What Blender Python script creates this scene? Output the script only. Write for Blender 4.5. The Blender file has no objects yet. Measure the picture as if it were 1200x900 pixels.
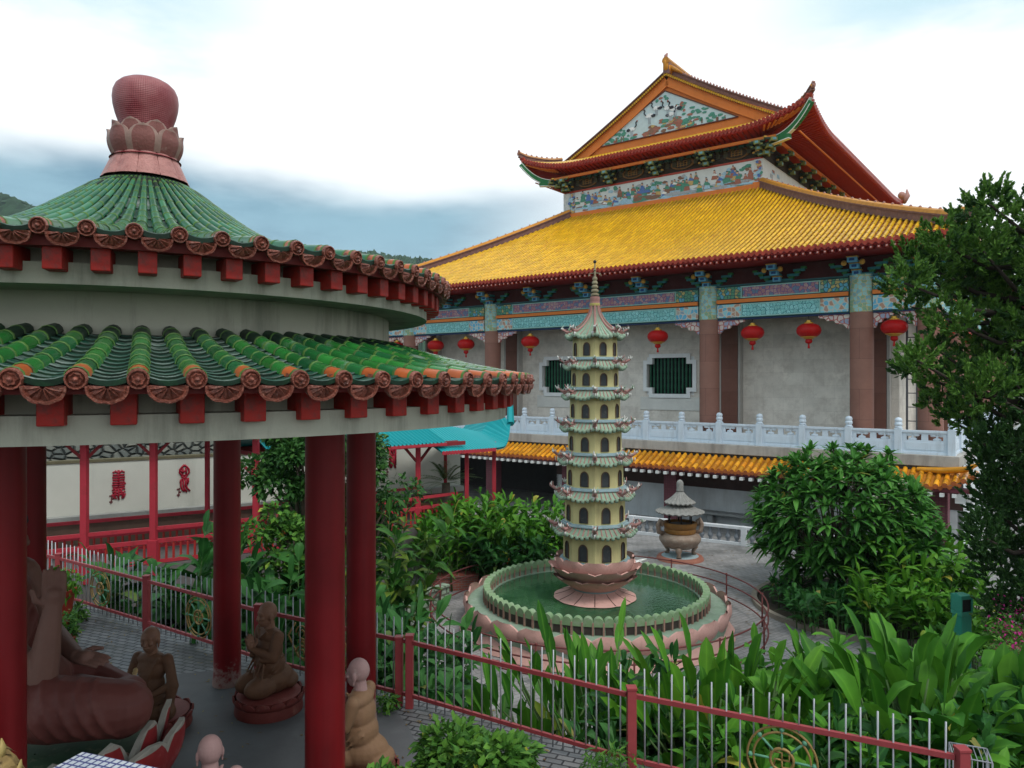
import bpy, math, random
import numpy as np
from mathutils import Vector, Matrix
PI = math.pi
R = math.radians
random.seed(7)
rng = np.random.default_rng(7)
S = bpy.context.scene
C = S.collection
E = 7.0            # height of the eye above the courtyard paving (z = 0)

# ------------------------------------------------------------------ camera, sky, sun, exposure
cam = bpy.data.cameras.new('camera')
cam.sensor_width = 36.0
cam.lens = 36.0 * 870 / 1200
cam.clip_end = 6000
cam.shift_y = -3.0 / 1200
co = bpy.data.objects.new('camera', cam)
co.location = (0, 0, E)
co.rotation_euler = (R(90), 0, 0)
C.objects.link(co)
S.camera = co

SUN_EL, SUN_AZ = 58, 140      # azimuth clockwise from +Y: behind the camera, to the right
w = bpy.data.worlds.new('World')
S.world = w
w.use_nodes = True
nt = w.node_tree
nt.nodes.clear()
def N(t, typ, **kw):
    n = t.nodes.new(typ)
    for k, v in kw.items():
        setattr(n, k, v)
    return n
out = N(nt, 'ShaderNodeOutputWorld')
bg = N(nt, 'ShaderNodeBackground')
bg.inputs['Strength'].default_value = 0.10
sky = N(nt, 'ShaderNodeTexSky', sky_type='NISHITA', sun_disc=False)
sky.sun_elevation = R(SUN_EL)
sky.sun_rotation = R(SUN_AZ)
sky.altitude = 200
tc = N(nt, 'ShaderNodeTexCoord')
mp = N(nt, 'ShaderNodeMapping')
mp.inputs['Scale'].default_value = (1, 1, 3.2)
nz = N(nt, 'ShaderNodeTexNoise')
nz.inputs['Scale'].default_value = 1.7
nz.inputs['Detail'].default_value = 5
nz.inputs['Roughness'].default_value = 0.5
nt.links.new(tc.outputs['Generated'], mp.inputs['Vector'])
nt.links.new(mp.outputs['Vector'], nz.inputs['Vector'])
sep = N(nt, 'ShaderNodeSeparateXYZ')
nt.links.new(tc.outputs['Generated'], sep.inputs['Vector'])
def math_(t, op, a, b=None, clamp=False):
    n = N(t, 'ShaderNodeMath', operation=op, use_clamp=clamp)
    for i, v in enumerate((a, b)):
        if v is None:
            continue
        if isinstance(v, (int, float)):
            n.inputs[i].default_value = v
        else:
            t.links.new(v, n.inputs[i])
    return n.outputs[0]
def ramp(t, val, stops, interp='EASE'):
    n = N(t, 'ShaderNodeValToRGB')
    n.color_ramp.interpolation = interp
    els = n.color_ramp.elements
    while len(els) < len(stops):
        els.new(0.5)
    for e, (p, c) in zip(els, stops):
        e.position = p
        e.color = (c, c, c, 1) if isinstance(c, (int, float)) else (*c, 1)
    t.links.new(val, n.inputs[0])
    return n.outputs[0]
# a dark rain-cloud bank low over the hills, the rest a bright even overcast
elev = math_(nt, 'ADD', sep.outputs['Z'], math_(nt, 'MULTIPLY', math_(nt, 'SUBTRACT', nz.outputs[0], 0.5), 0.13))
low = ramp(nt, elev, [(0.05, 0.35), (0.15, 0.9), (0.235, 1.0), (0.285, 0.0)], 'EASE')
side = ramp(nt, math_(nt, 'MULTIPLY', math_(nt, 'ADD', sep.outputs['X'], 1.0), 0.5), [(0.44, 1.0), (0.60, 0.0)])
bank = math_(nt, 'MULTIPLY', low, side)
nz2 = N(nt, 'ShaderNodeTexNoise')
nz2.inputs['Scale'].default_value = 3.4
nz2.inputs['Detail'].default_value = 7
nz2.inputs['Roughness'].default_value = 0.6
nt.links.new(mp.outputs['Vector'], nz2.inputs['Vector'])
high = ramp(nt, math_(nt, 'ADD', sep.outputs['Z'], math_(nt, 'MULTIPLY', math_(nt, 'SUBTRACT', nz2.outputs[0], 0.5), 0.16)), [(0.355, 0.0), (0.43, 0.85)])
away = ramp(nt, math_(nt, 'ABSOLUTE', sep.outputs['X']), [(0.22, 0.0), (0.42, 1.0)])
veil = math_(nt, 'MULTIPLY', high, away)
cl = N(nt, 'ShaderNodeMix', data_type='RGBA')
cl.inputs['A'].default_value = (10.6, 10.9, 11.0, 1)
bcol = N(nt, 'ShaderNodeMix', data_type='RGBA')
bcol.inputs['A'].default_value = (1.5, 2.9, 3.9, 1)
bcol.inputs['B'].default_value = (2.7, 4.6, 5.6, 1)
nt.links.new(ramp(nt, nz2.outputs[0], [(0.36, 0.0), (0.66, 1.0)]), bcol.inputs['Factor'])
nt.links.new(bcol.outputs['Result'], cl.inputs['B'])
nt.links.new(bank, cl.inputs['Factor'])
cl2 = N(nt, 'ShaderNodeMix', data_type='RGBA')
cl2.inputs['B'].default_value = (5.2, 7.6, 8.4, 1)
nt.links.new(cl.outputs['Result'], cl2.inputs['A'])
nt.links.new(veil, cl2.inputs['Factor'])
mx = N(nt, 'ShaderNodeMix', data_type='RGBA')
mx.inputs['Factor'].default_value = 0.9
nt.links.new(sky.outputs[0], mx.inputs['A'])
nt.links.new(cl2.outputs['Result'], mx.inputs['B'])
nt.links.new(mx.outputs['Result'], bg.inputs['Color'])
nt.links.new(bg.outputs[0], out.inputs[0])

sl = bpy.data.lights.new('sun', 'SUN')
sl.energy = 1.5
sl.angle = R(20)
sl.color = (1.0, 0.96, 0.9)
so = bpy.data.objects.new('sun', sl)
dirv = Vector((math.sin(R(SUN_AZ)) * math.cos(R(SUN_EL)), math.cos(R(SUN_AZ)) * math.cos(R(SUN_EL)), math.sin(R(SUN_EL))))
so.rotation_euler = dirv.to_track_quat('Z', 'Y').to_euler()
so.location = (10, -10, 40)
C.objects.link(so)

vs = S.view_settings
vs.view_transform = 'Standard'
vs.look = 'None'
vs.exposure = 0.28
vs.gamma = 1
vs.use_curve_mapping = False
try:
    S.cycles.max_bounces = 6
    S.cycles.diffuse_bounces = 2
    S.cycles.transparent_max_bounces = 8
    S.cycles.use_denoising = True
    S.cycles.caustics_reflective = False
    S.cycles.caustics_refractive = False
except Exception:
    pass

# ------------------------------------------------------------------ materials
MATS = {}
def newmat(name):
    m = bpy.data.materials.new(name)
    m.use_nodes = True
    t = m.node_tree
    return m, t, t.nodes['Principled BSDF']
def M(name, col, rough=0.6, var=0.25, vs=3.0, isl=0.0, bump=0.0, bs=30.0, metal=0.0, stain=None, sa=0.6, ss=1.5, sth=0.55, spec=0.2, coat=0.0, col2=None, tsl=0.0, streak=False):
    """painted / glazed / stone surface: noise tone, per-tile tone, blotchy stain, bump"""
    if name in MATS:
        return MATS[name]
    m, t, b = newmat(name)
    L = t.links.new
    tc = N(t, 'ShaderNodeTexCoord')
    n1 = N(t, 'ShaderNodeTexNoise')
    n1.inputs['Scale'].default_value = vs
    n1.inputs['Detail'].default_value = 6
    n1.inputs['Roughness'].default_value = 0.65
    L(tc.outputs['Object'], n1.inputs['Vector'])
    val = math_(t, 'ADD', math_(t, 'MULTIPLY', math_(t, 'SUBTRACT', n1.outputs[0], 0.5), var * 2.4), 1.0)
    geo = N(t, 'ShaderNodeNewGeometry')
    base = N(t, 'ShaderNodeMix', data_type='RGBA')
    base.inputs['A'].default_value = (*col, 1)
    base.inputs['B'].default_value = (*(col2 or col), 1)
    if col2:
        L(geo.outputs['Random Per Island'] if isl else n1.outputs[0], base.inputs['Factor'])
    if isl:
        r2 = math_(t, 'FRACT', math_(t, 'MULTIPLY', geo.outputs['Random Per Island'], 37.7))
        val = math_(t, 'MULTIPLY', val, math_(t, 'ADD', math_(t, 'MULTIPLY', math_(t, 'SUBTRACT', r2, 0.5), isl * 2), 1.0))
    hs = N(t, 'ShaderNodeHueSaturation')
    L(base.outputs['Result'], hs.inputs['Color'])
    L(val, hs.inputs['Value'])
    colout = hs.outputs[0]
    if stain:
        n2 = N(t, 'ShaderNodeTexNoise')
        n2.inputs['Scale'].default_value = ss
        n2.inputs['Detail'].default_value = 8
        n2.inputs['Roughness'].default_value = 0.7
        if streak:
            mpp = N(t, 'ShaderNodeMapping')
            mpp.inputs['Scale'].default_value = (1, 1, 0.12)
            L(tc.outputs['Object'], mpp.inputs['Vector'])
            L(mpp.outputs[0], n2.inputs['Vector'])
        else:
            L(tc.outputs['Object'], n2.inputs['Vector'])
        f = ramp(t, n2.outputs[0], [(sth, 0.0), (min(1, sth + 0.16), sa)], 'LINEAR')
        sm = N(t, 'ShaderNodeMix', data_type='RGBA')
        L(f, sm.inputs['Factor'])
        L(colout, sm.inputs['A'])
        sm.inputs['B'].default_value = (*stain, 1)
        colout = sm.outputs['Result']
    L(colout, b.inputs['Base Color'])
    b.inputs['Roughness'].default_value = rough
    b.inputs['Metallic'].default_value = metal
    b.inputs['Specular IOR Level'].default_value = spec
    if coat:
        b.inputs['Coat Weight'].default_value = coat
        b.inputs['Coat Roughness'].default_value = 0.15
    if bump:
        n3 = N(t, 'ShaderNodeTexNoise')
        n3.inputs['Scale'].default_value = bs
        n3.inputs['Detail'].default_value = 4
        L(tc.outputs['Object'], n3.inputs['Vector'])
        bp = N(t, 'ShaderNodeBump')
        bp.inputs['Strength'].default_value = bump
        bp.inputs['Distance'].default_value = 0.02
        L(n3.outputs[0], bp.inputs['Height'])
        L(bp.outputs[0], b.inputs['Normal'])
    if tsl:
        tr = N(t, 'ShaderNodeBsdfTranslucent')
        L(colout, tr.inputs['Color'])
        ms = N(t, 'ShaderNodeMixShader')
        ms.inputs[0].default_value = tsl
        L(b.outputs[0], ms.inputs[1])
        L(tr.outputs[0], ms.inputs[2])
        L(ms.outputs[0], t.nodes['Material Output'].inputs[0])
    MATS[name] = m
    return m
def vec_axes(t, axes, scale=(1, 1, 1)):
    tc = N(t, 'ShaderNodeTexCoord')
    sp = N(t, 'ShaderNodeSeparateXYZ')
    t.links.new(tc.outputs['Object'], sp.inputs[0])
    cb = N(t, 'ShaderNodeCombineXYZ')
    for i, a in enumerate(axes):
        t.links.new(math_(t, 'MULTIPLY', sp.outputs[a], scale[i]), cb.inputs[i])
    return cb.outputs[0]
def Mbrick(name, c1, c2, mort, bw, bh, ms=0.012, axes='XY', rough=0.7, var=0.3, stain=None, sa=0.6, sth=0.5, ss=0.8, bump=0.3, off=0.5, spec=0.16, rot=0.0):
    m, t, b = newmat(name)
    L = t.links.new
    v = vec_axes(t, axes)
    if rot:
        mp = N(t, 'ShaderNodeMapping')
        mp.inputs['Rotation'].default_value = (0, 0, R(rot))
        L(v, mp.inputs[0])
        v = mp.outputs[0]
    br = N(t, 'ShaderNodeTexBrick')
    br.offset = off
    br.inputs['Scale'].default_value = 1
    br.inputs['Color1'].default_value = (*c1, 1)
    br.inputs['Color2'].default_value = (*c2, 1)
    br.inputs['Mortar'].default_value = (*mort, 1)
    br.inputs['Mortar Size'].default_value = ms
    br.inputs['Brick Width'].default_value = bw
    br.inputs['Row Height'].default_value = bh
    L(v, br.inputs['Vector'])
    n1 = N(t, 'ShaderNodeTexNoise')
    n1.inputs['Scale'].default_value = 1.3
    n1.inputs['Detail'].default_value = 8
    n1.inputs['Roughness'].default_value = 0.7
    tc = N(t, 'ShaderNodeTexCoord')
    L(tc.outputs['Object'], n1.inputs['Vector'])
    hs = N(t, 'ShaderNodeHueSaturation')
    L(br.outputs['Color'], hs.inputs['Color'])
    L(math_(t, 'ADD', math_(t, 'MULTIPLY', math_(t, 'SUBTRACT', n1.outputs[0], 0.5), var * 2.4), 1.0), hs.inputs['Value'])
    colout = hs.outputs[0]
    if stain:
        n2 = N(t, 'ShaderNodeTexNoise')
        n2.inputs['Scale'].default_value = ss
        n2.inputs['Detail'].default_value = 8
        n2.inputs['Roughness'].default_value = 0.72
        L(tc.outputs['Object'], n2.inputs['Vector'])
        sm = N(t, 'ShaderNodeMix', data_type='RGBA')
        L(ramp(t, n2.outputs[0], [(sth, 0.0), (sth + 0.16, sa)], 'LINEAR'), sm.inputs['Factor'])
        L(colout, sm.inputs['A'])
        sm.inputs['B'].default_value = (*stain, 1)
        colout = sm.outputs['Result']
    L(colout, b.inputs['Base Color'])
    b.inputs['Roughness'].default_value = rough
    b.inputs['Specular IOR Level'].default_value = spec
    bp = N(t, 'ShaderNodeBump')
    bp.inputs['Strength'].default_value = bump
    bp.inputs['Distance'].default_value = 0.02
    L(math_(t, 'SUBTRACT', math_(t, 'MULTIPLY', n1.outputs[0], 0.4), br.outputs['Fac']), bp.inputs['Height'])
    L(bp.outputs[0], b.inputs['Normal'])
    MATS[name] = m
    return m
def Mpaint(name, c_bg, c_line, c_a, c_b, scale=5.0, rings=True, lw=0.06):
    """painted scroll-work on a beam: cells with outlines, rings and small coloured infill"""
    m, t, b = newmat(name)
    L = t.links.new
    v = vec_axes(t, 'XZY', (scale, scale, scale))
    nzz = N(t, 'ShaderNodeTexNoise')
    nzz.inputs['Scale'].default_value = 0.9
    L(v, nzz.inputs['Vector'])
    ad = N(t, 'ShaderNodeVectorMath', operation='MULTIPLY_ADD')
    L(nzz.outputs['Color'], ad.inputs[0])
    ad.inputs[1].default_value = (0.8, 0.8, 0.0)
    L(v, ad.inputs[2])
    v1 = N(t, 'ShaderNodeTexVoronoi', feature='DISTANCE_TO_EDGE', voronoi_dimensions='2D')
    v2 = N(t, 'ShaderNodeTexVoronoi', feature='F1', voronoi_dimensions='2D')
    for q in (v1, v2):
        q.inputs['Scale'].default_value = 1.0
        q.inputs['Randomness'].default_value = 0.75
        L(ad.outputs[0], q.inputs['Vector'])
    line = ramp(t, v1.outputs['Distance'], [(lw, 1.0), (lw + 0.05, 0.0)], 'LINEAR')
    if rings:
        rg = math_(t, 'SINE', math_(t, 'MULTIPLY', v2.outputs['Distance'], 24.0))
        line = math_(t, 'MAXIMUM', line, ramp(t, rg, [(0.45, 0.0), (0.75, 0.9)], 'LINEAR'))
    sep = N(t, 'ShaderNodeSeparateColor')
    L(v2.outputs['Color'], sep.inputs[0])
    m1 = N(t, 'ShaderNodeMix', data_type='RGBA')
    m1.inputs['A'].default_value = (*c_bg, 1)
    m1.inputs['B'].default_value = (*c_a, 1)
    L(ramp(t, sep.outputs[0], [(0.55, 0.0), (0.6, 1.0)], 'LINEAR'), m1.inputs['Factor'])
    m2 = N(t, 'ShaderNodeMix', data_type='RGBA')
    L(m1.outputs['Result'], m2.inputs['A'])
    m2.inputs['B'].default_value = (*c_b, 1)
    L(ramp(t, sep.outputs[1], [(0.72, 0.0), (0.76, 1.0)], 'LINEAR'), m2.inputs['Factor'])
    m3 = N(t, 'ShaderNodeMix', data_type='RGBA')
    L(m2.outputs['Result'], m3.inputs['A'])
    m3.inputs['B'].default_value = (*c_line, 1)
    L(line, m3.inputs['Factor'])
    L(m3.outputs['Result'], b.inputs['Base Color'])
    b.inputs['Roughness'].default_value = 0.6
    MATS[name] = m
    return m

# ------------------------------------------------------------------ mesh builder
class MB:
    def __init__(s):
        s.v = []
        s.f = []
        s.m = []
        s.n = 0
    def add(s, verts, faces, mi=0):
        o = s.n
        s.v.extend([tuple(p) for p in verts])
        s.f.extend([tuple(i + o for i in f) for f in faces])
        s.m.extend([mi] * len(faces))
        s.n += len(verts)
    def box(s, c, d, rz=0.0, mi=0, mat=None):
        x, y, z = d[0] / 2, d[1] / 2, d[2] / 2
        vs = [Vector((a, b, e)) for a in (-x, x) for b in (-y, y) for e in (-z, z)]
        if mat is not None:
            vs = [mat @ p for p in vs]
        elif rz:
            m = Matrix.Rotation(rz, 3, 'Z')
            vs = [m @ p for p in vs]
        c = Vector(c)
        s.add([p + c for p in vs], [(0, 1, 3, 2), (4, 6, 7, 5), (0, 4, 5, 1), (2, 3, 7, 6), (0, 2, 6, 4), (1, 5, 7, 3)], mi)
    def box2(s, a, b, mi=0):
        s.box([(a[i] + b[i]) / 2 for i in range(3)], [abs(b[i] - a[i]) for i in range(3)], mi=mi)
    def bar(s, p0, p1, w, h, mi=0, up=(0, 0, 1)):
        """rectangular bar from p0 to p1"""
        p0, p1 = Vector(p0), Vector(p1)
        d = (p1 - p0)
        L = d.length
        d.normalize()
        u = Vector(up)
        sd = d.cross(u)
        if sd.length < 1e-4:
            sd = Vector((1, 0, 0))
        sd.normalize()
        u = sd.cross(d)
        m = Matrix((d, sd, u)).transposed()
        s.box((p0 + p1) / 2, (L, w, h), mi=mi, mat=m)
    def tube(s, pts, r, n=8, mi=0, cap=True, flat=1.0):
        """round tube along a path; r a number or a list"""
        pts = [Vector(p) for p in pts]
        k = len(pts)
        rs = r if isinstance(r, (list, tuple)) else [r] * k
        vs, fs = [], []
        prev = None
        for i, p in enumerate(pts):
            d = (pts[min(i + 1, k - 1)] - pts[max(i - 1, 0)])
            if d.length < 1e-9:
                d = Vector((0, 0, 1))
            d.normalize()
            if prev is None:
                a = d.cross(Vector((0, 0, 1)))
                if a.length < 1e-3:
                    a = Vector((1, 0, 0))
                a.normalize()
            else:
                a = prev - d * prev.dot(d)
                a.normalize()
            prev = a
            b = d.cross(a)
            for j in range(n):
                t = 2 * PI * j / n
                vs.append(p + a * (math.cos(t) * rs[i]) + b * (math.sin(t) * rs[i] * flat))
        for i in range(k - 1):
            for j in range(n):
                q = (j + 1) % n
                fs.append((i * n + j, i * n + q, (i + 1) * n + q, (i + 1) * n + j))
        if cap:
            fs.append(tuple(range(n - 1, -1, -1)))
            fs.append(tuple((k - 1) * n + j for j in range(n)))
        s.add(vs, fs, mi)
    def lathe(s, prof, n=24, c=(0, 0, 0), mi=0, a0=0.0, a1=2 * PI, ph=0.0):
        """profile of (r, z) turned about the z axis"""
        full = abs(a1 - a0 - 2 * PI) < 1e-6
        m = n if full else n + 1
        vs, fs = [], []
        for r, z in prof:
            for j in range(m):
                t = a0 + (a1 - a0) * j / n + ph
                vs.append((c[0] + r * math.cos(t), c[1] + r * math.sin(t), c[2] + z))
        for i in range(len(prof) - 1):
            for j in range(n):
                q = (j + 1) % m if full else j + 1
                fs.append((i * m + j, i * m + q, (i + 1) * m + q, (i + 1) * m + j))
        s.add(vs, fs, mi)
    def disc(s, r, n, c, mi=0):
        s.add([(c[0] + r * math.cos(2 * PI * j / n), c[1] + r * math.sin(2 * PI * j / n), c[2]) for j in range(n)], [tuple(range(n))], mi)
    def ball(s, c, r, n=10, k=6, mi=0):
        rx, ry, rz = (r, r, r) if isinstance(r, (int, float)) else r
        vs = [(c[0], c[1], c[2] - rz)]
        for i in range(1, k):
            a = -PI / 2 + PI * i / k
            for j in range(n):
                t = 2 * PI * j / n
                vs.append((c[0] + rx * math.cos(a) * math.cos(t), c[1] + ry * math.cos(a) * math.sin(t), c[2] + rz * math.sin(a)))
        vs.append((c[0], c[1], c[2] + rz))
        fs = [(0, 1 + (j + 1) % n, 1 + j) for j in range(n)]
        for i in range(k - 2):
            for j in range(n):
                q = (j + 1) % n
                fs.append((1 + i * n + j, 1 + i * n + q, 1 + (i + 1) * n + q, 1 + (i + 1) * n + j))
        o = 1 + (k - 2) * n
        fs += [(o + j, o + (j + 1) % n, len(vs) - 1) for j in range(n)]
        s.add(vs, fs, mi)
    def grid(s, P, mi=0, close=False):
        """P[i][j] array of points"""
        a, b = len(P), len(P[0])
        vs = [p for row in P for p in row]
        fs = [(i * b + j, i * b + j + 1, (i + 1) * b + j + 1, (i + 1) * b + j) for i in range(a - 1) for j in range(b - 1)]
        s.add(vs, fs, mi)
    def prism(s, poly, y0, y1, mi=0):
        """outline in the x-z plane, extruded from y0 to y1"""
        n = len(poly)
        vs = [(p[0], y0, p[1]) for p in poly] + [(p[0], y1, p[1]) for p in poly]
        fs = [tuple(range(n)), tuple(range(2 * n - 1, n - 1, -1))] + [(i, n + i, n + (i + 1) % n, (i + 1) % n) for i in range(n)]
        s.add(vs, fs, mi)
    def prismz(s, poly, z0, z1, mi=0):
        n = len(poly)
        vs = [(p[0], p[1], z0) for p in poly] + [(p[0], p[1], z1) for p in poly]
        fs = [tuple(range(n - 1, -1, -1)), tuple(range(n, 2 * n))] + [(i, (i + 1) % n, n + (i + 1) % n, n + i) for i in range(n)]
        s.add(vs, fs, mi)
    def mesh(s, name, mats):
        me = bpy.data.meshes.new(name)
        me.from_pydata(s.v, [], s.f)
        for m in mats:
            me.materials.append(m)
        if len(mats) > 1:
            me.polygons.foreach_set('material_index', s.m)
        return me
    def build(s, name, mats, parent=None, smooth=False, bevel=0.0, loc=None, rz=0.0, ang=None):
        mats = mats if isinstance(mats, (list, tuple)) else [mats]
        me = s.mesh(name, mats)
        return link(name, me, parent, smooth, bevel, loc, rz, ang)
def link(name, me, parent=None, smooth=False, bevel=0.0, loc=None, rz=0.0, ang=None):
    if smooth:
        me.polygons.foreach_set('use_smooth', [True] * len(me.polygons))
        if ang:
            me.set_sharp_from_angle(angle=R(ang))
    o = bpy.data.objects.new(name, me)
    C.objects.link(o)
    if parent:
        o.parent = parent
    if loc is not None:
        o.location = loc
    if rz:
        o.rotation_euler = (0, 0, rz)
    if bevel:
        b = o.modifiers.new('bevel', 'BEVEL')
        b.width = bevel
        b.segments = 2
        b.limit_method = 'ANGLE'
        b.angle_limit = R(40)
    return o
def tag(o, label=None, cat=None, group=None, kind=None):
    if label: o['label'] = label
    if cat: o['category'] = cat
    if group: o['group'] = group
    if kind: o['kind'] = kind
    return o
def thing(name, label, cat, loc=(0, 0, 0), rz=0.0, group=None):
    o = bpy.data.objects.new(name, None)
    o.empty_display_size = 0.3
    C.objects.link(o)
    o.location = loc
    o.rotation_euler = (0, 0, rz)
    return tag(o, label, cat, group)
def copy_tree(o, parent=None):
    c = o.copy()
    C.objects.link(c)
    c.parent = parent
    for ch in list(o.children):
        copy_tree(ch, c)
    return c
def at(px, py, Y):
    """point seen at that place of the photograph at the distance Y"""
    return Vector(((px - 600) / 870 * Y, Y, E + (447 - py) / 870 * Y))

# ------------------------------------------------------------------ leaves (numpy)
class Leaves:
    def __init__(s):
        s.V = []
        s.F = []
        s.Mi = []
        s.Rb = []
        s.n = 0
    def add(s, o, d, L, W, droop, fold=0.25, roll=None, shape='lance', mi=0, wave=0.0):
        """arrays: o (n,3) bases, d (n,3) directions, L lengths, W half widths, droop"""
        o = np.atleast_2d(np.asarray(o, float))
        n = len(o)
        d = np.atleast_2d(np.asarray(d, float))
        d = d / (np.linalg.norm(d, axis=1, keepdims=True) + 1e-9)
        L = np.broadcast_to(np.asarray(L, float), (n,))
        W = np.broadcast_to(np.asarray(W, float), (n,))
        droop = np.broadcast_to(np.asarray(droop, float), (n,))
        Z = np.array([0, 0, 1.0])
        sd = np.cross(d, Z + 0.01 * rng.normal(size=(n, 3)))
        sd /= np.linalg.norm(sd, axis=1, keepdims=True) + 1e-9
        nn = np.cross(sd, d)
        if roll is not None:
            c, q = np.cos(roll)[:, None], np.sin(roll)[:, None]
            sd, nn = sd * c + nn * q, nn * c - sd * q
        if shape == 'diamond':
            mid = o + d * (L * 0.45)[:, None] - Z * (droop * L * 0.2)[:, None]
            tip = o + d * L[:, None] - Z * (droop * L)[:, None]
            P = np.stack([o, mid + sd * W[:, None], tip, mid - sd * W[:, None]], 1).reshape(-1, 3)
            F = np.arange(n * 4).reshape(n, 4) + s.n
            s.V.append(P); s.F.append(F); s.Mi.append(np.full(n, mi)); s.n += n * 4; s.Rb.append(np.tile([0, 1, 0, 1.0], n))
            return
        if shape == 'lance':
            us, ws = [0, .18, .45, .75, 1], [.10, .72, 1, .66, .02]
        elif shape == 'paddle':
            us, ws = [0, .12, .3, .55, .82, 1], [.06, .08, .75, 1, .7, .03]
        elif shape == 'strap':
            us, ws = [0, .3, .6, .85, 1], [.7, 1, .9, .6, .03]
        else:
            us, ws = [0, .5, 1], [.15, 1, .05]
        k = len(us)
        P = np.zeros((n, k, 3, 3))
        for i, (u, wd) in enumerate(zip(us, ws)):
            c = o + d * (L * u)[:, None] - Z * (droop * L * u * u)[:, None]
            e = W * wd
            wv = wave * W * np.sin(u * 9 + L * 50)
            P[:, i, 0] = c + sd * e[:, None] + nn * (e * fold + wv)[:, None]
            P[:, i, 1] = c
            P[:, i, 2] = c - sd * e[:, None] + nn * (e * fold - wv)[:, None]
        idx = np.arange(n)[:, None] * (k * 3)
        fs = []
        for i in range(k - 1):
            for j in range(2):
                fs.append(np.concatenate([idx + i * 3 + j, idx + i * 3 + j + 1, idx + (i + 1) * 3 + j + 1, idx + (i + 1) * 3 + j], 1))
        F = np.stack(fs, 1).reshape(-1, 4) + s.n
        s.V.append(P.reshape(-1, 3)); s.F.append(F); s.Mi.append(np.full(len(F), mi)); s.n += n * k * 3; s.Rb.append(np.tile([1, 0, 1.0], n * k))
    def build(s, name, mats, parent=None, smooth=True, loc=None):
        mats = mats if isinstance(mats, (list, tuple)) else [mats]
        V = np.concatenate(s.V); F = np.concatenate(s.F); mi = np.concatenate(s.Mi)
        me = bpy.data.meshes.new(name)
        me.vertices.add(len(V)); me.vertices.foreach_set('co', V.ravel())
        me.loops.add(F.size); me.loops.foreach_set('vertex_index', F.ravel().astype(np.int32))
        me.polygons.add(len(F)); me.polygons.foreach_set('loop_start', (np.arange(len(F)) * 4).astype(np.int32))
        for m in mats:
            me.materials.append(m)
        me.polygons.foreach_set('material_index', mi.astype(np.int32))
        at_ = me.attributes.new('rib', 'FLOAT', 'POINT')
        at_.data.foreach_set('value', np.concatenate(s.Rb).astype(np.float32))
        me.update(calc_edges=True)
        return link(name, me, parent, smooth, loc=loc)
def rdir(n, zlo=-1, zhi=1):
    z = rng.uniform(zlo, zhi, n)
    a = rng.uniform(0, 2 * PI, n)
    q = np.sqrt(np.maximum(0, 1 - z * z))
    return np.stack([q * np.cos(a), q * np.sin(a), z], 1)

# shared surfaces
red_paint = M('red column paint', (0.18, 0.006, 0.008), rough=0.38, var=0.22, vs=1.5, stain=(0.07, 0.02, 0.02), sa=0.45, ss=2.2, sth=0.55, spec=0.45, bump=0.05, bs=12)
red_wood = M('red rafter paint', (0.30, 0.018, 0.013), rough=0.5, var=0.3, vs=4, stain=(0.10, 0.035, 0.03), sa=0.75, ss=7, sth=0.52, bump=0.35, bs=18, tsl=0.0)
cream = M('weathered cream render', (0.36, 0.36, 0.295), rough=0.8, var=0.18, vs=1.2, stain=(0.13, 0.135, 0.11), sa=0.6, ss=2.5, sth=0.48, streak=True, bump=0.15, bs=25)
green_tile = M('green glazed tile', (0.010, 0.085, 0.030), rough=0.24, var=0.5, vs=5, isl=0.3, col2=(0.022, 0.16, 0.026), spec=0.5, coat=0.3, stain=(0.30, 0.34, 0.30), sa=0.8, ss=2.0, sth=0.60, bump=0.12, bs=10)
green_joint = M('pale joint of glazed tiles', (0.07, 0.15, 0.03), rough=0.4, var=0.5, vs=9, stain=(0.03, 0.06, 0.03), sa=0.8, ss=5, sth=0.5)
dark_tile = M('blackish green tile', (0.012, 0.028, 0.018), rough=0.45, var=0.6, vs=6, isl=0.3, stain=(0.02, 0.07, 0.03), sa=0.8, ss=4, sth=0.52)  # darkest tile tone, for the topmost cover courses and the pan lips
green_pan = M('green glazed pan tile', (0.008, 0.052, 0.034), rough=0.45, var=0.5, vs=5, isl=0.35, spec=0.25, coat=0.0, stain=(0.24, 0.28, 0.26), sa=0.75, ss=2.4, sth=0.50)
green_top = M('green cone tile', (0.014, 0.095, 0.045), rough=0.3, var=0.35, vs=6, isl=0.3, col2=(0.028, 0.14, 0.062), spec=0.3, coat=0.1, stain=(0.02, 0.05, 0.06), sa=0.7, ss=4, sth=0.55)
terra = M('brown glazed tile end', (0.20, 0.062, 0.042), rough=0.34, var=0.5, vs=18, isl=0.3, bump=1.0, bs=42, stain=(0.36, 0.20, 0.15), sa=0.6, ss=26, sth=0.55, coat=0.25)
terra_or = M('orange glazed lip', (0.42, 0.10, 0.028), rough=0.3, var=0.35, vs=9, isl=0.2, coat=0.3)
# ================================================================== THE GROUND
TZ = E - 4.33      # paved terrace round the pavilion
PX, PY = -4.03, 8.17
FA = Vector((-8.85, 14.5, 0)); FB = Vector((-6.33, 12.86, 0)); FC = Vector((-3.83, 11.2, 0))
FD = Vector((-1.36, 9.85, 0)); FE = Vector((1.315, 8.17, 0)); FF = Vector((4.13, 6.81, 0))

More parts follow.
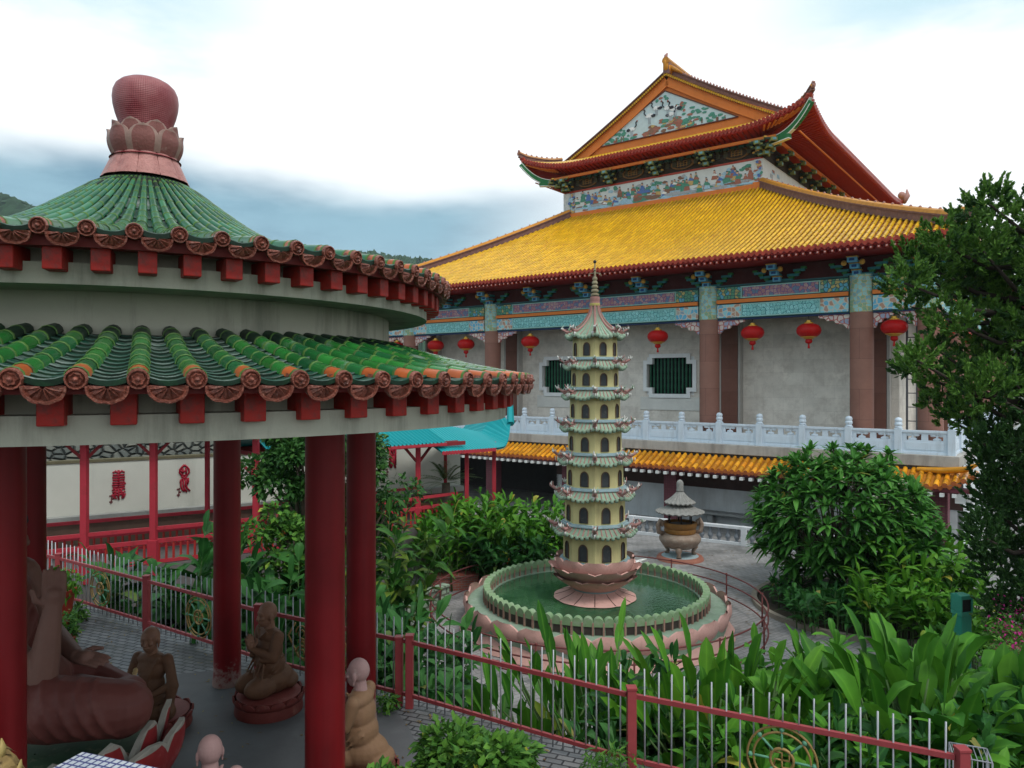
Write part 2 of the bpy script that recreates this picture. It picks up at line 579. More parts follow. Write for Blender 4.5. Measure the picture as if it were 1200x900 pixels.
soil = M('dark damp soil', (0.035, 0.028, 0.02), rough=0.95, var=0.5, vs=3, bump=0.5, bs=20)
pav_court = Mbrick('courtyard pavers', (0.265, 0.26, 0.26), (0.31, 0.30, 0.295), (0.17, 0.165, 0.16), 0.30, 0.15, 0.010, rough=0.75, var=0.35, stain=(0.10, 0.10, 0.095), sa=0.7, sth=0.47, ss=0.6, bump=0.3, rot=-37)
pav_ter = Mbrick('terrace brick pavers', (0.145, 0.15, 0.16), (0.20, 0.20, 0.205), (0.035, 0.035, 0.04), 0.21, 0.105, 0.012, rough=0.5, var=0.3, stain=(0.06, 0.06, 0.055), sa=0.75, sth=0.46, ss=1.1, bump=0.6, rot=22)
mb = MB()
mb.grid([[(x, y, -0.02) for x in (-900, -60, -20, 20, 60, 900)] for y in (-200, -20, 10, 60, 120, 1500)])
g = mb.build('ground', M('ground earth', (0.06, 0.065, 0.035), rough=0.95, var=0.5, vs=0.3, bump=0.4, bs=3))
g['kind'] = 'structure'
mb = MB()
mb.prismz([(-30, 13), (-14, 12), (30, 4), (34, 60), (-30, 60)], -0.4, 0.0)
g = mb.build('courtyard_paving', pav_court)
g['kind'] = 'structure'
# terrace with its retaining wall
u = (FD - FA); u.normalize()
nrm = Vector((-u.y, u.x, 0))
if nrm.y < 0: nrm = -nrm
rim = [FA - u * 9, FA, FB, FC, FD, FE, FF, FF + Vector((7, -3.6, 0))]
poly = [(p.x + nrm.x * 0.25, p.y + nrm.y * 0.25) for p in rim]
mb = MB()
mb.prismz([(12, -8), (-26, -8)][::-1] + [(-26, 22)] [:0] + [], 0, 0) if False else None
mb.prismz([(poly[0][0], -8)] + [(poly[-1][0], -8)] + poly[::-1], 0.002, TZ - 0.12)
mb.build('retaining_wall', M('stained concrete', (0.16, 0.16, 0.15), rough=0.9, var=0.4, vs=1.2, stain=(0.05, 0.06, 0.04), sa=0.8, ss=1.0, sth=0.45, bump=0.4))
tag(bpy.data.objects['retaining_wall'], 'stained concrete retaining wall dropping from the terrace under the picket fence', 'wall')
mb = MB()
mb.prismz([(poly[0][0], -8)] + [(poly[-1][0], -8)] + poly[::-1], TZ - 0.12, TZ)
g = mb.build('terrace_paving', pav_ter)
g['kind'] = 'structure'
# sloping planting bank between terrace and courtyard
mb = MB()
rows = []
for off, z in ((0.26, 1.35), (1.2, 1.1), (2.4, 0.55), (3.6, 0.12), (4.0, -0.01)):
    row = []
    for i, p in enumerate(rim):
        for q in ([0] if i == len(rim) - 1 else [0, .33, .66]):
            a = p.lerp(rim[min(i + 1, len(rim) - 1)], q)
            row.append((a.x + nrm.x * off, a.y + nrm.y * off, z + random.uniform(-.06, .06)))
    rows.append(row)
mb.grid(rows)
g = mb.build('planting_bank', soil, smooth=True)
g['kind'] = 'structure'

# ================================================================== THE PAVILION
pav = thing('pavilion', 'round open pavilion with green tiled double roof, red columns and lotus bud finial', 'pavilion', (PX, PY, TZ))
def pz(z):           # eye-relative height -> pavilion local
    return z + E - TZ
mb = MB()
mb.lathe([(0.001, 0.012), (2.25, 0.012), (2.95, 0.008), (2.98, -0.02)], 64)
mb.build('floor', M('dark polished cement', (0.10, 0.10, 0.105), rough=0.55, var=0.4, vs=1.1, stain=(0.17, 0.17, 0.17), sa=0.5, ss=1.6, sth=0.56, bump=0.1, bs=8), pav, True)
colxy = [(-1.92, 9.45), (-4.075, 10.62), (-6.11, 9.40), (-6.13, 6.85), (-3.93, 5.68), (-1.757, 6.98)]
colm = MB()
H = pz(-.385)
colm.lathe([(0.2, 0.0), (0.2, 0.05), (0.187, 0.16), (0.185, 0.4), (0.185, H * .5), (0.183, H + 0.01)], 40)
wear = M('red column paint worn at the foot', (0.24, 0.008, 0.010), rough=0.38, var=0.22, vs=1.5, spec=0.45, stain=(0.30, 0.22, 0.19), sa=0.0)
def col_mat():
    m, t, b = newmat('red lacquered column')
    L = t.links.new
    tc = N(t, 'ShaderNodeTexCoord')
    n1 = N(t, 'ShaderNodeTexNoise'); n1.inputs['Scale'].default_value = 1.6; n1.inputs['Detail'].default_value = 7
    L(tc.outputs['Object'], n1.inputs[0])
    sp = N(t, 'ShaderNodeSeparateXYZ'); L(tc.outputs['Object'], sp.inputs[0])
    n2 = N(t, 'ShaderNodeTexNoise'); n2.inputs['Scale'].default_value = 5; n2.inputs['Detail'].default_value = 8; n2.inputs['Roughness'].default_value = .7
    oi = N(t, 'ShaderNodeObjectInfo')
    va = N(t, 'ShaderNodeVectorMath', operation='ADD'); L(tc.outputs['Object'], va.inputs[0]); L(oi.outputs['Location'], va.inputs[1])
    L(va.outputs[0], n2.inputs[0])
    foot = math_(t, 'ADD', n2.outputs[0], math_(t, 'MULTIPLY', sp.outputs[2], -0.75))
    f = ramp(t, foot, [(0.30, 0.0), (0.42, 1.0)], 'LINEAR')
    mpp = N(t, 'ShaderNodeMapping'); mpp.inputs['Scale'].default_value = (7, 7, .25); L(va.outputs[0], mpp.inputs[0])
    n3 = N(t, 'ShaderNodeTexNoise'); n3.inputs['Scale'].default_value = 1; n3.inputs['Detail'].default_value = 6; L(mpp.outputs[0], n3.inputs[0])
    hs = N(t, 'ShaderNodeHueSaturation'); hs.inputs['Color'].default_value = (0.165, 0.008, 0.011, 1)
    L(math_(t, 'ADD', math_(t, 'MULTIPLY', n1.outputs[0], .9), math_(t, 'MULTIPLY', n3.outputs[0], 1.0)), hs.inputs['Value'])
    mxx = N(t, 'ShaderNodeMix', data_type='RGBA'); L(f, mxx.inputs['Factor']); L(hs.outputs[0], mxx.inputs['A']); mxx.inputs['B'].default_value = (.26, .17, .15, 1)
    L(mxx.outputs['Result'], b.inputs['Base Color'])
    L(math_(t, 'ADD', math_(t, 'MULTIPLY', f, .4), .40), b.inputs['Roughness']); b.inputs['Specular IOR Level'].default_value = .2
    bp = N(t, 'ShaderNodeBump'); bp.inputs['Strength'].default_value = .12; bp.inputs['Distance'].default_value = .02
    L(n2.outputs[0], bp.inputs['Height']); L(bp.outputs[0], b.inputs['Normal'])
    return m
cm = col_mat()
c0 = colm.build('column', cm, pav, True, ang=50)
for i, (x, y) in enumerate(colxy):
    o = c0 if i == 0 else c0.copy()
    if i: C.objects.link(o)
    o.parent = pav
    o.location = (x - PX, y - PY, 0)
cream_dk = cream
def ring_part(name, prof, n=96, mat=cream, parent=pav, smooth=True):
    mb = MB()
    mb.lathe([(r, pz(z)) for r, z in prof], n)
    return mb.build(name, mat, parent, smooth, ang=30)
# --- lower roof
low_roof = ring_part('lower_roof', [(3.98, -.03), (4.16, -.035), (4.2, -.015), (3.6, .10), (3.1, .225), (2.66, .36)], mat=M('roof underlay', (0.05, 0.055, 0.05), rough=0.9))
ring_part('ring_beam', [(0.02, -.36), (3.2, -.36), (3.2, -.385), (3.96, -.385), (3.96, -.205), (3.82, -.20), (3.82, -.03), (4.02, -.02)], parent=low_roof)
up_roof_mat = M('roof underlay', (0.05, 0.055, 0.05))
ring_part('drum', [(2.64, .30), (2.64, .70)], parent=pav)
up_roof = ring_part('upper_roof', [(3.05, 1.0), (3.24, 1.005), (3.28, 1.02), (2.4, 1.15), (1.7, 1.32), (1.17, 1.59), (.71, 1.93), (.42, 2.16)], mat=up_roof_mat)
ring_part('ring_beam', [(2.0, .70), (2.63, .70), (2.63, .687), (3.07, .687), (3.07, .84), (2.95, .845), (2.95, 1.0), (3.08, 1.005)], parent=up_roof)
def interp(prof, r):
    for (r0, z0), (r1, z1) in zip(prof, prof[1:]):
        if r1 <= r <= r0:
            return z0 + (z1 - z0) * (r0 - r) / (r0 - r1)
    return prof[-1][1] if r < prof[-1][0] else prof[0][1]
from math import cos, sin
def smoothz(prof, r, h=.15):
    return (interp(prof, r - h) + 2 * interp(prof, r) + interp(prof, r + h)) / 4
def ring_tiles(roof, prof, N_, rows, rw, mats, disc_r, drip, name_t, first_lip):
    """half-round cover tiles, stepped pans, moulded round ends and lobed drip tiles"""
    mb = MB()      # cover rolls
    mp_ = MB()     # pans
    me = MB()      # ends
    da = 2 * PI / N_
    for k in range(N_):
        a = k * da
        ca, sa = cos(a), sin(a)
        for j in range(len(rows) - 1):
            r0, r1 = rows[j], rows[j + 1]
            P = []
            wj = random.uniform(.96, 1.04)
            for (r, q) in ((r0 - .022, 1.035), (r1 - .01, .97)):
                wd = min(rw, r * da * .36) * q * wj
                z = smoothz(prof, r) + (0.03)
                row = []
                for i in range(7):
                    t = PI * i / 6
                    lat = cos(t) * wd
                    row.append((r * ca - lat * sa, r * sa + lat * ca, pz(z + sin(t) * wd * 1.0)))
                P.append(row)
            # front lip face
            JP = []
            for (r, q) in ((r0, 1.0), (r0 - .003, 1.07), (r0 - .022, 1.06)):
                wd = min(rw, r * da * .36) * q * wj
                z = smoothz(prof, r) + .03
                JP.append([(r * ca - cos(PI * i / 6) * wd * sa, r * sa + cos(PI * i / 6) * wd * ca, pz(z + sin(PI * i / 6) * wd)) for i in range(7)])
            mb.grid(JP, 2)
            if j == 0 and first_lip:
                mb.grid(P, 1)
            else:
                mb.grid(P, 3 if first_lip and j + random.uniform(-.9, .9) > len(rows) - 3.4 else 0)  # cover rolls turn to the darkest tile towards their top end
        # pans
        am = a + da / 2
        npan = 13 if first_lip else len(rows) * 2
        for j in range(npan):
            r0 = rows[0] + (rows[-1] - rows[0]) * j / npan; r1 = rows[0] + (rows[-1] - rows[0]) * (j + 1) / npan
            P = []
            jit = random.uniform(-.004, .004)
            for (r, up) in ((r0, -.018), (r0 + .004, .016 + jit), (r0, .022 + jit), (r1 - .012, .0)):
                row = []
                for i in range(7):
                    t = -.5 + i / 6
                    aa = am + t * da * .92
                    dip = (t * t * 4) * .045
                    row.append((r * cos(aa), r * sin(aa), pz(smoothz(prof, r) + up + dip * min(1, r / 2))))
                P.append(row)
            mp_.grid(P[:2], 1); mp_.grid(P[1:], 0)
        # round end with a moulded face
        rr = rows[0] + .012
        z = interp(prof, rows[0]) + .03
        cpt = Vector((rr * ca, rr * sa, pz(z)))
        rad, tan = Vector((ca, sa, -.12)).normalized(), Vector((-sa, ca, 0))
        upv = rad.cross(tan)
        rings = [(1.0, -.10), (1.0, 0.0), (.93, .016), (.80, .016), (.74, .0), (.60, .004), (.52, .022), (.36, .012), (.26, .012), (.2, .034), (0.02, .04)]
        P = []
        nn = 14
        for (q, h) in rings:
            row = []
            for i in range(nn + 1):
                t = 2 * PI * i / nn
                wob = (1 + .10 * cos(7 * t)) if .3 < q < .7 else 1
                row.append(cpt + tan * (cos(t) * disc_r * q * wob) + upv * (sin(t) * disc_r * q * wob) + rad * h)
            P.append(row)
        me.grid(P, 0)
        # lobed drip tile
        rr = rows[0] + .01
        hw = rr * sin(da * .36)
        zt = interp(prof, rows[0]) - .005
        cp = Vector((rr * cos(am), rr * sin(am), pz(zt)))
        rad, tan = Vector((cos(am), sin(am), -.28)).normalized(), Vector((-sin(am), cos(am), 0))
        upv = tan.cross(rad)
        if upv.z < 0: upv = -upv
        out_, inn, mid = [], [], []
        nn = 18
        for i in range(nn + 1):
            t = PI * i / nn
            lob = 1 + .07 * abs(sin(4.5 * t)) * 1.0
            px_ = -cos(t) * hw
            py_ = -sin(t) ** .75 * drip * lob
            out_.append(cp + tan * px_ + upv * py_)
            mid.append(cp + tan * (px_ * .84) + upv * (py_ * .82 + .0) + rad * .004)
            inn.append(cp + tan * (px_ * .45) + upv * (py_ * .42) + rad * .022 * (1 + .6 * sin(i * 2.1)))
        top = [cp + tan * (-cos(PI * i / nn) * hw) + upv * (-.012) - rad * .01 for i in range(nn + 1)]
        rim_ = [p + rad * .018 for p in out_]
        rin = [cp + tan * (-cos(PI * i / nn) * hw * .9) + upv * (-sin(PI * i / nn) ** .75 * drip * .9) + rad * .018 for i in range(nn + 1)]
        ctr = [cp + tan * (-cos(PI * i / nn) * hw * .1) + upv * (-sin(PI * i / nn) * drip * .12) + rad * .03 for i in range(nn + 1)]
        me.grid([[p - rad * .03 for p in out_], rim_, rin, mid, inn, ctr], 0)
    mb.build(name_t, [mats[0], terra_or, green_joint if first_lip else mats[0], dark_tile], roof, True, ang=45)
    mp_.build('pan_tile_courses', [mats[1], dark_tile], roof, True, ang=25)
    me.build('eave_tile_ends', terra, roof, True, ang=60)
lowprof = [(4.25, -.02), (4.2, -.01), (3.6, .10), (3.1, .225), (2.66, .36)]
ring_tiles(low_roof, lowprof, 84, [4.23, 4.07, 3.88, 3.69, 3.5, 3.31, 3.12, 2.96, 2.80, 2.66], .062, (green_tile, green_pan), .063, .105, 'cover_tile_rolls', True)
upprof = [(3.34, 1.01), (3.28, 1.02), (2.4, 1.15), (1.7, 1.32), (1.17, 1.59), (.71, 1.93), (.42, 2.16)]
ring_tiles(up_roof, upprof, 72, [3.30, 3.22, 3.0, 2.75, 2.5, 2.25, 2.0, 1.8, 1.6, 1.42, 1.25, 1.1, .96, .83, .71, .60, .5, .42], .060, (green_top, green_pan), .060, .09, 'cover_tile_rolls', True)
# rafters, each a piece of its own (the ones on the visible side)
rf = MB(); rf.box((0, 0, 0), (.36, .15, .19))
camang = math.atan2(-PY, -PX)
def rafters(roof, N_, r, z, w_, h_):
    proto = None
    for k in range(N_):
        a = 2 * PI * k / N_
        dlt = (a - camang + PI) % (2 * PI) - PI
        if abs(dlt) > R(104):
            continue
        if proto is None:
            q = MB(); q.box((0, 0, 0), (.42, w_, h_))
            o = q.build('rafter', red_wood, roof, bevel=.008); proto = o
        else:
            o = proto.copy(); C.objects.link(o); o.parent = roof
        o.location = (r * cos(a), r * sin(a), pz(z)); o.rotation_euler = (0, 0, a)
rafters(low_roof, 66, 3.83, -.165, .145, .20)
rafters(up_roof, 68, 3.0, .855, .125, .17)
q = MB(); q.lathe([(4.05, pz(-.065)), (4.19, pz(-.075)), (4.19, pz(-.02)), (4.05, pz(-.015))], 96); q.build('eave_board', M('dark red eave board', (.11, .014, .012), rough=.6, var=.3), low_roof, True, ang=30)
q = MB(); q.lathe([(3.10, pz(.93)), (3.25, pz(.925)), (3.25, pz(1.0)), (3.10, pz(1.0))], 96); q.build('eave_board', MATS['dark red eave board'], up_roof, True, ang=30)
# --- finial
fin_p = M('pale rose glazed finial', (.42, .19, .17), rough=.4, var=.3, vs=8, bump=.5, bs=40, stain=(.20, .05, .05), sa=.6, ss=5, sth=.5)
fin_d = M('maroon lotus petal', (.22, .085, .075), rough=.5, var=.35, vs=8, stain=(.40, .30, .26), sa=.7, ss=9, sth=.58, bump=.3, bs=40)
fin_e = M('pale petal rim', (.30, .19, .16), rough=.5, var=.4, vs=12)
def bud_mat():
    m, t, b = newmat('maroon beaded bud')
    L = t.links.new
    v = vec_axes(t, 'XYZ')
    tc = N(t, 'ShaderNodeTexCoord')
    sp = N(t, 'ShaderNodeSeparateXYZ'); L(tc.outputs['Object'], sp.inputs[0])
    ang = math_(t, 'ARCTAN2', sp.outputs[1], sp.outputs[0])
    s1 = math_(t, 'SINE', math_(t, 'MULTIPLY', ang, 90))
    s2 = math_(t, 'SINE', math_(t, 'MULTIPLY', sp.outputs[2], 330))
    h = math_(t, 'ADD', s1, s2)
    n1 = N(t, 'ShaderNodeTexNoise'); n1.inputs['Scale'].default_value = 5; n1.inputs['Detail'].default_value = 6; L(tc.outputs['Object'], n1.inputs[0])
    rr = N(t, 'ShaderNodeValToRGB'); rr.color_ramp.elements[0].position = .35; rr.color_ramp.elements[1].position = .68
    rr.color_ramp.elements[0].color = (.20, .018, .026, 1); rr.color_ramp.elements[1].color = (.30, .085, .088, 1)
    L(n1.outputs[0], rr.inputs[0])
    hs = N(t, 'ShaderNodeHueSaturation'); L(rr.outputs[0], hs.inputs['Color'])
    L(math_(t, 'ADD', math_(t, 'MULTIPLY', h, .07), 1.0), hs.inputs['Value'])
    L(hs.outputs[0], b.inputs['Base Color']); b.inputs['Roughness'].default_value = .42
    bp = N(t, 'ShaderNodeBump'); bp.inputs['Strength'].default_value = .3; bp.inputs['Distance'].default_value = .004
    L(h, bp.inputs['Height']); L(bp.outputs[0], b.inputs['Normal'])
    return m
finial = ring_part('finial', [(.36, 2.42), (.30, 2.46), (.26, 2.56), (.24, 2.66), (.25, 2.74), (.275, 2.83), (.305, 2.92), (.326, 3.01), (.333, 3.09), (.325, 3.16), (.30, 3.22), (.255, 3.265), (.195, 3.298), (.12, 3.318), (.02, 3.326)], n=64, mat=bud_mat())
def petal(mb, a, r0, z0, r1, z1, hw, th=.02, belly=.05, tipup=.0, n=8, m=6, mi=0, pointed=.5, w0=.7, edge=None):
    """lotus petal: a curved shield at the angle a, from (r0,z0) to (r1,z1)"""
    ca, sa = cos(a), sin(a)
    fr, bk = [], []
    for i in range(n + 1):
        v = i / n
        if pointed < -1.5:
            wv = (w0 + (1 - w0) * min(1, v / .55)) * (1 if v < .72 else 1 - .50 * ((v - .72) / .28) ** 1.6)
        elif pointed < 0:
            wv = (w0 + (1 - w0) * v) * (1 if v < .9 else 1 - .05 * ((v - .9) / .1) ** 2)
        elif v < .55:
            wv = w0 + (1 - w0) * math.sin(v / .55 * PI / 2)
        else:
            x = (v - .55) / .45
            wv = math.sqrt(max(0, 1 - x * x)) * (1 - pointed) + (1 - x) * pointed
        r_ = r0 + (r1 - r0) * v + belly * math.sin(v * PI) + tipup * max(0, v - .7) ** 2 * 6
        z_ = z0 + (z1 - z0) * v
        row, rob = [], []
        for j in range(m + 1):
            s_ = -1 + 2 * j / m
            lat = s_ * hw * wv
            rr_ = r_ - abs(s_) ** 2 * hw * .22 * wv
            row.append((rr_ * ca - lat * sa, rr_ * sa + lat * ca, z_))
            rr_ -= th
            rob.append((rr_ * ca - lat * sa, rr_ * sa + lat * ca, z_))
        fr.append(row); bk.append(rob)
    vs_ = [p for r_ in fr for p in r_] + [p for r_ in bk for p in r_]
    k = m + 1
    o = (n + 1) * k
    fs = []; ms = []
    for i in range(n):
        for j in range(m):
            fs.append((i * k + j, i * k + j + 1, (i + 1) * k + j + 1, (i + 1) * k + j))
            ms.append(edge if (edge is not None and (j in (0, m - 1) or i == n - 1)) else mi)
            fs.append((o + i * k + j, o + (i + 1) * k + j, o + (i + 1) * k + j + 1, o + i * k + j + 1)); ms.append(mi)
    for i in range(n):
        fs.append((i * k, (i + 1) * k, o + (i + 1) * k, o + i * k)); ms.append(mi if edge is None else edge)
        fs.append((i * k + m, o + i * k + m, o + (i + 1) * k + m, (i + 1) * k + m)); ms.append(mi if edge is None else edge)
    base = mb.n
    mb.v.extend(vs_); mb.f.extend([tuple(q + base for q in f) for f in fs]); mb.m.extend(ms); mb.n += len(vs_)
for k in range(8):
    q = MB(); petal(q, 2 * PI * (k + .5) / 8, .33, pz(2.45), .36, pz(2.73), .15, belly=.035, tipup=.05, pointed=.12, w0=.85, edge=1, n=10, m=8)
    q.build('lotus_petal', [fin_d, fin_e], finial, True, ang=50)
for k in range(8):
    q = MB(); petal(q, 2 * PI * k / 8, .29, pz(2.55), .325, pz(2.80), .135, belly=.03, tipup=.04, pointed=.3, w0=.8, edge=1, n=10, m=8)
    q.build('lotus_petal', [fin_d, fin_e], finial, True, ang=50)
for k in range(12):
    q = MB(); petal(q, 2 * PI * k / 12, .325, pz(2.46), .445, pz(2.19), .113, belly=.0, pointed=-1, w0=.68)
    q.build('collar_petal', fin_p, finial, True, ang=50)
# ================================================================== THE TEMPLE HALL
TX, TY = 4.23, 40.18
TROT = math.atan2(-0.606, 0.796)
temple = thing('temple_hall', 'large temple hall with yellow tiled hip and gable roof, painted beams and brown columns', 'temple', (TX, TY, 0), TROT)
yel = M('yellow glazed tile', (.64, .345, .008), rough=.34, var=.25, vs=.8, isl=.14, col2=(.68, .39, .010), stain=(.44, .16, .03), sa=.6, ss=2.2, sth=.53, coat=.3)
yel_pan = M('yellow pan tile', (.20, .07, .010), rough=.5, var=.4, vs=2, isl=.2, stain=(.22, .07, .03), sa=.6, ss=4, sth=.5)
red_eave = M('red glazed eave tile', (.36, .045, .022), rough=.35, var=.4, vs=8, isl=.2, coat=.2)
red_flat = M('deep red paint', (.24, .018, .018), rough=.6, var=.3, vs=3)
white_p = M('white paint', (.74, .74, .72), rough=.6, var=.15)
orange_p = M('orange paint', (.70, .205, .045), rough=.6, var=.2, vs=2, stain=(.45, .09, .03), sa=.5, ss=2)
ridge_m = M('brown ridge moulding', (.17, .085, .075), rough=.55, var=.4, vs=5, stain=(.30, .16, .12), sa=.6, ss=6, sth=.5)
ridge_y = M('orange ridge tile', (.52, .22, .03), rough=.4, var=.4, vs=6, isl=.2)
pink_b = M('pale rose ornament', (.42, .22, .19), rough=.6, var=.4, vs=14)
col_b = Mbrick('brown stone column facing', (.24, .115, .088), (.275, .138, .106), (.13, .06, .05), 1.6, 1.3, .006, axes='XZY', rough=.5, var=.25, bump=.15)
wall_g = Mbrick('grey marble wall facing', (.70, .645, .575), (.78, .725, .65), (.60, .55, .49), .95, .62, .006, axes='XZY', rough=.5, var=.3, stain=(.50, .44, .385), sa=.6, sth=.48, ss=1.6, bump=.1)
slab_g = M('grey stone slab', (.42, .40, .37), rough=.7, var=.25, vs=2, stain=(.18, .165, .15), sa=.6, ss=1.2, sth=.48, streak=True)
marble = M('pale blue white marble', (.62, .71, .80), rough=.45, var=.12, vs=3, stain=(.40, .45, .49), sa=.5, ss=3, sth=.55, streak=True)
dark_rec = M('dark painted recess', (.035, .028, .022), rough=.8, var=.5, vs=4, stain=(.12, .05, .02), sa=.6, ss=6, sth=.55)
teal = M('teal bracket paint', (.045, .23, .25), rough=.5, var=.4, vs=9, stain=(.30, .24, .05), sa=.7, ss=16, sth=.56)
teal2 = M('pale blue bracket face', (.12, .36, .52), rough=.5, var=.3, vs=9)
gold_p = M('gold paint', (.46, .26, .05), rough=.45, var=.35, vs=9, metal=.2)
grn_p = M('green bracket paint', (.05, .20, .06), rough=.5, var=.4, vs=9)
beam_purple = Mpaint('scrolled purple panel', (.46, .24, .19), (.17, .07, .24), (.55, .38, .30), (.10, .26, .34), 6.0, True, .055)
beam_teal = Mpaint('scrolled turquoise panel', (.28, .66, .65), (.03, .20, .22), (.36, .74, .74), (.26, .58, .56), 5.5, True, .035)
beam_green = Mpaint('green and gold beam end', (.09, .30, .18), (.03, .10, .10), (.48, .40, .14), (.10, .38, .52), 6.0, False, .07)
beam_blue = Mpaint('blue beam end', (.12, .42, .62), (.58, .56, .48), (.46, .26, .18), (.28, .60, .66), 5.0, False, .07)
col_top = Mpaint('painted column head', (.10, .36, .50), (.46, .42, .20), (.22, .58, .64), (.12, .34, .24), 6.0, True, .05)
carv = Mpaint('carved spandrel', (.60, .50, .46), (.40, .10, .09), (.30, .34, .46), (.62, .56, .50), 5.0, False, .09)

def tz(z): return z + E
XE, SE0, SE1 = 17.9, -2.2, 41.6     # main eave
XF, SF0, SF1 = 6.56, 8.14, 31.2     # where the main roof meets the upper storey
ZE, ZF = tz(5.62), tz(11.15)
def roof_z(v, dist, lift=.12, reach=4.0, ze=ZE, zt=ZF):
    base = ze + (zt - ze) * (v * .80 + .20 * v * v)
    return base + lift * max(0, 1 - dist / reach) ** 2 * (1 - v) ** 2
def front_pt(x, v):
    half = XE + (XF - XE) * v
    s_ = SE0 + (SF0 - SE0) * v
    return (x, s_, roof_z(v, max(0, half - abs(x))))
roof = None
def slope_tiles(mbt, mbp, mbe, face, half0, half1, n, rows, rad, mirror=False):
    """rolls and pans for one slope. face(u, v) -> point, u across, v up"""
    pass
def norm(p): return Vector(p)
mt, mp2, mev = MB(), MB(), MB()
nroll = 140
rows = [0, .03] + [.03 + .97 * i / 16 for i in range(1, 17)]
sp_ = 2 * XE / nroll
for k in range(nroll + 1):
    x = -XE + sp_ * k
    vmax = 1.0 if abs(x) <= XF else (XE - abs(x)) / (XE - XF)
    if vmax < .01: continue
    for j in range(len(rows) - 1):
        v0, v1 = rows[j], min(rows[j + 1], vmax)
        if v0 >= vmax: break
        P = []
        for v, q in ((v0, 1.08), (v1, .94)):
            p = front_pt(x, v)
            P.append([(p[0] - cos(PI * i / 4) * .075 * q, p[1], p[2] + .03 + sin(PI * i / 4) * .085 * q) for i in range(5)])
        mt.grid(P, 0)
    # eave end disc and drip
    p = Vector(front_pt(x, 0)) + Vector((0, -.03, .03))
    mev.add([p] + [p + Vector((cos(2 * PI * i / 8) * .09, 0, sin(2 * PI * i / 8) * .09)) for i in range(8)] , [(0, 1 + (i + 1) % 8, 1 + i) for i in range(8)], 0)
    x2 = x + sp_ / 2
    if k < nroll:
        p = Vector(front_pt(x2, 0)) + Vector((0, -.02, 0))
        mev.prism([(p.x - .10, p.z + .03), (p.x + .10, p.z + .03), (p.x + .085, p.z - .08), (p.x, p.z - .15), (p.x - .085, p.z - .08)], p.y - .02, p.y + .02, 0)
        vm = 1.0 if abs(x2) <= XF else (XE - abs(x2)) / (XE - XF)
        rr_ = rows if False else [0] + [i / 22 for i in range(1, 23)]
        for j in range(len(rr_) - 1):
            v0, v1 = rr_[j], min(rr_[j + 1], vm)
            if v0 >= vm: break
            P = []
            for v, h in ((v0, .0), (v0, .035), (v1, .0)):
                p = front_pt(x2, v)
                P.append([(p[0] - .13, p[1], p[2] + h + .01), (p[0], p[1], p[2] + h - .02), (p[0] + .13, p[1], p[2] + h + .01)])
            mp2.grid(P, 0)
# the two side slopes and the back slope: plain rolls
def side_pt(y, v, sg):
    half = (SE1 - SE0) / 2 + ((SF1 - SF0) / 2 - (SE1 - SE0) / 2) * v
    yc0 = (SE0 + SE1) / 2; yc1 = (SF0 + SF1) / 2
    d = max(0, half - abs(y - (yc0 + (yc1 - yc0) * v)))
    return (sg * (XE + (XF - XE) * v), y, roof_z(v, d))
for sg in (-1, 1):
    ny = 170
    for k in range(ny + 1):
        y = SE0 + (SE1 - SE0) * k / ny
        vm = 1.0
        if y < SF0: vm = (y - SE0) / (SF0 - SE0)
        if y > SF1: vm = (SE1 - y) / (SE1 - SF1)
        if vm < .01: continue
        P = []
        for v in [vm * i / 6 for i in range(7)]:
            p = side_pt(y, v, sg)
            P.append([(p[0], p[1] - sg * cos(PI * i / 4) * -.085, p[2] + .03 + sin(PI * i / 4) * .085) for i in range(5)])
        mt.grid(P, 0)
        p = Vector(side_pt(y, 0, sg))
        mev.prismz([(p.x, p.y - .1), (p.x + sg * .05, p.y - .1), (p.x + sg * .05, p.y + .1), (p.x, p.y + .1)], p.z - .12, p.z + .1, 0)
# under-sheet for all slopes (solid, so that no light falls through)
ms_ = MB()
for sgn in (1,):
    P = []
    for v in [i / 8 for i in range(9)]:
        half = XE + (XF - XE) * v
        P.append([(x, front_pt(x, v)[1], front_pt(x, v)[2] - .03) for x in [half * (-1 + i / 20) for i in range(41)]])
    ms_.grid(P, 0)
for sg in (-1, 1):
    P = []
    for v in [i / 8 for i in range(9)]:
        y0 = SE0 + (SF0 - SE0) * v; y1 = SE1 + (SF1 - SE1) * v
        P.append([(side_pt(y, v, sg)[0], y, side_pt(y, v, sg)[2] - .03) for y in [y0 + (y1 - y0) * i / 40 for i in range(41)]])
    ms_.grid(P, 0)
P = []
for v in (0, .5, 1):
    half = XE + (XF - XE) * v
    P.append([(x, SE1 + (SF1 - SE1) * v, roof_z(v, max(0, half - abs(x)))) for x in [half * (-1 + i / 20) for i in range(41)]])
ms_.grid(P, 0)
roof = ms_.build('main_roof', yel_pan, temple, True)
mt.build('cover_tile_rolls', yel, roof, True, ang=50)
mp2.build('pan_tile_courses', yel_pan, roof)
mev.build('eave_tile_ends', red_eave, roof)
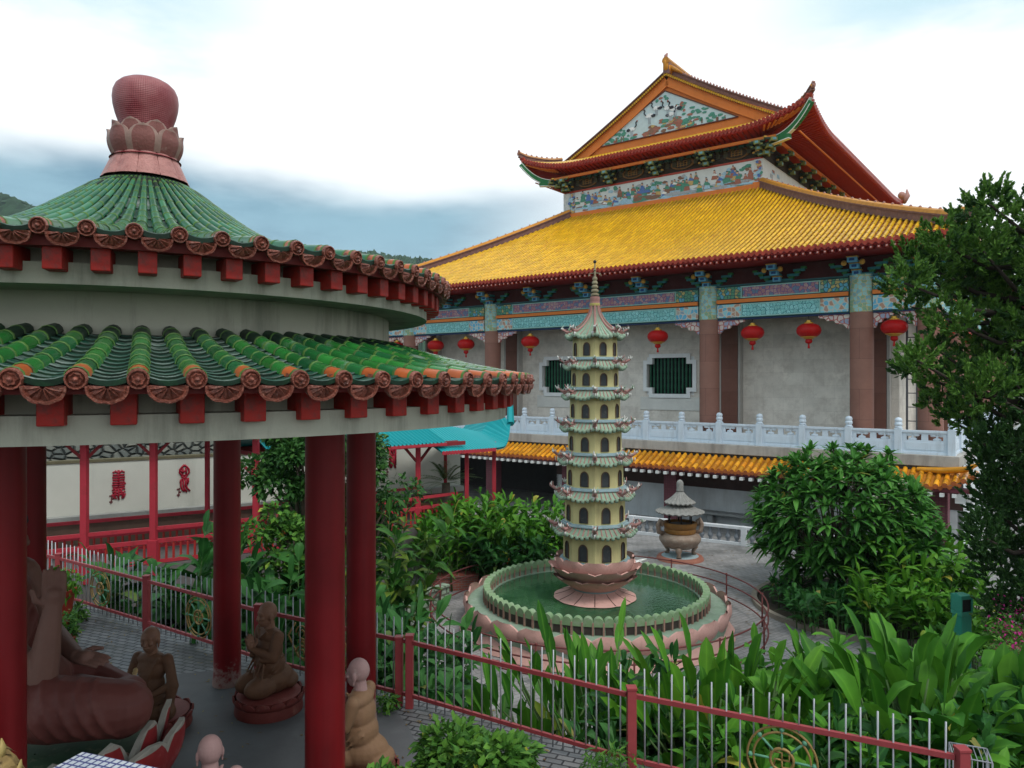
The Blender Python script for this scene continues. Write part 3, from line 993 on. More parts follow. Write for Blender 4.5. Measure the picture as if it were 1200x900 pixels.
# soffit of the main eave, red boards, white painted rafter ends
q = MB()
P0 = [front_pt(x, 0) for x in [XE * (-1 + i / 30) for i in range(61)]]
q.grid([[(p[0], p[1], p[2] - .05) for p in P0], [(p[0], p[1] + .02, p[2] - .16) for p in P0], [(p[0] * .985, p[1] + .22, p[2] - .17) for p in P0], [(p[0] * .985, p[1] + .24, p[2] - .30) for p in P0], [(p[0] * .93, .3, tz(5.4)) for p in P0]], 0)
for sg in (-1, 1):
    P1 = [side_pt(y, 0, sg) for y in [SE0 + (SE1 - SE0) * i / 30 for i in range(31)]]
    q.grid([[(p[0], p[1], p[2] - .05) for p in P1], [(p[0], p[1], p[2] - .18) for p in P1], [(sg * 16.4, p[1], tz(5.4)) for p in P1]], 0)
q.build('eave_soffit', red_flat, roof, True, ang=30)
q = MB()
for k in range(122):
    x = -XE + .3 + (2 * XE - .6) * k / 121
    p = front_pt(x, 0)
    q.box((p[0], p[1] + .13, p[2] - .235), (.11, .26, .11), mi=0)
    q.box((p[0], p[1] - .002, p[2] - .235), (.06, .012, .06), mi=1)
q.build('painted_rafter_ends', [red_eave, M('pink painted end', (.55, .33, .30))], roof)
# hip ridges
def ridge_strip(path, wd, h, name, parent, beads=.45, bead_r=.07):
    q = MB()
    q.v = []
    for i in range(len(path) - 1):
        a, b = Vector(path[i]), Vector(path[i + 1])
        q.bar(a + Vector((0, 0, h * .35)), b + Vector((0, 0, h * .35)), wd, h * .7, 0)
        q.bar(a + Vector((0, 0, h * .72)), b + Vector((0, 0, h * .72)), wd * 1.35, h * .12, 0)
    pts = [Vector(p) + Vector((0, 0, h * .80)) for p in path]
    q.tube(pts, wd * .55, 8, 1)
    L_ = 0
    for i in range(len(path) - 1):
        a, b = pts[i], pts[i + 1]
        n = max(1, int((b - a).length / beads))
        for k in range(n):
            p = a.lerp(b, k / n) + Vector((0, 0, wd * .5))
            q.ball(p, (bead_r, bead_r, bead_r * 1.3), 6, 4, 2)
    return q.build(name, [ridge_m, ridge_y, pink_b], parent, True, ang=40)
for sx in (-1, 1):
    path = []
    for i in range(15):
        v = i / 14
        path.append((sx * (XE + (XF - XE) * v), SE0 + (SF0 - SE0) * v, roof_z(v, 0)))
    path[0] = (path[0][0] + sx * .3, path[0][1] - .3, path[0][2] + .25)
    ridge_strip(path, .34, .50, 'hip_ridge', roof)
    path = [(sx * (XE + (XF - XE) * v), SE1 + (SF1 - SE1) * v, roof_z(v, 0)) for v in (0, .25, .5, .75, 1)]
    ridge_strip(path, .34, .62, 'hip_ridge', roof)
# ---- terrace floor slab of the porch
q = MB(); q.box2((-17.35, -1.1, tz(-3.37)), (17.35, 41, tz(-2.93)))
q.build('porch_slab', slab_g, temple, bevel=.02)
# ---- columns
CX = [-16.2, -13.6, -6.75, 6.75, 13.6, 16.2]
q = MB()
q.lathe([(.62, 0), (.62, .18), (.5, .26), (.475, .34), (.475, 5.92)], 28)
cpt = q.build('column', col_b, temple, True, ang=40, loc=(CX[0], 0, tz(-2.93)))
q2 = MB(); q2.lathe([(.485, 5.90), (.5, 5.94), (.485, 5.98), (.485, 7.36), (.5, 7.4), (.5, 7.5)], 28)
cth = q2.build('painted_head', col_top, cpt, True, ang=40)
sides_y = [6.6, 13.2, 19.8, 26.4, 33, 39.6]
for i, (x, y) in enumerate([(x, 0) for x in CX[1:]] + [(sg * 16.2, y) for sg in (1, -1) for y in sides_y]):
    o = copy_tree(cpt, temple); o.location = (x, y, tz(-2.93))
# ---- painted beams between the columns
def beam(x0, x1, y, along_y=False, sg=1):
    z0, z1, z2, z3 = tz(2.98), tz(3.70), tz(3.88), tz(4.5)
    L_ = x1 - x0
    e = min(1.25, L_ * .25)
    q = MB()
    def bx(a, b, za, zb, ya, yb, mi):
        if along_y: q.box2((sg * 16.2 + ya * -sg * -1 if False else sg * 16.2 - sg * ya, a, za), (sg * 16.2 - sg * yb, b, zb), mi)
        else: q.box2((a, y + ya, za), (b, y + yb, zb), mi)
    bx(x0, x1, z0, z3, -.20, .24, 0)
    ls = -.235
    if L_ > 3:
        bx(x0 + e, x1 - e, z2 + .06, z3 - .06, ls - .02, -.19, 1)
        bx(x0 + e * .95, x1 - e * .95, z0 + .07, z1 - .07, ls - .02, -.19, 2)
    bx(x0, x0 + e - .05 if L_ > 3 else x1, z2 + .04, z3 - .04, ls, -.18, 3)
    bx(x0, x0 + e - .08 if L_ > 3 else x1, z0 + .05, z1 - .05, ls, -.18, 4)
    if L_ > 3:
        bx(x1 - e + .05, x1, z2 + .04, z3 - .04, ls, -.18, 3)
        bx(x1 - e + .08, x1, z0 + .05, z1 - .05, ls, -.18, 4)
        # pale borders
        for za, zb, mm in ((z2 + .06, z3 - .06, 5), (z0 + .07, z1 - .07, 5)):
            for zz in (za, zb):
                bx(x0 + e * .95 - .03, x1 - e * .95 + .03, zz - .025, zz + .025, ls - .035, -.19, mm)
            for xx in (x0 + e * .95, x1 - e * .95):
                bx(xx - .025, xx + .025, za, zb, ls - .033, -.19, mm)
    bx(x0, x1, z1 + .005, z2 - .005, -.32, .24, 6)
    bx(x0, x1, z3 + .002, z3 + .07, -.30, .24, 0)
    bx(x0, x1, z0 - .06, z0 - .002, -.16, .2, 7)
    return q.build('painted_beam', [M('dark blue green beam', (.03, .10, .11), var=.3), beam_purple, beam_teal, beam_green, beam_blue, M('pale turquoise border', (.30, .52, .48), var=.2), orange_p, M('blue soffit paint', (.03, .05, .13), var=.3)], temple)
for a, b in zip(CX, CX[1:]):
    beam(a + .48, b - .48, 0)
for sg in (1, -1):
    ys = [0] + sides_y
    for a, b in zip(ys, ys[1:]):
        beam(a + .48, b - .48, 0, True, sg)
# carved spandrels under the beams beside each column
def spandrel(x, y, d, L_=1.25):
    q = MB()
    z = tz(2.92)
    pts = [(0, 0), (L_, 0), (L_ * .97, -.12), (L_ * .8, -.13), (L_ * .72, -.26), (L_ * .5, -.25), (L_ * .42, -.4), (L_ * .2, -.42), (.1, -.62), (0, -.62)]
    q.prism([(x + d * px_, z + pz_) for px_, pz_ in pts], y - .09, y + .05)
    q.build('carved_spandrel', carv, temple)
for a, b in zip(CX, CX[1:]):
    L_ = 1.3 if b - a > 3 else .8
    spandrel(a + .48, 0, 1, L_); spandrel(b - .48, 0, -1, L_)
# brackets under the main eave
q = MB()
for k, (yy, zz, wd) in enumerate(((-.35, 4.62, .34), (-.75, 4.86, .36), (-1.15, 5.08, .38))):
    q.box((0, yy / 2, zz), (wd * .6, abs(yy) + .2, .13), mi=0)
    q.box((0, yy, zz + .02), (wd, .26, .20), mi=1)
    q.box((0, yy - .135, zz + .02), (wd * .55, .02, .11), mi=2)
    q.box((0, yy, zz + .14), (wd * 1.2, .3, .05), mi=3)
for sg in (-1, 1):
    for i in range(3):
        q.box((sg * (.35 + .27 * i), -.05, 4.62 + .2 * i), (.5, .16, .11), mi=0)
        q.box((sg * (.55 + .27 * i), -.05, 4.72 + .2 * i), (.22, .2, .10), mi=4)
    q.ball((sg * .36, -1.05, 5.0), .12, 8, 6, 3)
bk = q.build('eave_bracket', [teal, teal2, M('deep blue inset', (.02, .07, .2)), gold_p, grn_p], temple, bevel=.01, loc=(0, 0, E))
BX = [3.37 * k for k in range(-4, 5)] + [16.2, -16.2]
for x in BX:
    if x == 0: continue
    o = bk.copy(); C.objects.link(o); o.parent = temple; o.location = (x, 0, E)
for y in [3.3 * k for k in range(1, 12)]:
    o = bk.copy(); C.objects.link(o); o.parent = temple; o.location = (16.2, y, E); o.rotation_euler = (0, 0, R(90))
# upper wall under the brackets (dark red panels)
q = MB(); q.box2((-16.2, .05, tz(4.57)), (16.2, .2, tz(5.35)))
q.box2((16.05, 0, tz(4.57)), (16.2, 40, tz(5.35))); q.box2((-16.2, 0, tz(4.57)), (-16.05, 40, tz(5.35)))
q.build('bracket_wall', M('dark maroon panel', (.085, .022, .02), rough=.7, var=.4, vs=2, stain=(.04, .10, .10), sa=.5, ss=4, sth=.58), temple)
# ---- cella wall, pilasters, windows
q = MB()
wins = (-3.5, 3.5)
WZ0, WZ1, WHW = tz(-.72), tz(1.33), 1.38
y0w, y1w = 2.5, 2.9
xs = [-14.6, -3.5 - WHW, -3.5 + WHW, 3.5 - WHW, 3.5 + WHW, 14.6]
for i in range(5):
    if i in (1, 3):
        q.box2((xs[i], y0w, tz(-2.93)), (xs[i + 1], y1w, WZ0)); q.box2((xs[i], y0w, WZ1), (xs[i + 1], y1w, tz(5.3)))
    else:
        q.box2((xs[i], y0w, tz(-2.93)), (xs[i + 1], y1w, tz(5.3)))
q.box2((14.2, y1w, tz(-2.93)), (14.6, 38, tz(5.3))); q.box2((-14.6, y1w, tz(-2.93)), (-14.2, 38, tz(5.3)))
q.build('wall', wall_g, temple)
q = MB(); q.box2((-14.5, 2.6, tz(4.6)), (14.5, 38, tz(4.8))); q.box2((-16.2, .3, tz(4.8)), (16.2, 2.6, tz(4.95))); q.build('porch_ceiling', red_flat, temple)
pilm = Mbrick('brown pilaster facing', (.19, .085, .063), (.215, .10, .076), (.12, .055, .045), 2.0, 1.2, .006, axes='XZY', rough=.5, var=.25)
q = MB(); q.box2((-.42, -.45, 0), (.42, 0, 7.9)); q.box2((-.5, -.47, 0), (.5, 0, .3)); q.box2((-.56, -.43, .3), (-.44, 0, 7.8), 1); q.box2((.44, -.43, .3), (.56, 0, 7.8), 1)
pil = q.build('pilaster', [pilm, M('pale reveal', (.42, .40, .37), var=.2)], temple, loc=(-13.75, 2.5, tz(-2.93)))
for x in (-6.95, 6.95, 13.75):
    o = pil.copy(); C.objects.link(o); o.parent = temple; o.location = (x, 2.5, tz(-2.93))
# big pale panel under the windows
for x in wins:
    q = MB(); q.box2((x - 1.75, 2.44, tz(-1.55)), (x + 1.75, 2.5, WZ0 - .12)); q.build('dado_panel', M('pale marble dado', (.66, .65, .61), rough=.5, var=.2, vs=1.5), temple, bevel=.01)
    hw, h0, h1, c = WHW, WZ0, WZ1, .34
    def notch(hw, za, zb, c):
        return [(x - hw + c, za), (x + hw - c, za), (x + hw - c, za + c), (x + hw, za + c), (x + hw, zb - c), (x + hw - c, zb - c), (x + hw - c, zb), (x - hw + c, zb), (x - hw + c, zb - c), (x - hw, zb - c), (x - hw, za + c), (x - hw + c, za + c)]
    outer = notch(hw + .16, h0 - .16, h1 + .16, .34); inner = notch(hw - .05, h0 + .05, h1 - .05, .34)
    q = MB()
    n = 12
    yy0, yy1 = 2.36, 2.62
    vsn = [(p[0], yy0, p[1]) for p in outer] + [(p[0], yy0, p[1]) for p in inner] + [(p[0], yy1, p[1]) for p in outer] + [(p[0], yy1, p[1]) for p in inner]
    fs = []
    for i in range(n):
        j = (i + 1) % n
        fs += [(i, j, n + j, n + i), (i, 2 * n + i, 2 * n + j, j), (n + i, n + j, 3 * n + j, 3 * n + i)]
    q.add(vsn, fs)
    # corner fillers between the notched opening and the square hole
    for sx in (-1, 1):
        for (za, zb) in ((h0 - .01, h0 + .38), (h1 - .38, h1 + .01)):
            q.box2((x + sx * (hw + .01), 2.52, za), (x + sx * (hw - .30), 2.6, zb))
    wf = q.build('window', M('white marble frame', (.78, .79, .79), rough=.45, var=.12), temple)
    q = MB(); q.box2((x - hw, 2.86, h0), (x + hw, 2.9, h1)); q.build('pane', M('dark window interior', (.006, .012, .011), rough=.25), wf)
    q = MB()
    for k in range(13):
        xx = x - hw + .12 + (2 * hw - .24) * k / 12
        q.tube([(xx, 2.72, h0 + .02 + (h1 - h0 - .04) * i / 9) for i in range(10)], [.042 if i % 2 else .055 for i in range(10)], 6)
    q.build('bamboo_bars', M('green ceramic bamboo', (.02, .13, .07), rough=.3, var=.3, vs=8), wf, True)
# rib posts/ladder in the right side bay are left; side wall door recess
q = MB(); q.box2((15.3, 2.4, tz(-2.93)), (15.45, 2.55, tz(4.6))); q.box2((14.9, 2.4, tz(-2.93)), (14.98, 2.5, tz(4.6)))
for k in range(10): q.box2((14.98, 2.43, tz(-2.4 + .62 * k)), (15.3, 2.48, tz(-2.36 + .62 * k)))
q.build('iron_ladder', M('grey iron', (.12, .12, .13), rough=.5), temple)

# ---- the upper storey
q = MB(); q.box2((-XF, SF0, tz(10.6)), (XF, SF1, tz(13.95)))
ub = q.build('upper_storey', M('painted upper wall', (.55, .55, .53), rough=.6), temple)
q = MB()
q.box2((-XF - .06, SF0 - .07, tz(11.12)), (XF + .06, SF0, tz(11.42)), 0)       # orange base strip
q.box2((-XF - .05, SF0 - .06, tz(12.80)), (XF + .05, SF0, tz(12.92)), 1)
q.box2((-XF - .06, SF0 - .06, tz(11.12)), (-XF, SF1, tz(11.42)), 0); q.box2((XF, SF0 - .06, tz(11.12)), (XF + .06, SF1, tz(11.42)), 0)
for sg in (-1, 1):
    q.box2((sg * XF - .45, SF0 - .09, tz(11.42)), (sg * XF + .05, SF0, tz(12.80)), 2)
    q.box2((sg * XF - .5, SF0 - .13, tz(11.0)), (sg * XF + .1, SF0 + .4, tz(11.5)), 0)
q.box2((-XF + .45, SF0 - .03, tz(11.42)), (XF - .45, SF0, tz(12.80)), 3)
q.box2((XF, SF0, tz(11.42)), (XF + .03, SF1, tz(12.80)), 3)
q.build('frieze', [orange_p, red_eave, M('white mosaic corner', (.60, .62, .62), var=.2, vs=8, stain=(.12, .28, .40), sa=.7, ss=5, sth=.52), M('white porcelain frieze ground', (.62, .66, .67), rough=.4, var=.15, vs=3)], ub)
# mosaic relief: robed figures, trees, water
relc = [M('mosaic ' + n_, c_, rough=.4, var=.5, vs=12) for n_, c_ in (('blue', (.09, .17, .42)), ('green', (.08, .26, .19)), ('russet', (.34, .13, .09)), ('ochre', (.52, .36, .14)), ('sky blue', (.33, .52, .66)), ('brown', (.22, .12, .08)), ('skin', (.60, .38, .28)), ('dark', (.03, .03, .04)), ('white', (.75, .76, .76)), ('grey', (.35, .38, .42)))]
def blob(q, cx, cz, rx, rz, y0, y1, mi, n=9, jit=.25):
    ph = random.random() * 6
    q.prism([(cx + rx * cos(2 * PI * i / n + ph) * random.uniform(1 - jit, 1 + jit), cz + rz * sin(2 * PI * i / n + ph) * random.uniform(1 - jit, 1 + jit)) for i in range(n)], y0, y1, mi)
q = MB()
yf = SF0 - .03
rs = random.Random(3)
random.seed(3)
for k in range(80):      # wavy water and rocks
    x = random.uniform(-XF + .6, XF - .6)
    blob(q, x, tz(11.5 + random.random() * .25), random.uniform(.25, .7), random.uniform(.05, .16), yf - .02 - k * .0003, yf, random.choice([4, 4, 4, 5, 1, 9]))
for k in range(44):
    x = -XF + .6 + (2 * XF - 1.2) * (k + random.uniform(-.5, .5) + .5) / 44
    z = tz(11.47 + random.choice([0, .1, .2, .35, .5, .6]))
    h = random.uniform(.45, .78)
    mi = random.choice([0, 0, 1, 1, 2, 3, 4, 2, 5])
    yy = yf - .035 - (k % 7) * .002
    q.prism([(x - .2, z), (x + .22, z), (x + .13, z + h * .5), (x + .07, z + h * .75), (x - .07, z + h * .75), (x - .12, z + h * .45)], yy, yf, mi)
    q.prism([(x - .16, z + h * .42), (x - .05, z + h * .7), (x + .2, z + h * .5), (x + .16, z + h * .36)], yy - .008, yf, random.choice([0, 1, 2, 3, 8]))
    blob(q, x, z + h * .86, .06, .075, yy - .01, yf, 6, 7, .1)
    blob(q, x, z + h * .97, .05, .04, yy - .012, yf, 7, 6, .1)
for sg in (-1, 1):
    for k in range(22):
        blob(q, sg * (XF - .2) + random.uniform(-.18, .18), tz(11.5 + 1.2 * k / 22), random.uniform(.06, .16), random.uniform(.05, .12), SF0 - .12 - .0004 * k, SF0 - .09, random.choice([0, 1, 4, 4, 3, 9, 2]))
for k in range(30):
    x = random.uniform(-XF + .6, XF - .6)
    z = tz(11.9 + random.random() * .75)
    for _ in range(4):
        blob(q, x + random.uniform(-.25, .25), z + random.uniform(-.12, .12), .16, .1, yf - .02 - random.random() * .01, yf, random.choice([1, 1, 4, 9, 5]))
q.build('mosaic_relief', relc, ub)
# side wall mosaic (seen at a slant)
q = MB()
for k in range(40):
    y = random.uniform(SF0 + .3, SF1 - .5); z = tz(11.5 + random.random() * 1.0)
    q.box((XF + .04, y, z), (.03, random.uniform(.15, .5), random.uniform(.1, .3)), mi=random.choice([0, 1, 2, 4, 4, 9]))
q.build('side_mosaic_relief', relc, ub)
# dark bracket band with gilt medallions
q = MB(); q.box2((-XF - .04, SF0 - .05, tz(12.92)), (XF + .04, SF0, tz(13.9))); q.box2((XF, SF0 - .02, tz(12.92)), (XF + .04, SF1, tz(13.9))); q.build('bracket_band', dark_rec, ub)
for x in (-5.1, -1.7, 1.7, 5.1):
    q = MB()
    yb = SF0 - .05
    pts = [(x + .78 * cos(2 * PI * i / 20), tz(13.36) + .34 * sin(2 * PI * i / 20)) for i in range(20)]
    q.prism(pts, yb - .06, yb, 0)
    q.prism([(x + (p[0] - x) * .8, tz(13.36) + (p[1] - tz(13.36)) * .8) for p in pts], yb - .075, yb - .06, 1)
    for xx in (-.3, -.1, .1, .3): q.box((x + xx, yb - .08, tz(13.36)), (.05, .02, .34), mi=2)
    for zz in (-.12, .02, .14): q.box((x, yb - .084, tz(13.36) + zz), (.7, .02, .035), mi=2)
    q.build('gilt_medallion', [M('dull bronze paint', (.16, .085, .03), var=.4, vs=8), dark_rec, M('dull gilt', (.22, .115, .03), var=.3)], ub)
q = MB()
q.box((0, -.09, -.18), (.24, .09, .3), mi=0); q.box((0, -.13, .0), (.15, .2, .12), mi=0); q.box((.04, -.14, .13), (.30, .22, .14), mi=1)
sb = q.build('small_bracket', [M('dark olive bracket', (.06, .06, .035), var=.4), M('dull teal bracket', (.03, .09, .085), var=.4)], ub, loc=(-6.3, SF0, tz(13.55)))
for i in range(1, 28):
    o = sb.copy(); C.objects.link(o); o.parent = ub; o.location = (-6.3 + .467 * i, SF0, tz(13.55))
ubk_m = [M('dark bracket body', (.04, .075, .06), var=.4, vs=8), M('yellow green bracket face', (.20, .24, .09), var=.5, vs=12), M('pale blue inset', (.16, .36, .44)), gold_p, grn_p]
q = MB()
for k, (yy, zz) in enumerate(((-.30, 12.98), (-.62, 13.22), (-.95, 13.46))):
    q.box((0, yy / 2, zz), (.22, abs(yy) + .1, .14), mi=0)
    q.box((0, yy, zz + .04), (.34, .22, .22), mi=1)
    q.box((0, yy - .115, zz + .04), (.18, .02, .13), mi=2)
    for sg in (-1, 1):
        q.box((sg * .3, yy + .05, zz + .1), (.3, .12, .1), mi=0); q.box((sg * .42, yy + .05, zz + .17), (.14, .14, .1), mi=3 if k != 1 else 1)
bk2 = q.build('roof_bracket', ubk_m, ub, loc=(0, SF0, E), bevel=.012)
for x in (-6.8, -3.4, 3.4, 6.8):
    o = bk2.copy(); C.objects.link(o); o.parent = ub; o.location = (x * .97, SF0, E)
for y in [SF0 + 2.4 * k for k in range(0, 10)]:
    o = bk2.copy(); C.objects.link(o); o.parent = ub; o.location = (XF, y, E); o.rotation_euler = (0, 0, R(90))
for a in (R(45), R(-45)):
    o = bk2.copy(); C.objects.link(o); o.parent = ub; sg = 1 if a > 0 else -1
    o.location = (sg * XF, SF0, E); o.rotation_euler = (0, 0, a); o.scale = (1.1, 1.4, 1)

# ---- the upper roof
UX, US0, US1, UZ = 9.65, 6.75, 33.0, tz(14.34)
GX, GS, GZ = 7.75, 9.0, tz(15.25)        # foot of the gable
RZ = tz(19.75)
def ulift(d): return 1.0 * max(0, 1 - d / 4.6) ** 2.0
def ufront(x, v):
    half = UX + (GX - UX) * v
    return (x, US0 + (GS - US0) * v, UZ + (GZ - UZ) * v + ulift(max(0, half - abs(x))) * (1 - v) ** 1.5)
def uside(y, v, sg):      # v 0..1 eave to ridge
    x = UX * (1 - v)
    prof = UZ + (RZ - UZ) * (v * .86 + .14 * v * v)
    d = min(max(0, y - US0), max(0, US1 - y))
    return (sg * x, y, prof + ulift(d) * (.35 if y > 20 else 1) * max(0, 1 - v * 3) ** 1.5)
q, mt, mev = MB(), MB(), MB()
P = []
for v in [i / 5 for i in range(6)]:
    half = UX + (GX - UX) * v
    P.append([ufront(half * (-1 + i / 30), v) for i in range(61)])
q.grid(P, 0)
for sg in (-1, 1):
    ys = [US0 + (US1 - US0) * i / 60 for i in range(61)]
    vs_list = [0, .04, .08, .12, .16, .2]
    P = []
    for v in vs_list:
        P.append([uside(max(US0 + (GS - US0) * v / .2, min(US1 - (GS - US0) * v / .2, y)), v, sg) for y in ys])
    q.grid(P, 0)
    P = []
    for v in [.2 + .8 * i / 10 for i in range(11)]:
        P.append([uside(GS + .2 + (US1 - GS - 3.0) * i / 10, v, sg) for i in range(11)])
    q.grid(P, 0)
uroof = q.build('upper_roof', yel_pan, temple, True, ang=50)
nu = 84
for k in range(nu + 1):
    x = -UX + 2 * UX * k / nu
    vm = min(1, (UX - abs(x)) / (UX - GX))
    if vm > .02:
        for j in range(6):
            v0, v1 = vm * j / 6, vm * (j + 1) / 6
            P = []
            for v, qf in ((v0, 1.06), (v1, .95)):
                p = ufront(x, v)
                P.append([(p[0] - cos(PI * i / 4) * .08 * qf, p[1], p[2] + .02 + sin(PI * i / 4) * .08 * qf) for i in range(5)])
            mt.grid(P, 0)
    p = Vector(ufront(x, 0)) + Vector((0, -.05, .02))
    mev.tube([p + Vector((0, -.02, 0)), p + Vector((0, .25, .02))], .095, 8, 0)
    if k < nu:
        p = Vector(ufront(x + UX / nu, 0)) + Vector((0, -.02, 0))
        mev.prism([(p.x - .10, p.z + .03), (p.x + .10, p.z + .03), (p.x + .085, p.z - .10), (p.x, p.z - .2), (p.x - .085, p.z - .10)], p.y - .02, p.y + .02, 0)
for sg in (-1, 1):
    for k in range(110):
        y = US0 + (US1 - US0) * k / 109
        p = Vector(uside(y, 0, sg))
        mev.tube([p + Vector((sg * .04, 0, .02)), p + Vector((-sg * .25, 0, .05))], .085, 6, 0)
        p2 = Vector(uside(min(US1, y + .12), 0, sg))
        mev.box((p2.x, p2.y, p2.z - .07), (.04, .17, .2), mi=0)
        P = []
        v1 = .2 if GS < y < US1 - 2.4 else max(.01, .2 * min((y - US0), (US1 - y)) / (GS - US0))
        for v in [v1 * i / 5 for i in range(6)]:
            p = uside(y, min(.2, v), sg)
            P.append([(p[0], p[1] + cos(PI * i / 4) * .08, p[2] + .02 + sin(PI * i / 4) * .08) for i in range(5)])
        mt.grid(P, 0)
mt.build('cover_tile_rolls', yel, uroof, True, ang=50)
mev.build('eave_tile_ends', red_eave, uroof, True, ang=40)
# soffit: red boards with orange purlin, rafter ribs
q = MB()
nx = 60
P0 = [ufront(UX * (-1 + 2 * i / nx), 0) for i in range(nx + 1)]
def wallp(p): return (max(-XF, min(XF, p[0])), SF0 + .0, tz(13.88))
q.grid([[(p[0], p[1] + .01, p[2] - .06) for p in P0], [(p[0], p[1] + .03, p[2] - .22) for p in P0], [(p[0] * .99, p[1] + .12, p[2] - .24) for p in P0], [wallp(p) for p in P0]], 0)
for sg in (-1, 1):
    P1 = [uside(US0 + (US1 - US0) * i / 60, 0, sg) for i in range(61)]
    q.grid([[(p[0], p[1], p[2] - .06) for p in P1], [(p[0] - sg * .02, p[1], p[2] - .22) for p in P1], [(p[0] - sg * .12, p[1], p[2] - .25) for p in P1], [(sg * XF, max(SF0, min(SF1, p[1])), tz(13.88)) for p in P1]], 0)
    for k in range(100):
        y = US0 + .4 + (US1 - US0 - .8) * k / 99
        a = Vector(uside(y, 0, sg)) + Vector((-sg * .1, 0, -.27)); b = Vector((sg * XF, max(SF0, min(SF1, y)), tz(13.84)))
        q.bar(a, a.lerp(b, .8), .07, .07, 0)
    for k in range(9):
        pass
for k in range(60):
    x = -UX + .3 + (2 * UX - .6) * k / 59
    a = Vector(ufront(x, 0)) + Vector((0, .1, -.26)); b = Vector(wallp((x, 0)))
    q.bar(a, a.lerp(b, .7), .08, .07, 2)
    if abs(x) > UX - 2.6: q.bar(a, a.lerp(b, .35), .1, .10, 1)
# orange purlins
for yy, zz in ((-.75, 13.72),):
    q.bar((-7.6, SF0 + yy, tz(zz)), (7.6, SF0 + yy, tz(zz)), .14, .16, 1)
for sg in (-1, 1):
    q.bar((sg * (XF + .9), SF0 - .8, tz(13.72)), (sg * (XF + .9), SF1, tz(13.72)), .14, .14, 1)
    q.bar((sg * (XF + 2.3), SF0 - .8, tz(13.74)), (sg * (XF + 2.3), SF1, tz(13.74)), .08, .06, 1)
q.build('eave_soffit', [M('bright red soffit', (.36, .028, .022), rough=.55, var=.2, vs=2), orange_p, M('dark red rafter', (.2, .02, .016), var=.3)], uroof)
# green and white curved corner horns under the tips
for sg in (-1, 1):
    q = MB()
    tip = Vector((sg * UX, US0, UZ + .95))
    inn = Vector((sg * (XF + .6), SF0 - .5, tz(13.55)))
    pts = []
    for i in range(11):
        v = i / 10
        p = inn.lerp(tip, v); p.z = inn.z + (tip.z - .28 - inn.z) * v ** 2.4
        pts.append(p)
    for i in range(10):
        q.bar(pts[i], pts[i + 1], .22, .34, 0); q.bar(pts[i] + Vector((0, 0, -.17)), pts[i + 1] + Vector((0, 0, -.17)), .25, .05, 1)
        q.bar(pts[i] + Vector((0, 0, .17)), pts[i + 1] + Vector((0, 0, .17)), .25, .04, 1)
    e = pts[5]
    q.bar(e + Vector((0, 0, -.3)), inn + Vector((0, 0, -.1)), .26, .22, 0); q.bar(e + Vector((0, 0, -.44)), inn + Vector((0, 0, -.24)), .28, .05, 1)
    q.build('corner_horn', [M('green horn paint', (.03, .17, .06), var=.3), white_p], uroof)
    # small ridge on the hip with figures
    path = []
    for i in range(9):
        v = i / 8
        half = UX + (GX - UX) * v
        path.append((sg * half, US0 + (GS - US0) * v, ufront(half, v)[2] + .02))
    path[0] = (path[0][0] + sg * .12, path[0][1] - .12, path[0][2] + .15)
    ridge_strip(path, .24, .36, 'hip_ridge', uroof, .34, .085)
    q = MB(); p = Vector(path[0])
    q.tube([p + Vector((0, 0, .15)), p + Vector((sg * .05, -.05, .26)), p + Vector((sg * .02, -.02, .38))], [.11, .07, .03], 7, 0)
    for k in range(3): q.ball(p + Vector((random.uniform(-.1, .1), random.uniform(-.1, .1), .25 + .07 * k)), .07, 6, 4, 0)
    q.build('ridge_finial', pink_b, uroof, True)
    # rear corner ornament
    p = Vector(uside(US1, 0, sg)); q = MB()
    q.tube([p, p + Vector((sg * .3, .3, .5)), p + Vector((sg * .25, .25, 1.0))], [.3, .2, .05], 7, 0); q.ball(p + Vector((0, -.5, .4)), .3, 8, 5, 0)
    q.build('ridge_finial', pink_b, uroof, True)
# gable wall with painted panel
gp = thing  # (alias, unused)
q = MB()
BZ = tz(14.7)
q.prism([(-GX, BZ), (GX, BZ), (GX - .1, BZ + .75), (0, tz(19.45)), (-GX + .1, BZ + .75)], GS + .55, GS + .85, 0)
gable = q.build('gable_wall', orange_p, temple)
tri = [(-5.3, tz(16.02)), (4.65, tz(16.02)), (-.15, tz(18.72))]
q = MB(); q.prism(tri, GS + .50, GS + .55, 0); q.build('painted_panel', M('pale sky mosaic ground', (.52, .62, .64), rough=.5, var=.15, vs=5), gable)
q = MB()
bt = .07
for a, b in ((0, 1), (1, 2), (2, 0)):
    q.bar((tri[a][0], GS + .49, tri[a][1]), (tri[b][0], GS + .49, tri[b][1]), .06, .07, 0, up=(0, 1, 0))
q.build('panel_border', M('brown border', (.13, .05, .04)), gable)
q = MB(); yq = GS + .50
def inside(x, z):
    if z < tz(16.1): return False
    f = (z - tz(16.02)) / 2.7
    return -5.3 + f * 5.15 + .3 < x < 4.65 - f * 4.8 - .3
random.seed(5)
for k in range(60):      # hill
    x = random.uniform(-1.6, 1.9); z = tz(16.1 + random.random() * max(.05, .85 - .12 * (x - .1) ** 2 * 2))
    if inside(x, z): blob(q, x, z, random.uniform(.12, .32), random.uniform(.06, .14), yq - .012 - .0003 * k, yq, random.choice([2, 5, 5, 2, 1, 3]), 8)
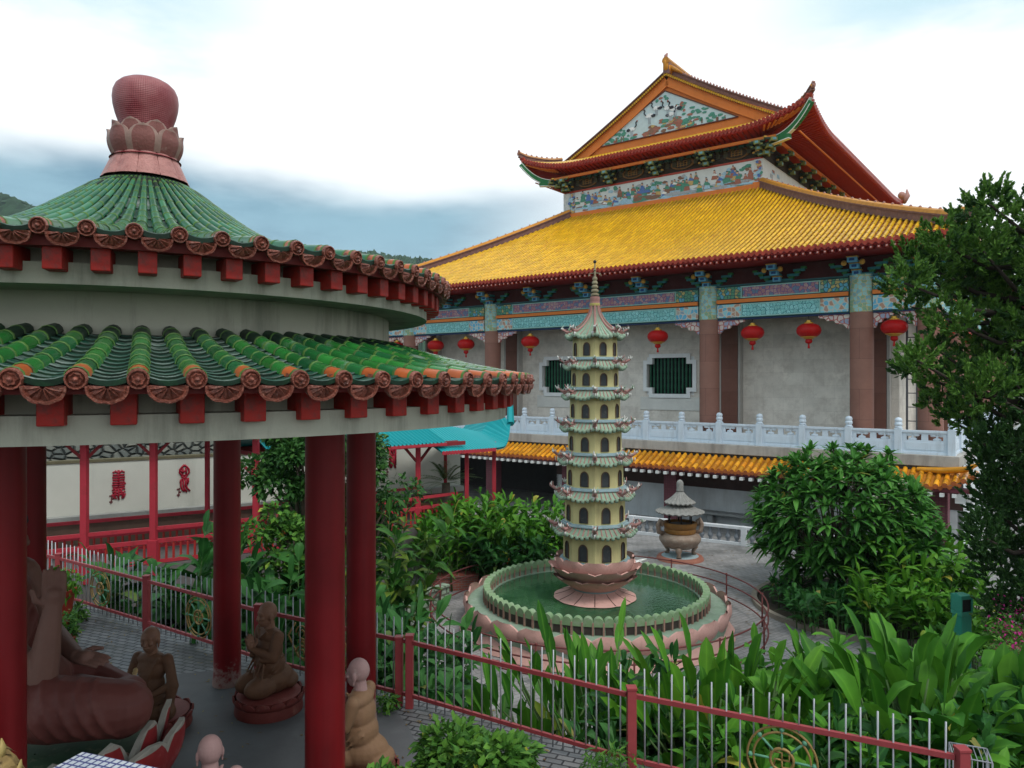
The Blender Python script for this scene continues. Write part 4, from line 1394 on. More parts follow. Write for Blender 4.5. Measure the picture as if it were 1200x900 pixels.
for (cx_, cz_, n_, sx_, sz_) in ((2.2, 16.75, 26, .55, .4), (3.3, 16.35, 18, .6, .18), (1.2, 17.45, 10, .3, .18), (-3.6, 16.5, 16, .45, .22), (-2.6, 16.2, 10, .5, .1), (-.2, 18.3, 6, .25, .1), (-4.3, 16.2, 6, .3, .08), (.9, 16.6, 10, .3, .25)):
    for k in range(n_):
        x = cx_ + random.gauss(0, sx_); z = tz(cz_ + random.gauss(0, sz_))
        if inside(x, z): blob(q, x, z, random.uniform(.1, .2), random.uniform(.06, .11), yq - .02 - .0005 * k, yq, random.choice([1, 1, 1, 1, 2]), 7)
    if n_ > 12:
        for k in range(4):
            x = cx_ + random.gauss(0, sx_ * .6); z = tz(cz_ - sz_ * 1.2)
            if inside(x, z): q.box((x, yq - .015, z), (.07, .02, .3), mi=5)
q.build('painted_pines', relc, gable)
def crane(x, z, s_, d):
    q = MB(); y = GS + .472
    blob(q, x, z, .34 * s_, .17 * s_, y, y + .03, 8, 10, .1)
    blob(q, x - d * .3 * s_, z - .06 * s_, .2 * s_, .12 * s_, y - .006, y + .03, 7, 8, .2)           # dark tail
    pts = [(x + d * .28 * s_, z + .05 * s_), (x + d * .44 * s_, z + .26 * s_), (x + d * .36 * s_, z + .44 * s_), (x + d * .5 * s_, z + .56 * s_)]
    for a, b in zip(pts, pts[1:]): q.bar((a[0], y, a[1]), (b[0], y, b[1]), .04, .065 * s_, 7, up=(0, 0, 1) if abs(a[0] - b[0]) > abs(a[1] - b[1]) else (1, 0, 0))
    q.ball((pts[-1][0], y, pts[-1][1]), .07 * s_, 6, 4, 2)
    q.bar((x + .05, y, z - .1 * s_), (x + .07, y, z - .62 * s_), .03, .035, 9, up=(1, 0, 0)); q.bar((x - .06, y, z - .1 * s_), (x - .04, y, z - .6 * s_), .03, .035, 9, up=(1, 0, 0))
    q.build('painted_crane', relc, gable)
for x, z, s_, d in ((-2.55, 16.75, .8, 1), (-1.25, 17.35, .9, -1), (-.75, 17.75, .8, -1), (.05, 17.6, .9, -1), (.55, 17.45, 1.0, -1), (.25, 17.15, .8, 1)):
    crane(x, tz(z), s_, d)
# rakes: orange board, tile strip, brown ridge
for sg in (-1, 1):
    def rk(t):       # 0 apex .. 1 foot
        return Vector((sg * (GX + .55) * t, 0, tz(19.75) - (tz(19.75) - tz(15.0)) * (t * 1.12 - .12 * t * t)))
    mA, mT = MB(), MB()
    ns = 24
    for i in range(ns):
        a, b = rk(i / ns), rk((i + 1) / ns)
        mA.bar(a + Vector((0, GS + .47, -.42)), b + Vector((0, GS + .47, -.42)), .12, .62, 0, up=(0, 0, 1))      # barge board
        mA.bar(a + Vector((0, GS + .84, .27)), b + Vector((0, GS + .84, .27)), .36, .26, 1)
        mA.bar(a + Vector((0, GS + .84, .44)), b + Vector((0, GS + .84, .44)), .5, .07, 1)
        mT.bar(a + Vector((0, GS + .68, -.03)), b + Vector((0, GS + .68, -.03)), .8, .1, 1)
    for i in range(58):
        a = rk((i + .5) / 58)
        mT.tube([a + Vector((0, GS + .22, -.06)), a + Vector((0, GS + 1.1, .06))], .075, 7, 0)
        mT.box(a + Vector((sg * .08, GS + .26, -.14)), (.1, .05, .14), mi=1)
    for i in range(40):
        a = rk((i + .3) / 40)
        mA.ball(a + Vector((0, GS + .84, .52)), (.075, .075, .12), 6, 4, 2)
    mA.build('barge_board', [orange_p, ridge_m, pink_b], uroof)
    mT.build('rake_tiles', [yel, yel_pan], uroof, True, ang=40)
# main ridge running back from the gable, with its horn
q = MB()
q.bar((0, GS + .3, RZ + .35), (0, US1 - 2.5, RZ + .35), .4, .8, 0); q.tube([(0, GS + .2, RZ + .8), (0, US1 - 2.5, RZ + .8)], .24, 8, 1)
q.build('main_ridge', [ridge_m, ridge_y], uroof)
q = MB()
q.tube([(0, GS + .8, RZ + .15), (0, GS + .45, RZ + .4), (-.03, GS + .3, RZ + .75), (-.06, GS + .3, RZ + 1.0)], [.34, .26, .16, .05], 9, 0)
q.tube([(.1, GS + .6, RZ + .45), (.6, GS + .6, RZ + .15), (1.0, GS + .6, RZ - .15)], [.2, .12, .05], 7, 0)
q.tube([(-.06, GS + .3, RZ + .85), (-.03, GS + .36, RZ + 1.15), (.08, GS + .36, RZ + 1.3)], [.10, .12, .04], 7, 1)
q.build('ridge_horn', [ridge_y, pink_b], uroof, True)
# lightning wires at the left corner: small iron mast
# ---- the pent roof below the balustrade and the lower storey
q, mt, mev = MB(), MB(), MB()
PXH = 17.9
def pent(x, v): return (x, -2.25 + 1.2 * v, tz(-4.05) + .44 * v + .08 * v * v + .45 * max(0, 1 - (PXH - x) / 1.6) ** 2 * (1 - v))
for k in range(118):
    x = -PXH + 2 * PXH * k / 117
    for j in range(3):
        P = []
        for v, f_ in ((j / 3, 1.08), ((j + 1) / 3, .95)):
            p = pent(x, v)
            P.append([(p[0] - cos(PI * i / 4) * .095 * f_, p[1], p[2] + .02 + sin(PI * i / 4) * .1 * f_) for i in range(5)])
        mt.grid(P, 0)
    p = Vector(pent(x, 0))
    mev.add([p + Vector((0, -.01, .02))] + [p + Vector((cos(2 * PI * i / 8) * .1, -.01, .02 + sin(2 * PI * i / 8) * .1)) for i in range(8)], [(0, 1 + (i + 1) % 8, 1 + i) for i in range(8)], 0)
    mev.prism([(p.x + .05, p.z + .03), (p.x + .255, p.z + .03), (p.x + .23, p.z - .06), (p.x + .15, p.z - .13), (p.x + .075, p.z - .06)], p.y - .02, p.y + .02, 0)
q.grid([[pent(-PXH + 2 * PXH * i / 60, v) for i in range(61)] for v in (0, .5, 1)], 0)
q.box2((-PXH, -2.12, tz(-4.24)), (PXH, -1.1, tz(-4.12)), 1)
q.box2((-PXH, -2.2, tz(-4.2)), (PXH, -2.1, tz(-4.06)), 1)
pr = q.build('pent_roof', [M('orange pan tile', (.32, .12, .015), var=.4, isl=.2), M('maroon fascia', (.14, .035, .045), rough=.6, var=.3)], temple)
org = M('orange yellow glazed tile', (.62, .235, .012), rough=.3, var=.35, vs=3, isl=.3, col2=(.70, .33, .02), stain=(.38, .09, .02), sa=.6, ss=4, sth=.55, coat=.3)
mt.build('cover_tile_rolls', org, pr, True, ang=50); mev.build('eave_tile_ends', M('rust tile end', (.36, .10, .03), var=.4, isl=.2), pr)
q = MB()
for k in range(88):
    x = -PXH + .2 + (2 * PXH - .4) * k / 87
    q.box((x, -2.17, tz(-4.31)), (.14, .3, .13))
q.build('white_rafter_ends', white_p, pr)
# turned-up ridge at the right end of the pent roof
q = MB(); p = Vector(pent(PXH, 1))
q.tube([p + Vector((-2.0, -.1, .02)), p + Vector((-1.1, -.3, .05)), p + Vector((-.3, -.6, .18)), p + Vector((.15, -.9, .45))], [.1, .13, .12, .06], 8, 0)
q.prismz([(PXH - .6, -2.1), (PXH + .02, -2.2), (PXH + .02, -1.1), (PXH - .1, -1.1)], tz(-4.6), tz(-4.2), 1)
q.build('end_ridge', [org, white_p], pr, True, ang=50)
# lower storey
low_wall = M('pale grey lower wall', (.62, .66, .68), rough=.6, var=.2, vs=1.5, stain=(.46, .48, .48), sa=.6, ss=2, sth=.5, streak=True)
q = MB()
q.box2((-2.5, .5, 0), (17.3, .9, 1.75), 0); q.box2((-2.5, .48, 1.75), (17.3, .9, 2.45), 1); q.box2((-17.3, .5, 2.3), (17.3, .95, tz(-3.37)), 2)
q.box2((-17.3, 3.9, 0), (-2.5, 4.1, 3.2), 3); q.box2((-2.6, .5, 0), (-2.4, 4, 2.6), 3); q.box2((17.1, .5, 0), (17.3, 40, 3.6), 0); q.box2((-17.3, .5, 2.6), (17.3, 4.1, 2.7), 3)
q.box2((-17.3, .5, 0), (-17.1, 40, 3.6), 0)
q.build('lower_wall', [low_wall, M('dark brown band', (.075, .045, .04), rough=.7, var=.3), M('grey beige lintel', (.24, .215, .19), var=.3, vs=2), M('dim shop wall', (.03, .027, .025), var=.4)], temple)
mtile = Mbrick('maroon mosaic pillar', (.17, .055, .072), (.20, .068, .085), (.12, .05, .06), .12, .12, .012, axes='XZY', off=0, var=.25, rough=.4)
q = MB(); q.box2((-.32, -.32, 0), (.32, .32, 3.3))
lc = q.build('lower_pillar', mtile, temple, loc=(-16.6, -.6, 0))
for x in (-11.8, -6.2, -.9, 5.1, 10.8, 16.6):
    o = lc.copy(); C.objects.link(o); o.parent = temple; o.location = (x, -.6, 0)
# stone bench under the lower wall
q = MB(); q.box2((6.2, -.15, .55), (12.5, .45, .68)); q.box2((6.6, .0, 0), (6.9, .4, .55)); q.box2((11.8, 0, 0), (12.1, .4, .55)); q.box2((9.2, 0, 0), (9.5, .4, .55))
ob = q.build('stone_bench', M('grey bench stone', (.28, .29, .29), var=.2), None, bevel=.02)
ob.location = (TX, TY, 0); ob.rotation_euler = (0, 0, TROT)
tag(ob, 'long grey stone bench against the pale lower wall of the hall', 'bench')
# ---- marble balustrade
bal = thing('marble_balustrade', 'pale marble balustrade with round capped posts along the temple porch', 'balustrade', (TX, TY, tz(-2.93)), TROT)
q = MB(); q.box2((-.14, -.14, 0), (.14, .14, 1.02)); q.lathe([(.12, 1.02), (.15, 1.05), (.11, 1.10), (.15, 1.14), (.155, 1.22), (.12, 1.26), (.14, 1.30), (.145, 1.37), (.10, 1.44), (.01, 1.47)], 14)
pst = q.build('post', marble, bal, bevel=.012)
def panel(L_):
    q = MB(); h = L_ / 2
    q.box2((-h, -.10, 0), (h, .10, .10)); q.box2((-h, -.06, .10), (h, .06, .56)); q.box2((-h + .12, -.075, .18), (h - .12, -.06, .48))
    q.box2((-h, -.09, .86), (h, .09, .96)); q.box2((-h, -.05, .80), (h, .05, .86))
    for sx in (-1, 1):
        q.box2((sx * h, -.05, .56), (sx * (h - .16), .05, .80))
    q.box2((-.12, -.05, .56), (.12, .05, .80))
    for sx in (-1, 1):      # cloud-shaped openings
        c_ = sx * (h * .5 + .03)
        q.ball((c_, 0, .60), (.16, .05, .07), 8, 5); q.ball((c_ - .14, 0, .76), (.12, .05, .06), 8, 5); q.ball((c_ + .14, 0, .76), (.12, .05, .06), 8, 5); q.ball((c_, 0, .70), (.05, .04, .12), 8, 5)
    return q
posx = [17.05 - 1.9 * k for k in range(19)]
pan = panel(1.62)
pn = None
for i, x in enumerate(posx):
    o = pst if i == 0 else pst.copy()
    if i: C.objects.link(o)
    o.parent = bal; o.location = (x, -.75, 0)
    if i:
        if pn is None: pn = pan.build('panel', marble, bal, bevel=.008); o2 = pn
        else:
            o2 = pn.copy(); C.objects.link(o2); o2.parent = bal
        o2.location = (x + .95, -.75, 0)
for k in range(1, 12):
    o = pst.copy(); C.objects.link(o); o.parent = bal; o.location = (17.05, -.75 + 1.9 * k, 0)
    o2 = pn.copy(); C.objects.link(o2); o2.parent = bal; o2.location = (17.05, -.75 + 1.9 * k - .95, 0); o2.rotation_euler = (0, 0, R(90))
# ---- red lanterns
lan_red = M('red lantern silk', (.50, .012, .012), rough=.4, var=.2, vs=6, tsl=.15)
lan_gold = M('lantern gold', (.62, .36, .06), rough=.35, metal=.3)
def lantern(label, x, y, z, s_=1.0):
    p = Matrix.Rotation(TROT, 3, 'Z') @ Vector((x, y, 0)) + Vector((TX, TY, 0))
    t = thing('red_lantern', label, 'lantern', (p.x, p.y, tz(z)), 0, 'red lanterns hanging along the temple porch')
    q = MB(); n = 32
    prof = []
    for i in range(13):
        a = -PI / 2 + PI * i / 12
        prof.append((max(.17, .53 * abs(cos(a)) ** .75), .33 * sin(a)))
    vs_ = []
    for r_, z_ in prof:
        for j in range(n):
            rr_ = r_ * (1 - .035 * (j % 2))
            vs_.append((rr_ * cos(2 * PI * j / n), rr_ * sin(2 * PI * j / n), z_))
    fs = [(i * n + j, i * n + (j + 1) % n, (i + 1) * n + (j + 1) % n, (i + 1) * n + j) for i in range(12) for j in range(n)]
    q.add(vs_, fs); q.build('body', lan_red, t, True)
    q = MB(); q.lathe([(.02, .47), (.10, .46), (.12, .38), (.2, .36), (.2, .31), (.02, .31)], 18); q.build('top_cap', lan_gold, t, True, ang=40)
    q = MB(); q.lathe([(.02, -.30), (.33, -.255), (.36, -.29), (.22, -.33), (.2, -.37), (.02, -.38)], 20); q.build('bottom_band', lan_gold, t, True, ang=40)
    q = MB(); q.lathe([(.02, -.37), (.13, -.38), (.15, -.46), (.15, -.52), (.08, -.58), (.02, -.60)], 14); q.tube([(0, 0, -.58), (0, 0, -.80)], [.03, .06], 8); q.build('tassel', lan_red, t, True, ang=50)
    q = MB(); q.tube([(0, 0, .45), (0, 0, 2.98 - z - .05)], .014, 5); q.build('cord', M('dark cord', (.03, .03, .03)), t)
LZ = 2.28
for x, lab in ((14.86, 'red lantern nearest the conifer, under the painted beam'), (11.4, 'red lantern in the blank wall bay, beside the wide bare brown column'), (8.86, 'red lantern in the blank wall bay, second along from the conifer end column'),
               (4.0, 'red lantern hanging in front of the octagonal latticed window'), (-4.0, 'red lantern hanging left of the pagoda spire, by the half hidden window'), (-8.86, 'red lantern next left of the far brown column'),
               (-11.4, 'red lantern over the pavilion eave, second from the far end of the porch'), (-14.86, 'farthest red lantern, just above the green pavilion tiles')):
    lantern(lab, x, 0, LZ)
lantern('red lantern mostly hidden in the conifer at the side porch', 16.2, 3.3, LZ)
lantern('small sliver of red lantern showing through conifer branches farther along side porch', 16.2, 9.9, LZ)
# ================================================================== PAGODA, POOL AND COURTYARD THINGS
QX, QY = 2.40, 21.5
WZ = E - 6.22      # water level
pg = thing('fountain_pagoda', 'seven tier pale yellow pagoda with green roofs on a rose lotus base in the pool', 'pagoda', (QX, QY, 0), math.atan2(-QY, -QX) + PI / 2)
pyel = M('pale yellow render', (.56, .49, .24), rough=.75, var=.2, vs=2, stain=(.36, .29, .15), sa=.6, ss=4, sth=.52, streak=True, bump=.1, bs=20)
pgrn = M('pale green roof tile', (.225, .315, .23), rough=.55, var=.35, vs=7, isl=.15, stain=(.40, .30, .22), sa=.5, ss=9, sth=.55)
prose = M('rose ridge tile', (.36, .18, .16), rough=.55, var=.35, vs=9, stain=(.14, .17, .12), sa=.6, ss=11, sth=.55)
pdk = M('dark pane', (.05, .055, .06), rough=.3, var=.4, vs=6, stain=(.16, .15, .13), sa=.6, ss=9, sth=.55)
pfr = M('brown arch frame', (.12, .075, .05), rough=.7, var=.3)
pblu = M('pale blue ledge', (.30, .40, .43), rough=.6, var=.25, vs=5, stain=(.16, .22, .2), sa=.6, ss=7)
pred = M('rust red cornice', (.24, .07, .04), rough=.7, var=.3)
VA = [R(-90 + 45 * k) for k in range(8)]
def octo(r): return [(r * cos(a), r * sin(a)) for a in VA]
def zy(y): return E + (447 - y) / 870 * 21.5
tiers = [  # body radius, body z0, body z1, roof eave radius, eave z, roof top z (inner)
]
eave_y = [396, 431.5, 466, 503, 541, 581, 622]
ere = [.84, .90, .95, 1.0, 1.06, 1.13, 1.2]
brd = [.64, .68, .725, .77, .815, .865, .915]
base_z = E - 4.98 - .0
zb = [zy(y) for y in eave_y]
LEDGE = zy(653)
def arch(w_, h_, n=9):
    pts = [(-w_, 0), (w_, 0), (w_, h_ - w_)]
    for i in range(1, n):
        t = PI * i / n
        pts.append((w_ * cos(t), h_ - w_ + w_ * 1.25 * sin(t)))
    pts.append((-w_, h_ - w_))
    return pts
def figure_cluster(q, p, a, s_=1.0):
    """a small moulded dragon: body curl, crest spikes and a head"""
    d = Vector((cos(a), sin(a), 0)); up = Vector((0, 0, 1)); sd = Vector((-sin(a), cos(a), 0))
    pts = [p - d * .26 * s_ + up * .02, p - d * .12 * s_ + up * .10 * s_, p + up * .06 * s_, p + d * .10 * s_ + up * .13 * s_, p + d * .17 * s_ + up * .16 * s_]
    q.tube(pts, [.02, .045 * s_, .05 * s_, .05 * s_, .025], 6, 0)
    for k in range(9):
        b = pts[1 + k % 4] + sd * random.uniform(-.06, .06) * s_
        tp = b + up * random.uniform(.07, .17) * s_ + d * random.uniform(-.06, .10) * s_ + sd * random.uniform(-.06, .06)
        q.tube([b, b.lerp(tp, .6) + d * .01, tp], [.026 * s_, .018 * s_, .006], 5, random.choice([0, 1, 1, 2]))
    q.ball(pts[-1] + up * .02, .045 * s_, 7, 5, 1)
    for k in range(4):
        b = p + d * random.uniform(-.1, .12) + sd * random.uniform(-.1, .1)
        q.tube([b + up * .02, b - up * random.uniform(.08, .13)], [.02, .006], 5, 1)
fig_m = [M('rose moulded figure', (.36, .19, .175), var=.4, vs=15), M('white moulded figure', (.55, .55, .52), var=.3, vs=15), M('pale green moulded figure', (.25, .36, .26), var=.3)]
random.seed(11)
for i in range(7):
    er, ez, br_ = ere[i], zb[i], brd[i]
    z1 = ez + .02
    z0 = (zb[i + 1] + .30) if i < 6 else LEDGE
    # storey body
    q = MB(); q.prismz(octo(br_), z0 - .05, z1 + .05)
    q.prismz(octo(br_ * 1.06), z1 - .02, z1 + .03, 1)
    q.prismz(octo(br_ * 1.12), z1 + .03, z1 + .07, 1)
    stor = q.build('storey', [pyel, pred], pg)
    apo = br_ * cos(R(22.5)); fw = br_ * sin(R(22.5))
    wh = (z1 - z0) * .54 if i else .33; ww = fw * .34
    for k in range(8):
        a = R(-90 + 22.5 + 45 * k)
        m_ = Matrix.Rotation(a + PI / 2, 4, 'Z')
        def put(q_, poly, y0, y1, mi):
            t_ = MB(); t_.prism(poly, y0, y1)
            q_.add([m_ @ Vector((p[0], p[1] - apo, p[2])) + Vector((0, 0, z0 + .05)) for p in t_.v], t_.f, mi)
        q = MB()
        n_ = len(arch(1, 3))
        o_, i_n = arch(ww + .022, wh + .022), arch(ww, wh)
        vv = [(p[0], -.03, p[1]) for p in o_] + [(p[0], -.03, p[1]) for p in i_n] + [(p[0], .02, p[1]) for p in o_] + [(p[0], .02, p[1]) for p in i_n]
        ff = []
        for j in range(n_):
            j2 = (j + 1) % n_
            ff += [(j, j2, n_ + j2, n_ + j), (n_ + j, n_ + j2, 3 * n_ + j2, 3 * n_ + j), (j, 2 * n_ + j, 2 * n_ + j2, j2)]
        q.add([m_ @ Vector((p[0], p[1] - apo, p[2])) + Vector((0, 0, z0 + .05)) for p in vv], ff, 0)
        put(q, i_n, -.004, .02, 1)
        q.build('arched_window', [pfr, pdk], stor)
    # roof skirt
    q = MB()
    top_r = br_ * .98 if i else .13
    zt = ez + .27 if i else zy(358)
    prof = []
    if i:
        for v in (0, .25, .5, .75, 1): prof.append((er + (top_r * 1.02 - er) * v, ez + .27 * (v * .55 + .45 * v * v)))
    else:
        for v in [j / 8 for j in range(9)]:
            prof.append((.12 + (er - .12) * (1 - v) ** 1.9, ez + (zt - ez) * (v * .95 + .05 * v * v)))
    P = []
    for r_, z_ in prof:
        row = []
        for k in range(8):
            a0_, a1_ = VA[k], VA[k] + R(45)
            for s_ in (0, .25, .5, .75):
                x = (cos(a0_) * (1 - s_) + cos(a1_) * s_) * r_; y = (sin(a0_) * (1 - s_) + sin(a1_) * s_) * r_
                lift = .10 * (abs(s_ - .5) * 2) ** 2 * max(0, (r_ - top_r) / (er - top_r)) ** 2
                row.append((x, y, z_ + lift))
        row.append(row[0]); P.append(row)
    q.grid(P, 0)
    q.grid([P[0], [(p[0] * .98, p[1] * .98, p[2] - .05) for p in P[0]], [(x * br_ * 1.1, y * br_ * 1.1, ez + .05) for x, y in [(p[0] / math.hypot(p[0], p[1]), p[1] / math.hypot(p[0], p[1])) for p in P[0]]]], 2)
    # rolls and lobed ends
    for k in range(8):
        a0_, a1_ = VA[k], VA[k] + R(45)
        for j in range(6):
            s_ = (j + .5) / 6
            pts = []
            for r_, z_ in prof:
                x = (cos(a0_) * (1 - s_) + cos(a1_) * s_) * r_; y = (sin(a0_) * (1 - s_) + sin(a1_) * s_) * r_
                lift = .10 * (abs(s_ - .5) * 2) ** 2 * max(0, (r_ - top_r) / (er - top_r)) ** 2
                pts.append(Vector((x, y, z_ + lift + .01)))
            rw = er * .0165 if i else .013
            q.tube(pts, [rw * max(.5, pr_[0] / er) for pr_ in prof], 6, 1 if (i or j % 2) else 0)
            s2 = j / 6
            r_, z_ = prof[0]
            lift = .10 * (abs(s_ - .5) * 2) ** 2
            p = Vector(((cos(a0_) * (1 - s_) + cos(a1_) * s_) * r_, (sin(a0_) * (1 - s_) + sin(a1_) * s_) * r_, z_ + lift - .02))
            q.ball(p, (.06, .06, .065), 8, 5, 0)
        # hip ridge
        pts = [Vector((cos(a0_) * r_, sin(a0_) * r_, z_ + .02 + .10 * max(0, (r_ - top_r) / (er - top_r)) ** 2)) for r_, z_ in prof]
        q.tube(pts, .03, 6, 1)
    rf_ = q.build('tier_roof', [pgrn, prose, pred], pg, True, ang=40)
    q = MB()
    if i:
        q.prismz(octo(br_ * 1.0 + .085), ez + .235, ez + .275); q.prismz(octo(br_ * 1.0 + .04), ez + .275, ez + .31)
        q.build('ledge', pblu, rf_)
    for k in range(8):
        q = MB(); a = VA[k]
        figure_cluster(q, Vector((cos(a) * (er - .02), sin(a) * (er - .02), ez + .12)), a, .8 + .04 * i)
        q.build('ridge_figure', fig_m, rf_, True)
# spire
q = MB()
zs = zy(358)
q.lathe([(.14, zs - .02), (.15, zs + .0), (.15, zs + .06)], 16, mi=1)
q.lathe([(.15, zs + .06), (.14, zs + .12), (.145, zs + .13), (.14, zs + .25)], 16, mi=2)
z = zs + .25
for k in range(5):
    r_ = .12 - .012 * k
    q.lathe([(.05, z), (r_, z + .035), (r_, z + .08), (.05, z + .12)], 14, mi=0); z += .115
q.lathe([(.03, z), (.03, z + .18), (.05, z + .2), (.02, z + .23), (.018, z + .42)], 10, mi=0)
q.ball((0, 0, z + .44), .05, 10, 6, 3)
for k in range(4): q.tube([(0, 0, z + .12), (cos(k * PI / 2) * .16, sin(k * PI / 2) * .16, z + .10), (cos(k * PI / 2) * .18, sin(k * PI / 2) * .18, z + .02)], .012, 5, 0)
q.build('spire', [M('aged gilt spire', (.26, .22, .14), rough=.5, var=.4, vs=14), M('yellow spire collar', (.50, .42, .14)), prose, M('black ball', (.03, .03, .03))], pg, True, ang=40)
# lotus base
lrose = M('rose lotus stone', (.60, .35, .305), rough=.7, var=.25, vs=4, stain=(.34, .20, .17), sa=.6, ss=4, sth=.5, bump=.15, bs=25)
lrim = M('pale rose petal rim', (.66, .44, .40), rough=.7, var=.2)
lb = MB(); L0 = LEDGE
lb.lathe([(.02, L0 + .01), (1.0, L0 + .01), (1.03, L0 - .03), (.95, L0 - .12), (.80, L0 - .50), (.66, L0 - .80), (.63, L0 - .95), (.75, L0 - 1.3)], 48, mi=0)
base = lb.build('lotus_base', [M('blue grey ledge', (.24, .34, .37), rough=.6, var=.25, vs=4)], pg, True, ang=40)
def petal_ring(n, ph, r0, z0, r1, z1, hw, belly, pointed, parent, tipup=.0, w0=.75, th=.05, mats=None):
    mats = mats or [lrose, lrim]
    for k in range(n):
        q = MB(); petal(q, ph + 2 * PI * k / n, r0, z0, r1, z1, hw, th, belly, tipup, pointed=pointed, w0=w0, n=10, m=8, edge=None if pointed < 0 else 1)
        q.build('lotus_petal', mats, parent, True, ang=45)
petal_ring(10, R(-90), .88, L0 - .50, 1.15, L0 + .08, .43, .06, -2, base, .02, .8, .06)
petal_ring(10, R(-72), .80, L0 - .62, 1.35, L0 - .16, .44, .04, -2, base, .0, .8, .06)
petal_ring(10, R(-90), .66, L0 - .84, 1.24, L0 - .44, .40, .04, -2, base, .0, .75, .06)
petal_ring(12, R(-75), .60, L0 - .80, 1.20, WZ + .02, .312, -.16, -1, base, .0, .50)
q = MB()
for k in range(12):      # dark joints between the spreading petals
    a = R(-60 + 30 * k)
    pts = []
    for i in range(11):
        v = i / 10; wv = .5 + .5 * v
        r_ = .60 + .60 * v - .16 * math.sin(v * PI) - .312 * .22 * wv + .012
        pts.append((r_ * cos(a), r_ * sin(a), L0 - .80 + (WZ + .02 - L0 + .80) * v + .008))
    q.tube(pts, .014, 5)
q.build('petal_joints', M('dark joint', (.06, .035, .03), rough=.8), base, True)
# ---- the pool
pool = thing('lotus_pool', 'round pool with green arched rim wall and rose lotus petal skirt', 'pool', (QX, QY, 0), 0)
rimg = M('mossy green pool rim', (.20, .30, .16), rough=.6, var=.3, vs=4, stain=(.32, .36, .28), sa=.6, ss=5, sth=.5)
RZT, RZB = E - 5.86, E - 6.28
q = MB()
q.lathe([(2.98, 0.1), (2.98, RZB + .08), (3.06, RZB + .08), (3.06, RZT - .10), (3.20, RZT - .10), (3.20, RZB), (3.62, RZB - .02), (3.70, RZB - .06), (3.72, RZB - .2), (3.68, .05)], 96)
rimo = q.build('basin', [M('green grey basin', (.22, .30, .22), rough=.6, var=.3, vs=3, stain=(.34, .38, .33), sa=.6, ss=5, sth=.5)], pool, True, ang=35)
N_A = 76
q = MB()
for k in range(N_A):
    a = 2 * PI * k / N_A
    m_ = Matrix.Rotation(a + PI / 2, 4, 'Z')
    t_ = MB()
    hw = 3.2 * math.sin(PI / N_A)
    # arch surround proud of the wall, rounded cap on top
    t_.prism([(p[0], p[1] + RZT - .20) for p in arch(hw * .98, .19)], -3.225, -3.035, 0)
    q.add([m_ @ Vector(p) for p in t_.v], t_.f, 0)
    for rr_, sg in ((3.20, -1), (3.055, 1)):
        t_ = MB()
        t_.box((hw * .97, -rr_ + sg * .012, (RZB + RZT) / 2 - .05), (hw * .34, .05, RZT - RZB - .1), mi=1)
        q.add([m_ @ Vector(p) for p in t_.v], t_.f, 1)
    t_ = MB(); t_.prism([(p[0], p[1] + RZB + .02) for p in arch(hw * .70, .27)], -3.206, -3.19, 2)
    q.add([m_ @ Vector(p) for p in t_.v], t_.f, 2)
q.build('arched_rim', [rimg, M('rose arch trim', (.34, .20, .16), var=.3, vs=8), M('dark arch recess', (.05, .04, .035), var=.4)], rimo, True, ang=50)
petal_ring(24, 0, 3.64, .30, 3.77, RZB + .15, .50, .10, -2, rimo, .03, .9)
petal_ring(24, PI / 24, 3.60, .62, 3.92, .02, .52, -.04, -1, rimo, .0, .88)
def water_mat():
    m, t, b = newmat('green pool water')
    L = t.links.new
    tc = N(t, 'ShaderNodeTexCoord')
    n = N(t, 'ShaderNodeTexNoise'); n.inputs['Scale'].default_value = 2.2; n.inputs['Detail'].default_value = 5; n.inputs['Distortion'].default_value = .6
    L(tc.outputs['Object'], n.inputs[0])
    rr_ = N(t, 'ShaderNodeValToRGB'); rr_.color_ramp.elements[0].color = (.018, .06, .026, 1); rr_.color_ramp.elements[1].color = (.05, .13, .06, 1)
    rr_.color_ramp.elements[0].position = .3; rr_.color_ramp.elements[1].position = .75
    L(n.outputs[0], rr_.inputs[0]); L(rr_.outputs[0], b.inputs['Base Color'])
    b.inputs['Roughness'].default_value = .03; b.inputs['Specular IOR Level'].default_value = .5
    w_ = N(t, 'ShaderNodeTexNoise'); w_.inputs['Scale'].default_value = 9; w_.inputs['Detail'].default_value = 3
    L(tc.outputs['Object'], w_.inputs[0])
    bp = N(t, 'ShaderNodeBump'); bp.inputs['Strength'].default_value = .10; bp.inputs['Distance'].default_value = .05
    L(w_.outputs[0], bp.inputs['Height']); L(bp.outputs[0], b.inputs['Normal'])
    return m
q = MB(); q.lathe([(.01, 0), (1.0, 0), (2.97, 0)], 72)
wo = q.build('water', water_mat(), None, True, loc=(QX, QY, WZ)); wo['kind'] = 'structure'
# small water jets from the rim: two spouts and fish-shaped white spout
q = MB()
p0 = Vector((1.75, 2.35, RZT + .02)); q.tube([p0, p0 + Vector((-.12, -.15, .10)), p0 + Vector((-.3, -.36, .02)), p0 + Vector((-.42, -.5, -.2))], [.05, .045, .03, .02], 7)
q.tube([p0 + Vector((-.05, 0, .06)), p0 + Vector((.2, .1, .12))], [.07, .01], 6); q.tube([p0 + Vector((0, 0, .05)), p0 + Vector((-.28, .12, .06))], [.05, .01], 6)
q.build('fish_spout', white_p, rimo, True)
